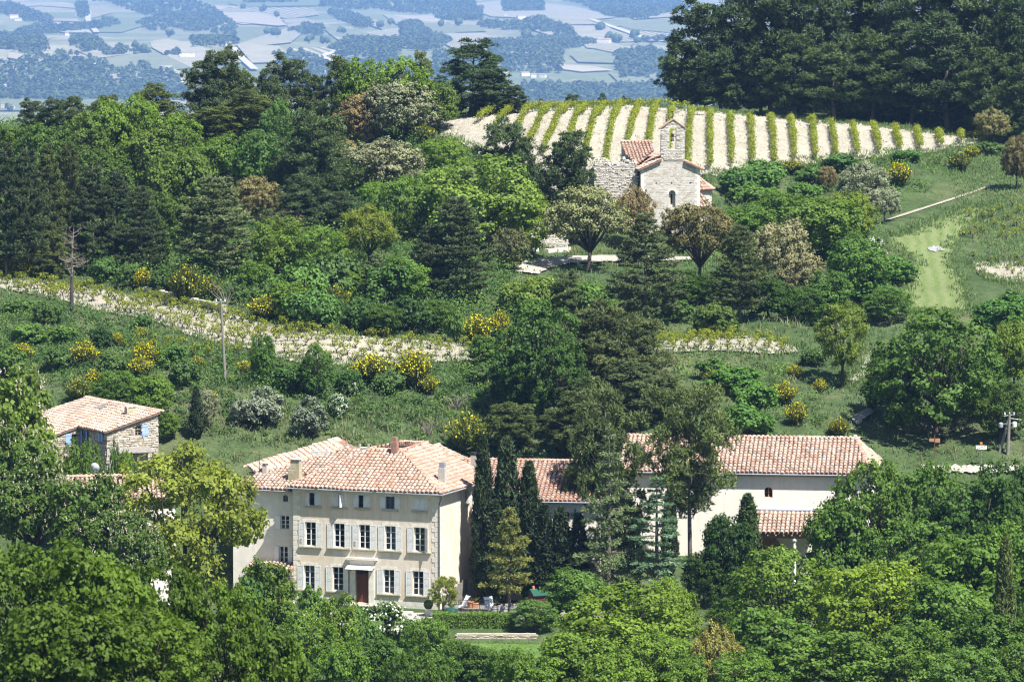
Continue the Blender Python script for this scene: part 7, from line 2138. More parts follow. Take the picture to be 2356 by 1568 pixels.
put('tallpine', 1588, 0, 885, 235, 'tall umbrella like pine with bare trunk in front of the hall roof', (1.3, 1.25, .95), Y=401, rot=1.2)
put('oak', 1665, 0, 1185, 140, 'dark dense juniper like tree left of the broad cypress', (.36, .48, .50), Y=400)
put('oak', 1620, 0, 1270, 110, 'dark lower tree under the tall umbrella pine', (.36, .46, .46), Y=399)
# --- foreground trees and bushes, feet below the frame
FG = [
 ('plane',432,1022,350,'big yellow green plane tree left of the manor front',(1.2,1.18,1.05),389),
 ('chestnut',-10,855,300,'light green tree filling the left edge beside the cottage',(1.5,1.35,1.2),392),
 ('chestnut',70,1060,220,'flowering chestnut at the left edge, highest of three',N1,384),
 ('chestnut',190,1092,220,'flowering chestnut in the middle of the three',N1,380),
 ('chestnut',305,1180,170,'flowering chestnut at the right of the three, below the plane tree',N1,378),
 ('chestnut',20,980,230,'flowering chestnut above the highest of the three at the left edge',(1.15,1.15,1.1),388),
 ('oak',600,1285,150,'small leafy tree between the plane and the manor corner',(.95,1.0,.8),374),
 ('shrub',560,1330,120,'dark leafy bush below the plane tree',(.9,1.0,.8),372),
 ('shrub',715,1345,80,'upright fig like bush below the left manor windows',BR,388),
 ('oak',760,1368,130,'fresh green small tree before the manor doorstep',(1.35,1.35,1.0),362),
 ('oak',700,1405,150,'leafy small tree at the left of the manor steps',(1.05,1.15,.9),352),
 ('whitebush',880,1385,135,'large white flowering bush in front of the manor door',(1.3,1.2,1.3),383),
 ('oak',872,1462,130,'dark green tree under the white flowering bush',(.7,.85,.8),352),
 ('oak',985,1418,110,'mid green young tree at the left end of the clipped hedge',(1.15,1.25,1.2),372),
 ('shrub',828,1392,95,'green bush on the forecourt left of the white flowering bush',(1.2,1.25,1.0),379),
 ('shrub',948,1425,80,'green bush on the forecourt right of the white flowering bush',(1.1,1.15,.9),382),
 ('oak',1100,1480,150,'dark bush tree with grey twigs below the low wall',(.6,.7,.65),352),
 ('oak',1178,1495,120,'small tree below the right end of the low wall',(.9,1.05,.95),346),
 ('oak',925,1500,110,'dim small tree below the white flowering bush at the bottom edge',(.7,.82,.75),338),
 ('oak',1045,1470,80,'grey green young tree hiding part of the low wall',(1.0,1.1,1.15),362),
 ('oak',1228,1378,110,'grey green rounded tree at the right end of the clipped hedge',(.95,1.1,1.2),386),
 ('oak',1330,1308,150,'grey green low tree left of the big foreground oak',(.95,1.1,1.15),390),
 ('oak',1430,1350,290,'big bright oak in the foreground centre',(1.45,1.4,.95),368),
 ('oak',1540,1330,150,'bright oak lobe right of the foreground centre oak',(1.35,1.35,.95),374),
 ('oak',1310,1455,200,'bright oak lower left of the foreground centre oak',(1.25,1.3,.95),348),
 ('oak',1520,1455,200,'bright oak lower right of the foreground centre oak',(1.25,1.3,.95),346),
 ('holmbush',1655,1435,135,'golden flowering holm oak among green foreground oaks',(1.5,1.4,.62),344),
 ('oak',1590,1510,120,'oak left of the golden holm oak',(1.1,1.2,.9),340),
 ('oak',1690,1375,130,'dim oak in the gap behind the golden holm oak',(.7,.8,.65),384),
 ('oak',1800,1262,270,'wide green oak below the porch columns',(1.1,1.15,.9),376),
 ('oak',1760,1400,220,'mid green oak below the wide one',(.9,1.05,.95),352),
 ('oak',2010,1290,290,'sunlit yellow green oak right of the wide one',(1.5,1.4,.85),370),
 ('oak',1900,1450,260,'green oak at the bottom edge under the sunlit one',(1.05,1.15,1.0),344),
 ('oak',2110,1440,220,'oak at the bottom edge left of the foreground cypress',(1.05,1.15,.95),346),
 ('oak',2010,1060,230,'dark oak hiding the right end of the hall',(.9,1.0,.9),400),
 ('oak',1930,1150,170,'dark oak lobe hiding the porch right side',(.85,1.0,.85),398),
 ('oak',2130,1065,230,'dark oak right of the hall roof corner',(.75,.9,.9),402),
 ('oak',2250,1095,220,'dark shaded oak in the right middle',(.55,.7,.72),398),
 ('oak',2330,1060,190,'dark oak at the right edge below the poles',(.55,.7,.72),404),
 ('oak',2120,1200,230,'dark green oak in the right middle below the hall corner',(.8,.95,.85),388),
 ('oak',2240,1230,260,'mid green oak left of the foreground cypress',(.95,1.1,.9),382),
 ('oak',2340,1190,180,'mid green oak at the right edge behind the foreground cypress',(.9,1.05,.9),384),
 ('oak',2190,1330,230,'green oak in the right foreground',(.95,1.1,.95),366),
 ('oak',2300,1400,220,'dark green oak around the foreground cypress foot',(.8,.95,.85),352),
 ('oak',2240,1490,220,'blue green oak in the bottom right corner',(.9,1.05,1.1),338),
 ('oak',2345,1480,140,'oak cut by the bottom right corner',(.9,1.0,.9),340),
 ('oak',1720,1500,180,'oak at the bottom edge right of the golden holm oak',(1.0,1.15,.95),338),
 ('oak',1430,1500,170,'oak at the bottom edge of the foreground centre',(1.2,1.25,.9),335),
 ('oak',1210,1490,140,'oak at the bottom edge under the grey green rounded tree',(1.15,1.25,1.0),338),
 ('oak',1000,1500,120,'green small tree at the bottom edge left of the lawn',(.9,1.05,.9),338),
 ('oak',790,1480,150,'leafy tree at the bottom edge below the manor steps',(1.0,1.15,.9),336),
]
for k, cx, top, w, lb, ti, Y in FG: put(k, cx, 0, top, w, lb, ti, Y=Y)
put('cypress', 2318, 0, 1236, 46, 'tall slim cypress standing in the right foreground', (1.6, 1.5, 1.1), Y=352)
NEAR = [
 ('oak',60,1250,330,'very near dark oak in the bottom left corner',(.72,.80,.55),225),
 ('oak',215,1248,280,'very near oak second from the bottom left corner',(.85,.92,.6),222),
 ('oak',375,1290,240,'very near oak third from the bottom left corner',(.78,.84,.58),228),
 ('oak',510,1345,230,'very near oak in front of the plane tree',(.85,.92,.6),226),
 ('oak',110,1390,330,'nearest oak at the bottom left edge',(.72,.78,.55),205),
 ('oak',330,1400,320,'nearest oak right of the bottom left one',(.8,.86,.56),206),
 ('oak',610,1440,200,'near oak at the bottom edge left of the manor steps',(.8,.88,.6),228),
]
for k, cx, top, w, lb, ti, Y in NEAR: put(k, cx, 0, top, w, lb, ti, Y=Y)
for l in LOG:
    if l[3] > 17 or l[3] < .8 or l[4] > 17: print('LOG', l)
# dead tree by the strip
p = hit(165, 722); _tp = at(165, 525, p.y)
dt = empty('dead_tree', (p.x, p.y, p.z), 0, 'dead pine with a black burnt trunk and bare grey twigs beside the strip', 'tree')
m1, m2 = dead_tree(); s = (_tp.z - p.z) / 9.4
dt.scale = (s, s, s)
m1.build('trunk', M_CHAR, dt, smooth=True); m2.build('dead_branches', M_DEAD, dt)
# broken grey branches by the pole and on the bank
def twigs(name, qx, qy, top, seed, label, m=None):
    p = hit(qx, qy); h = at(qx, top, p.y).z - p.z; rr = random.Random(seed); mb = MB()
    for k in range(11):
        a = rr.uniform(0, 6.28); e = Vector((math.cos(a) * h * rr.uniform(.3, .9), math.sin(a) * h * rr.uniform(.2, .6), h * rr.uniform(.5, 1)))
        q_ = e * .5 + Vector((0, 0, rr.uniform(-.1, .25) * h)); mb.tube([(0, 0, -.1), q_, e], [.05, .03, .01], 4)
        for j in range(3): mb.tube([q_.lerp(e, .3 * j + .2), q_.lerp(e, .3 * j + .2) + Vector((rr.uniform(-.4, .4), rr.uniform(-.4, .4), rr.uniform(.1, .5))) * h * .4], [.018, .005], 3)
    o = mb.build(name, m or M_DEAD); o.location = p; tag(o, label, 'branch')
twigs('dead_branches', 520, 700, 650, 1, 'broken grey branches hanging by the pole top at the wood edge')
twigs('dead_branches', 1048, 940, 892, 2, 'bare dead bush on the grass bank above the manor')
twigs('dead_branches', 985, 1005, 965, 3, 'fallen pale branches low on the bank above the manor ridge')
twigs('dead_branches', 1700, 490, 455, 4, 'bare pale twigs beside the chapel apse')
# ================================================================== FAR WOODS, FARMS AND LONE TREES
WOODS = [
 [(0,150),(110,128),(180,128),(250,150),(330,180),(420,205),(450,228),(440,238),(0,230)], [(0,9),(30,11),(120,44),(118,57),(60,50),(20,36),(0,30)],
 [(180,0),(420,0),(480,10),(530,50),(545,70),(540,86),(480,76),(345,72),(310,58),(350,40),(290,22),(260,10)], [(40,76),(70,62),(160,62),(270,50),(276,58),(230,68),(120,78),(50,84)],
 [(165,92),(200,86),(240,104),(240,118),(190,122),(165,112)], [(0,80),(40,84),(100,90),(112,118),(60,128),(0,110)], [(176,10),(198,8),(204,40),(180,44)],
 [(732,0),(1093,0),(1093,48),(1020,46),(1000,36),(880,26),(800,24),(735,16)], [(750,28),(800,26),(855,54),(855,68),(820,64),(770,42)], [(665,74),(700,60),(745,66),(745,82),(700,82)],
 [(757,114),(800,92),(920,92),(925,125),(900,140),(780,132)], [(920,58),(965,52),(975,70),(1040,94),(1000,120),(930,117)], [(625,120),(700,125),(750,140),(745,160),(640,152)],
 [(1153,4),(1250,4),(1250,26),(1160,28)], [(1116,102),(1230,92),(1300,84),(1370,102),(1300,117),(1290,168),(1150,168)], [(1035,10),(1110,20),(1105,48),(1035,48)],
 [(1090,52),(1170,56),(1250,46),(1310,68),(1330,86),(1230,74),(1110,66)], [(1290,0),(1560,0),(1590,20),(1480,46),(1400,40),(1340,12)], [(1420,122),(1500,115),(1540,135),(1550,182),(1430,182),(1410,152)],
 [(1200,196),(1400,200),(1550,194),(1560,254),(1200,254)], [(440,96),(480,90),(550,96),(548,106),(440,112)], [(230,114),(300,112),(345,124),(300,130),(240,128)], [(380,120),(410,118),(412,134),(380,132)],
 [(280,140),(400,170),(420,196),(340,190)], [(560,0),(660,0),(690,8),(560,8)], [(600,170),(900,130),(1000,160),(1000,215),(600,215)], [(0,256),(420,262),(420,300),(0,300)], [(1470,96),(1560,84),(1560,100)],
 [(1000,120),(1100,130),(1140,160),(1140,200),(1000,200)],
]
_ico = bmesh.new(); bmesh.ops.create_icosphere(_ico, subdivisions=1, radius=1.0)
IV = np.array([v.co[:] for v in _ico.verts]); IF = np.array([[v.index for v in f.verts] for f in _ico.faces]); _ico.free()
M_FARW = leaf_mat('far_foliage', (0.034, 0.058, 0.022), 0.0, .9, (0.066, 0.095, 0.034))
def tree_lumps(pos, rad, hh, rg):
    k = len(pos); n = len(IV)
    f = 1 + .22 * rg.normal(size=(k, n, 1))
    V = IV[None] * f * np.stack([rad, rad, hh], 1)[:, None, :] + pos[:, None, :] + np.stack([0 * hh, 0 * hh, hh * .75], 1)[:, None, :]
    return V
rgw = np.random.default_rng(77)
allp = []
for wq in WOODS:
    try: wp = wpoly(wq, fz1, FY0, FY1, 24.0, 14)
    except Exception as e: print('wood', e); continue
    xs = [p[0] for p in wp]; ys = [p[1] for p in wp]
    area = (max(xs) - min(xs)) * (max(ys) - min(ys))
    n = int(min(3600, area / 300.0))
    X = rgw.uniform(min(xs), max(xs), n); Y = rgw.uniform(min(ys), max(ys), n)
    ok = in_poly(X, Y, wp)
    allp.append(np.stack([X[ok], Y[ok], far_np(X[ok], Y[ok])], 1))
allp = np.concatenate(allp)
print('far trees', len(allp))
if len(allp) > 13000: allp = allp[rgw.permutation(len(allp))[:13000]]
rad = rgw.uniform(4.5, 9.0, len(allp)); hh = rgw.uniform(6.0, 11.0, len(allp))
kq = 24; mq = len(allp) * kq
g = unit(rgw.normal(size=(mq, 3))); g[:, 2] = np.abs(g[:, 2])
rr_ = np.repeat(np.stack([rad, rad, hh], 1), kq, 0)
pq = np.repeat(allp, kq, 0) + g * rr_ * rgw.uniform(.55, 1.1, (mq, 1)) + np.repeat(np.stack([0 * hh, 0 * hh, hh * .55], 1), kq, 0)
sz = rgw.uniform(3.6, 6.4, mq)
t = np.clip(np.repeat(rgw.uniform(0, 1, len(allp)), kq) * .7 + rgw.uniform(0, .3, mq), 0, 1)
obj('distant_woods', crown_mesh(leaf_quads(pq, unit(g + np.array([0, 0, .4]) + rgw.normal(size=g.shape) * .35), rgw.normal(size=g.shape), sz * 1.3, sz * 1.3), t, M_FARW, 'distant_woods'), None, None, 'stuff')
LONE = [(606,28),(637,42),(613,80),(630,84),(711,100),(751,101),(874,66),(899,58),(1016,63),(1055,62),(783,79),(248,50),(310,116),(327,124),(390,86),(1248,52),(1210,90),(1456,90),(1468,102),(1398,96),(1417,99),(560,22),(1375,72)]
LLAB = ['lone round tree at the corner of a pale field on the far slope','narrow lone tree between two pale fields far away','lone tree beside a winding farm track far away, left of a pair','lone tree beside a winding farm track far away, right of a pair','round lone tree in a far field above the skyline pines','small lone tree in a far field, right of the round one','lone bushy tree in the pale far field left of the umbrella shaped one','umbrella shaped lone tree in the pale far field','round tree standing on the edge of a far field, left of a pair','round tree standing on the edge of a far field, right of a pair','small lone tree in the far green fields','lone tree in the green far field under the striped one','tall far tree among hedges above the left wood','far tree right of the tall one among the hedges','pair like lone tree in the far green field at the left','pointed far tree above the terraced vineyards','lone dark tree on the terraced far field','round dark tree in a far vineyard near the pinewood','small bush in the green far field near the pinewood','flat topped pine beside the far farmhouse','smaller flat topped pine right of the far farmhouse','small far tree on the striped field, top centre','far bushy tree in the middle of the far right fields']
LP = np.array([tuple(fhit(*p)) for p in LONE])
rgl = np.random.default_rng(5)
for i, p in enumerate(LP):
    mV = [];  k = 4
    r0 = rgl.uniform(9, 14)
    c = np.zeros((k, 3)); c[1:, :2] = rgl.normal(size=(k - 1, 2)) * r0 * .5; c[:, 2] = rgl.uniform(0, 6, k)
    Vl = tree_lumps(c, np.full(k, r0 * .75), np.full(k, r0 * .8), rgl).reshape(-1, 3) + np.array([0, 0, 3])
    Fl = (IF[None] + len(IV) * np.arange(k)[:, None, None]).reshape(-1, 3)
    e = empty('field_tree', tuple(p), 0, LLAB[i], 'tree', 'lone trees in the far fields')
    obj('crown', np_mesh('crown', Vl, Fl, rgl.uniform(.1, .9, len(Fl))), M_FARW, e)
    MB().bar((0, 0, -1), (0, 0, 8), .8, n=5).build('trunk', M_BARK, e)
M_FWALL = mat('far_white_wall', (.8, .75, .66), .9, .3, .05); M_FROOF = mat('far_tile_roof', (.34, .23, .18), .9, .6, .15)
FARMS = [((32,42),20,'pale farmhouse at the far left above the vineyards'),((42,48),16,'lower farm building beside the pale farmhouse at the far left'),((515,107),14,'long low farm in front of a dark grove in the far valley'),((430,133),34,'long white greenhouse roof in the far fields'),
 ((378,184),9,'small white house in the far fields left of the tall skyline pine'),((421,188),14,'low white house beside the tall skyline pine in the far valley'),((154,82),9,'small far house among trees on the left hillside'),((10,250),12,'white house among dark cypresses at the far left valley floor'),((27,252),12,'second white house at the far left valley floor'),
 ((1163,172),13,'tall white far house above the vineyard crest, left of a hamlet'),((1208,174),20,'wide house of the far hamlet above the vine arches'),((1228,178),12,'small house in the middle of the far hamlet'),((1249,178),14,'white house at the right end of the far hamlet'),((1390,101),30,'pink roofed farmhouse with flat pines on the far hill'),((1200,44),20,'far farm with dark trees near the top edge'),((1163,38),8,'small white house left of the top edge farm'),
 ((1321,192),9,'small far house alone on the valley floor'),((1376,197),14,'low pink roofed far house right of the lone one'),((1223,235),18,'pinkish house roof behind the vine crest, left one'),((1342,227),20,'pinkish house behind the vine crest, nearest the pinewood'),((1303,230),12,'pale house between the two pinkish ones behind the crest')]
for i, (q_, w, lb) in enumerate(FARMS):
    p = fhit(*q_); W = w * Q / FPX * p.y; D = max(9, W * .5); H = max(6.5, min(12, W * .35))
    if 'greenhouse' in lb: H = 5.0
    e = empty('farmhouse', tuple(p), random.uniform(-.35, .35), lb, 'house', 'farms in the far valley')
    mb = MB().box(-W/2, W/2, -D/2, D/2, -3, H)
    mb.build('wall', M_FWALL, e)
    m = MB(); o = .4
    m.add([(-W/2-o, -D/2-o, H), (W/2+o, -D/2-o, H), (W/2+o, 0, H + D*.22), (-W/2-o, 0, H + D*.22), (-W/2-o, D/2+o, H), (W/2+o, D/2+o, H)], [(0,1,2,3), (3,2,5,4), (0,3,4), (1,5,2), (0,4,5,1)])
    m.build('roof', M_WHITE if 'greenhouse' in lb else M_FROOF, e)
    n = max(2, int(W / 8))
    for k in range(n):
        x = -W/2 + W * (k + .5) / n
        MB().box(x - .5, x + .5, -D/2 - .05, -D/2 - .01, H * .35, H * .35 + 1.5).build('window', M_DARKF, e)

# ================================================================== THINGS ABOUT THE HOUSES
M_TERRA = mat('terracotta', (.42, .19, .10), .85, 5, .15); M_BARREL = mat('grey_barrel_oak', (.27, .27, .27), .8, 3, .2, 20); M_HOOP = mat('iron_hoop', (.12, .12, .13), .5, 4, .1, metal=.4)
M_TARP = mat('dark_green_tarp', (.015, .055, .042), .6, 3, .2); M_CLOTH = mat('white_cloth', (.74, .77, .82), .9, 3, .05); M_GREENR = mat('green_plastic_roof', (.012, .07, .05), .5, 4, .1); M_REDW = mat('dark_red_boards', (.10, .03, .035), .7, 4, .2)  # playhouse roof green is darkened, shade put into its colour
_tp = [(-20,395),(-5,395)]
drape('terrace', [(-20, 396.5), (-20, 388.5), (-4.5, 387.9), (-4.5, 396)], M_PAVING, 1.5, .03, gz)
drape('patio', [(-4.4, 402), (-4.4, 391.5), (9, 391.5), (9, 402)], M_GREYW, 1.5, .03, gz)
drape('lawn', [(-18, 384), (-18, 371), (3, 371), (3, 383)], mat('lawn_grass', (.085, .15, .03), 1.0, .8, .2, 6.0), 1.5, .05, gz)
P_ = np.stack([RNG.uniform(-18, 3, 6000), RNG.uniform(371, 383.5, 6000)], 1); P_ = np.concatenate([P_, gz_np(P_[:, 0], P_[:, 1])[:, None]], 1)
grass('lawn_grass', P_, .13, .06, 0, 5, 12, col=(1.0, 1.2, .9))
def stand(qx, qy): return hit(qx, qy, 330, 640)
# clipped hedge
def hedge(name, x0, x1, y, z0, h, d, lab):
    e = empty(name, (x0, y, z0), 0, lab, 'hedge', 'clipped hedges by the terrace')
    rg = np.random.default_rng(int(abs(x0 * 10))); L = x1 - x0
    n = int(L * 900); 
    P = np.stack([rg.uniform(0, L, n), rg.uniform(0, d, n), rg.uniform(0, h, n)], 1); Nn = np.zeros((n, 3))
    f = rg.integers(0, 5, n); a = f < 2; P[a, 1] = rg.normal(size=a.sum()) * .05; Nn[a] = (0, -1, .2)
    b = (f == 2) | (f == 3); P[b, 2] = h + rg.normal(size=b.sum()) * .05; Nn[b] = (0, 0, 1)
    c = f == 4; P[c, 0] = np.where(rg.random(c.sum()) < .5, 0, L) + rg.normal(size=c.sum()) * .05; Nn[c, 0] = 1
    P[:, 1] += .06 * np.sin(P[:, 0] * 2.3) ; P[:, 2] += .05 * np.sin(P[:, 0] * 1.7 + 1)
    Nn = unit(Nn + rg.normal(size=(n, 3)) * .55)
    s = .10 * rg.uniform(.7, 1.4, n)
    o = obj('foliage', crown_mesh(leaf_quads(P, Nn, rg.normal(size=(n, 3)), s * 1.2, s), rg.uniform(0, 1, n), LM['shrub'], 'foliage'), None, e); o.color = (1.35, 1.35, .8, 1)
    MB().box(.08, L - .08, .1, d - .08, -.2, h - .1).build('inner_twigs', M_BARK, e)
hp0 = at(998, 1440, 387); hp1 = at(1182, 1440, 387)
hedge('hedge', hp0.x, hp1.x, 386.8, -.25, 1.45, 1.6, 'long clipped green hedge in front of the barrels')
hp0 = at(1238, 1440, 388); hp1 = at(1288, 1440, 388)
hedge('hedge', hp0.x, hp1.x, 387.6, -.25, 1.3, 1.4, 'short clipped hedge under the hanging white cloth')
# low garden wall
gw0 = at(1052, 1465, 384.4); gw1 = at(1232, 1472, 384.4)
gw = empty('garden_wall', (gw0.x, 384.4, -.75), 0, 'low pale dry stone wall below the clipped hedge', 'wall')
wl = MB().box(0, gw1.x - gw0.x, .05, .5, -.6, .58).build('wall', M_MORTAR, gw)
stonework(wl, frame_at(None, (0, .03), (1, 0, 0)), gw1.x - gw0.x, -.3, .6, lambda s, z: True, M_ST_HOUSE, (.12, .2), (.2, .5), .1, .04, 140)
MB().box(-.05, gw1.x - gw0.x + .05, -.03, .56, .6, .68).build('coping', M_ST_HOUSE[1], gw)
# wall beside the manor
bw = at(1062, 1370, 407.0); bw1 = at(1120, 1370, 407.0)
bwo = empty('courtyard_wall', (bw.x, 407.0, 0), 0, 'shaded rubble wall between the manor and the cypresses', 'wall')
wl = MB().box(0, bw1.x - bw.x, .05, .5, -.3, 2.9).build('wall', M_MORTAR, bwo)
stonework(wl, frame_at(None, (0, .03), (1, 0, 0)), bw1.x - bw.x, 0, 2.9, lambda s, z: True, M_ST_HOUSE, (.15, .25), (.2, .5), .1, .04, 110)
# barrels with pots
def barrel(p, lab):
    e = empty('barrel', tuple(p), random.uniform(0, 6), lab, 'barrel', 'grey wine barrels by the hedge')
    MB().lathe([(.27, 0), (.33, .2), (.36, .47), (.33, .74), (.28, .94), (.24, .94), (.24, .9)], 18).build('cask', M_BARREL, e, smooth=False)
    for z, r in ((.06, .292), (.26, .347), (.68, .347), (.88, .30)): MB().lathe([(r - .004, z - .02), (r + .01, z - .02), (r + .01, z + .02), (r - .004, z + .02)], 18).build('hoop', M_HOOP, e)
    return e
def pot(p, r, h, lab, plant_=True, col=(1, 1, 1), square=False):
    e = empty('flower_pot', tuple(p), 0, lab, 'flower pot', 'terracotta pots')
    if square: MB().box(-r, r, -r, r, 0, h).box(-r - .02, r + .02, -r - .02, r + .02, h, h + .04).build('pot', M_TERRA, e)
    else: MB().lathe([(r * .7, 0), (r * .95, h * .8), (r * 1.08, h * .82), (r * 1.08, h), (r * .9, h), (r * .88, h * .85)], 14).build('pot', M_TERRA, e)
    if plant_:
        rg = np.random.default_rng(int(h * 100)); P = np.stack([rg.normal(size=10) * r * .7, rg.normal(size=10) * r * .7, h + rg.uniform(.03, .4, 10) * (r / .2)], 1)
        Qd = leaf_blob(P, 14, r * .35, .07, rg); o = obj('foliage', crown_mesh(Qd, rg.uniform(0, 1, len(Qd)), LM['shrub'], 'foliage'), None, e); o.color = (*col, 1)
for k, (qx, lab) in enumerate(((1139, 'grey barrel nearest the lattice screen, with a flowering pot'), (1159.5, 'middle grey barrel in the row of three'), (1179, 'grey barrel beside the golden cedar trunk'))):
    p = at(qx, 1415, 394.0); p.z = gz(p.x, p.y); barrel(p, lab)
    pot((p.x, p.y, p.z + .945), .11 if k else .15, .17 if k else .24, ('plant in a small pot on the barrel nearest the lattice', 'small empty pot on the middle barrel', 'small pot on the barrel by the cedar')[k], k == 0)
for qx, lab in ((1026, 'grey barrel against the manor side wall, left one'), (1045, 'grey barrel under the pink flowers by the side wall')):
    p = at(qx, 1410, 397.0); p.z = gz(p.x, p.y); barrel(p, lab)
    if qx > 1040: pot((p.x, p.y, p.z + .945), .15, .24, 'pink flowering pot on a barrel by the manor', True, (1.6, .8, 1.2))
p = at(1082, 1390, 399.0); pot((p.x, p.y, gz(p.x, p.y)), .30, .62, 'large round terracotta pot on the patio', False)
p = at(1094, 1390, 399.0); pot((p.x, p.y, gz(p.x, p.y)), .25, .42, 'square terracotta pot with a purplish plant', True, (1.2, .7, .8), True)
p = at(1066, 1390, 399.5); pot((p.x, p.y, gz(p.x, p.y)), .28, .55, 'terracotta pot half hidden behind the left lattice', True)
p = at(1200, 1415, 395); pot((p.x, p.y, gz(p.x, p.y)), .14, .22, 'small pot right of the golden cedar trunk', False)
# covered barbecue
p = at(1036.5, 1412, 393.2)
cb = MB(); cb.lathe([(.55, 0), (.58, .3), (.52, .62), (.42, .82), (.12, .92), (.01, .93)], 9)
for k in range(9):
    w = k * .7; cb.bar((.56 * math.cos(w), .56 * math.sin(w), 0), (.42 * math.cos(w), .42 * math.sin(w), .8), .035, n=4)
o = cb.build('covered_barbecue', M_TARP); o.location = (p.x, p.y, gz(p.x, p.y)); o.scale = (1.1, .8, 1); tag(o, 'barbecue wrapped in a dark green cover beside the small tree', 'barbecue')
# lattice screens in planters
for qx, lab in ((1065, 'dark lattice screen in a planter near the covered barbecue'), (1113.5, 'dark lattice screen in a planter next to the barrels')):
    p = at(qx, 1412, 394.0); e = empty('lattice_screen', (p.x, p.y, gz(p.x, p.y)), 0, lab, 'screen', 'lattice screens on the patio')
    MB().box(-.46, .46, -.2, .2, 0, .42).build('planter', M_GREYW, e).color = (1, 1, 1, 1)
    MB().box(-.42, -.37, -.02, .02, .42, 1.45).box(.37, .42, -.02, .02, .42, 1.45).box(-.37, .37, -.02, .02, 1.4, 1.45).build('frame', M_HOOP, e)
    for k in range(-3, 6):
        for sg in (1, -1):
            a = Vector((-.37, 0.001 * sg, .42 + k * .2)); b = Vector((.37, 0.001 * sg, .42 + k * .2 + .74))
            if sg < 0: a, b = Vector((.37, -.012, a.z)), Vector((-.37, -.012, b.z))
            za, zb = max(a.z, .43), min(b.z, 1.4)
            if zb - za < .1: continue
            f0 = (za - a.z) / .74; f1 = (zb - a.z) / .74
            MB().bar(a.lerp(b, f0), a.lerp(b, f1), .011, n=4).build('slat', M_HOOP, e)
# deck chairs
def deck_chair(p, rz, lab):
    e = empty('deck_chair', tuple(p), rz, lab, 'deck chair', 'white deck chairs on the patio')
    MB().add([(-.36, -.75, .32), (.36, -.75, .32), (.36, .15, .36), (-.36, .15, .36), (-.36, .62, 1.22), (.36, .62, 1.22), (-.36, -.75, .27), (.36, -.75, .27), (.36, .17, .31), (-.36, .17, .31), (-.36, .67, 1.2), (.36, .67, 1.2)], [(0,1,2,3), (3,2,5,4), (6,9,8,7), (9,10,11,8), (0,6,7,1), (4,5,11,10), (0,3,9,6), (3,4,10,9), (1,7,8,2), (2,8,11,5)]).build('cushion', M_CLOTH, e)
    f = MB()
    for x in (-.38, .38):
        f.bar((x, -.78, .28), (x, .5, .34), .02).bar((x, .15, .33), (x, .68, 1.24), .02)
    f.build('frame', M_WHITE, e)
    for x in (-.38, .38):
        for y in (-.7, .4): MB().bar((x, y, 0), (x, y, .3), .022).build('leg', M_WHITE, e)
p = at(1128, 1405, 397); deck_chair((p.x, p.y, gz(p.x, p.y)), .35, 'white deck chair with a raised back behind the barrels')
p = at(1062, 1400, 398); deck_chair((p.x, p.y, gz(p.x, p.y)), -1.1, 'white deck chair seen side on near the left lattice')
# rope barrier post, playhouse, hanging cloth
p = at(1219.5, 1405, 396); g0 = gz(p.x, p.y)
e = empty('rope_barrier', (p.x, p.y, g0), 0, 'grey post with a white rope swag to the cedar trunk', 'rope barrier')
MB().bar((0, 0, -.1), (0, 0, 1.25), .035).build('post', M_ZINC, e)
mb = MB(); mb.tube([(-3.0 + 3.0 * t, -.6 * (1 - t), 1.15 - .55 * (1 - (2 * t - 1) ** 2)) for t in np.linspace(0, 1, 9)], [.03] * 9, 5); mb.build('rope', M_CLOTH, e)
p = at(1241, 1400, 400); e = empty('playhouse', (p.x, p.y, gz(p.x, p.y)), .45, 'small dark red playhouse with a green roof in the shade', 'playhouse')
w = MB().box(-.75, .75, -.6, .6, 0, 1.15); w.add([(-.75, -.6, 1.15), (-.75, .6, 1.15), (-.75, 0, 1.55)], [(0, 2, 1)]); w.add([(.75, -.6, 1.15), (.75, .6, 1.15), (.75, 0, 1.55)], [(0, 1, 2)])
wl = w.build('wall', M_REDW, e)
for k in range(6): MB().box(-.77, .77, -.625, -.603, .08 + k * .18, .22 + k * .18).build('board', M_REDW, wl)
for sg in (-1, 1): MB().add([(-.95, 0, 1.62), (.95, 0, 1.62), (.95, sg * .8, 1.1), (-.95, sg * .8, 1.1), (-.95, 0, 1.57), (.95, 0, 1.57), (.95, sg * .8, 1.05), (-.95, sg * .8, 1.05)], [(0,1,2,3), (4,7,6,5), (0,4,5,1), (3,2,6,7), (0,3,7,4), (1,5,6,2)]).build('roof', M_GREENR, e)
MB().box(-.7, -.5, -.1, .1, 1.4, 1.85).build('chimney', M_TERRA, e)
p = at(1274, 1420, 391); g0 = gz(p.x, p.y); mb = MB(); n = 14
for k in range(n):
    x0 = -.36 + .72 * k / n; x1 = -.36 + .72 * (k+1) / n; fl = lambda x: .07 * math.sin(x * 24)
    for z0, z1, s0, s1 in ((1.62, .9, .9, 1.0), (.9, .1, 1.0, 1.12)):
        mb.add([(x0 * s0, fl(x0) * (1 if s0 < 1 else 1.3), z0), (x1 * s0, fl(x1) * (1 if s0 < 1 else 1.3), z0), (x1 * s1 - .05 * (1.62 - z1), fl(x1) * 1.3 * (1 if s1 == 1.0 else 1.35), z1 + .08 * math.sin(x1 * 9)), (x0 * s1 - .05 * (1.62 - z1), fl(x0) * 1.3 * (1 if s1 == 1.0 else 1.35), z1 + .08 * math.sin(x0 * 9))], [(0, 3, 2, 1)])
o = mb.build('white_cloth', M_CLOTH); o.location = (p.x, p.y, g0); tag(o, 'pale cloth hanging in folds above the short hedge', 'cloth')
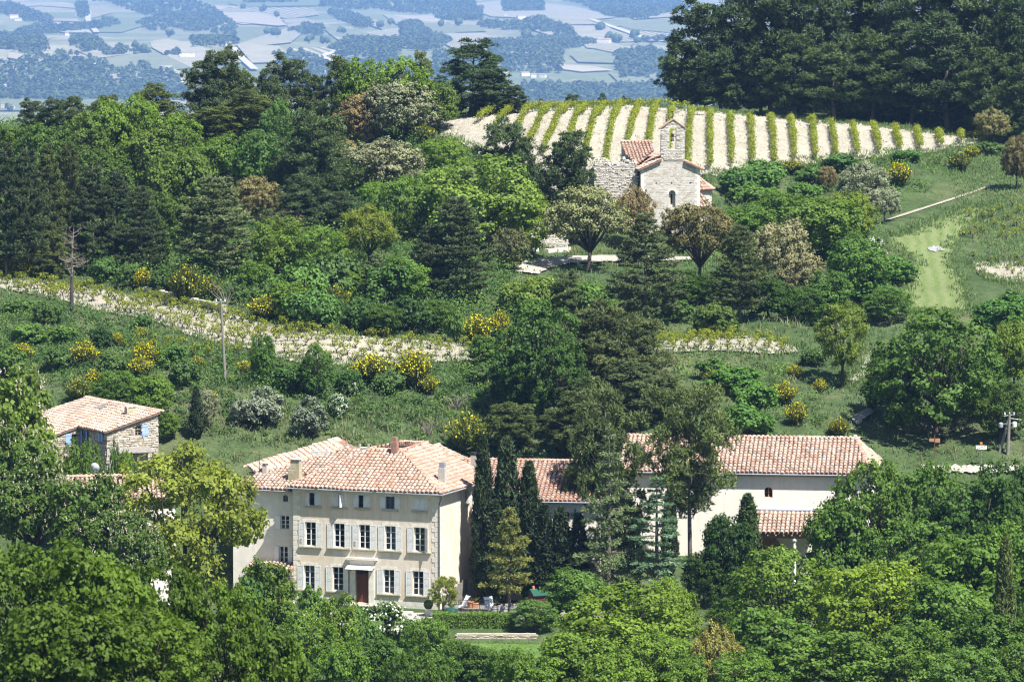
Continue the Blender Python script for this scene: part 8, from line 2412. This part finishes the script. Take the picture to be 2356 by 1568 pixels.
mb = MB().bar((-2.2, 0, 1.66), (2.4, .1, 1.7), .012, n=4); mb.bar((-2.2, 0, -.1), (-2.2, 0, 1.7), .03).bar((2.4, .1, -.1), (2.4, .1, 1.75), .03)
o = mb.build('washing_line', M_ZINC); o.location = (p.x, p.y, g0); tag(o, 'thin washing line that carries the pale cloth', 'washing line')
# boxwood balls, bench, planks
for qx, Y, lab in ((985.5, 394.5, 'clipped box ball at the right corner of the manor front'), (672, 401.5, 'clipped box ball at the left corner of the manor front')):
    p = at(qx, 1400, Y); g0 = gz(p.x, p.y); e = empty('box_ball', (p.x, p.y, g0), 0, lab, 'topiary', 'clipped box balls')
    MB().box(-.24, .24, -.24, .24, 0, .55).box(-.28, .28, -.28, .28, .55, .63).build('pedestal', M_DRESS, e)
    rg = np.random.default_rng(int(qx)); d = unit(rg.normal(size=(2200, 3))); P = d * .40 * rg.uniform(.9, 1.04, (2200, 1)) + np.array([0, 0, 1.0])
    o = obj('foliage', crown_mesh(leaf_quads(P, unit(d + rg.normal(size=d.shape) * .4), rg.normal(size=d.shape), .075, .06), rg.uniform(0, 1, 2200), LM['shrub'], 'foliage'), None, e); o.color = (.7, .75, .55, 1)
p = at(928, 1412, 393.6); e = empty('stone_bench', (p.x, p.y, gz(p.x, p.y)), -PSI, 'pale stone bench against the manor plinth', 'bench')
MB().box(-.85, .85, -.2, .2, .38, .52).build('seat', M_DRESS, e)
for x in (-.6, .6): MB().box(x - .12, x + .12, -.16, .16, 0, .38).build('leg', M_DRESS, e)
e = empty('plank_screen', (MX + 13.95 * math.cos(PSI) + .0, MY - 13.95 * math.sin(PSI), MZ), -PSI, 'grey weathered planks leaning along the manor side wall', 'screen')
for k in range(9): MB().box(0.18, .24, 1.0 + k * .52, 1.48 + k * .52, .2, 1.6 + .09 * k + .1 * (k % 2)).build('plank', M_GREYW, e)
p = at(1020, 1410, 393.8); plant('plane', p.x, p.y, 3.5, 2.9, (1.05, 1.05, .95), 'small yellow green tree at the right corner of the manor', None, None, 1, 2.0)
# satellite dish
p = at(218.6, 1078, 393.5); e = empty('satellite_dish', (p.x, p.y, p.z - 1.0), 0, 'white satellite dish above the low house roof', 'satellite dish')
V = []; F = []; n = 20
for j, r in enumerate((.001, .2, .34, .44)):
    for k in range(n): V.append((r * math.cos(2*math.pi*k/n) * .95, -.12 + .55 * r * r, r * math.sin(2*math.pi*k/n)))
for j in range(3):
    for k in range(n): F.append((j*n+k, j*n+(k+1) % n, (j+1)*n+(k+1) % n, (j+1)*n+k))
m = MB(); m.add(V, F); o = m.build('reflector', M_WHITE, e, smooth=True); o.location = (0, 0, 1.15); o.rotation_euler = (.25, 0, -.25)
MB().bar((0, .1, -2.8), (0, .02, 1.1), .03).build('mast', M_ZINC, e); MB().bar((-.02, -.1, .75), (-.05, -.5, 1.1), .015).box(-.1, 0, -.56, -.47, 1.08, 1.17).build('receiver_arm', M_ZINC, e)
# chapel surroundings
def stone_wall(name, qa, qb, zt, lab, d=.6, lim=120, m=M_ST_CHAPEL):
    a = hit(*qa); b = hit(*qb); L = math.hypot(b.x - a.x, b.y - a.y); rz = math.atan2(b.y - a.y, b.x - a.x)
    e = empty(name, tuple(a), rz, lab, 'wall')
    sl = (b.z - a.z) / L
    mb = MB(); n = max(2, int(L / 1.2))
    for k in range(n):
        x0, x1 = L * k / n, L * (k+1) / n; zz = sl * (x0 + x1) / 2
        mb.box(x0, x1, .06, d, zz - .8, zz + zt - .05 + .03 * (k % 3))
    wl = mb.build('wall', M_MORTAR, e)
    stonework(wl, frame_at(None, (0, .04), (1, 0, 0)), L, min(0, sl * L) - .3, zt + max(0, sl * L), lambda s, z: sl * s - .2 < z < sl * s + zt, m, (.14, .26), (.2, .5), .14, .06, lim)
    return e
stone_wall('terrace_wall', (1205, 566), (1305, 566), 3.0, 'old stone retaining wall behind the chapel path, in tree shade')
for (qa, qb, lab) in (((1200, 579), (1240, 578), 'low pale stone kerb beside the chapel path, left one'), ((1262, 581), (1314, 580), 'low pale stone kerb beside the chapel path, right one')):
    a = hit(*qa); b = hit(*qb); e = empty('stone_kerb', tuple(a), math.atan2(b.y - a.y, b.x - a.x), lab, 'kerb', 'stone kerbs by the chapel path')
    L = (b - a).length
    for k in range(3): MB().box(L * k / 3 + .01, L * (k+1) / 3 - .01, 0, .6, -.3, .42).build('kerb_stone', M_DRESS, e)
stone_wall('dry_stone_wall', (330, 678), (512, 722), .9, 'grey dry stone wall at the wood edge above the vine strip', .6, 150)
stone_wall('dry_stone_wall', (1500, 259), (1562, 264), .55, 'little stone wall at the top edge of the vineyard by the pinewood', .5, 60)
p = hit(1828, 742); e = empty('wooden_barrier', tuple(p), .1, 'low wooden rail in the dark hollow under the pale holm oak', 'barrier')
MB().bar((-1.9, 0, .75), (1.5, 0, .62), .07).build('rail', M_GREYW, e)
for x in (-1.5, 1.1): MB().bar((x, .06, -.1), (x, .06, .75), .07).build('post', M_GREYW, e)
# poles and signs
def pole(qb, qt, r, lab, arm=True):
    b = hit(*qb); t = at(qt[0], qt[1], b.y)
    e = empty('utility_pole', tuple(b), 0, lab, 'pole', 'wooden utility poles')
    d = t - b
    MB().bar((0, 0, -.4), tuple(d), r * 1.25, r * .8, 9).build('pole', M_GREYW, e, smooth=False)
    if arm:
        a = MB().bar(tuple(d + Vector((-.55, 0, -.25))), tuple(d + Vector((.5, 0, -.1))), .05); a.build('cross_arm', M_ZINC, e)
        for x in (-.45, .0, .4): MB().lathe([(.05, 0), (.07, .08), (.04, .16), (.06, .2), (.03, .26)], 8, c=tuple(d + Vector((x, 0, -.14)))).build('insulator', M_WHITE, e)
    return b, t
pole((519, 884), (508, 690), .13, 'lone grey wooden pole below the vine strip on the left')
b, t = pole((2318, 1044), (2323, 950), .15, 'upright pole of the pair at the right edge, with equipment')
_up = bpy.data.objects.get('utility_pole.001')
for _k in range(3):
    MB().tube([tuple(Vector((x, y, z))) for x, y, z in [((t - b).x + -.3 + .35 * _k + 14 * q_, (t - b).y - 5 * q_, (t - b).z + .1 - 1.6 * q_ * (1 - q_) * 2) for q_ in np.linspace(0, 1, 9)]], [.012] * 9, 4).build('wire', M_BLACK, _up)
b2, t2 = pole((2298, 1038), (2321, 962), .13, 'slanting strut pole of the pair at the right edge', False)
e = empty('pole_equipment', tuple(t), 0, 'grey transformer jars and brackets fixed near the top of the right pole', 'transformer')
MB().lathe([(.14, 0), (.2, .08), (.2, .45), (.12, .55)], 12, c=(.45, -.1, -1.3)).build('jar', M_WHITE, e); MB().lathe([(.14, 0), (.22, .08), (.22, .4), (.1, .5)], 12, c=(-.8, .1, -1.35)).build('jar', M_ZINC, e)
MB().bar((-.8, .05, -1.0), (.5, 0, -.9), .03).bar((0, 0, -.45), (1.1, 0, -.6), .04).build('bracket', M_ZINC, e)
p = hit(2257, 1072); h = at(2257, 1022, p.y).z - p.z
e = empty('road_sign', tuple(p), .1, 'white end of village road sign with a diagonal dark bar', 'sign')
MB().bar((0, 0, -.2), (0, 0, h + .2), .04).build('post', M_GREYW, e)
pl = MB().box(-.55, .55, -.07, -.045, h - .45, h).build('plate', M_WHITE, e)
bd = MB(); bd.box(-.55, .55, -.078, -.071, h - .45, h - .41, 0); bd.box(-.55, .55, -.078, -.071, h - .04, h, 0); bd.box(-.55, -.51, -.078, -.071, h - .41, h - .04, 0); bd.box(.51, .55, -.078, -.071, h - .41, h - .04, 0)
bd.build('border', M_BLACK, e)
MB().add([(-.50, -.085, h - .40), (-.40, -.085, h - .40), (.50, -.085, h - .05), (.40, -.085, h - .05), (-.50, -.072, h - .40), (-.40, -.072, h - .40), (.50, -.072, h - .05), (.40, -.072, h - .05)], [(0,1,2,3), (4,7,6,5), (0,4,5,1), (1,5,6,2), (2,6,7,3), (3,7,4,0)]).build('diagonal_bar', M_BLACK, e)
MB().box(-.11, .11, -.07, .07, h + .05, h + .24).build('orange_marker', mat('orange_paint', (.55, .22, .02), .6), e)
p = hit(2150, 1052); h = at(2150, 1006, p.y).z - p.z
e = empty('road_sign', tuple(p), 0, 'rusty signpost with two small brown plates in the shade below the great oak', 'sign')
MB().bar((0, 0, -.2), (0, 0, h + .3), .04).build('post', M_COPPERB, e); MB().box(-.5, -.05, -.06, -.03, h - .35, h - .05).build('plate', M_PINEW, e); MB().box(.05, .5, -.06, -.03, h - .45, h - .05).build('plate', M_PINEW, e)

# ================================================================== AIR
hz = bpy.data.materials.new('haze'); hz.use_nodes = True
nt = hz.node_tree; nt.nodes.clear()
out = N(nt, 'ShaderNodeOutputMaterial'); pv = N(nt, 'ShaderNodeVolumePrincipled')
pv.inputs['Color'].default_value = (0.30, 0.53, 1.0, 1); pv.inputs['Density'].default_value = HAZE_DENSITY; pv.inputs['Anisotropy'].default_value = 0.1
nt.links.new(pv.outputs[0], out.inputs['Volume'])
zt = 118.0
MB().box(-6200, 6200, -90, 26500, -275, zt).build('haze', hz, None, 'stuff')
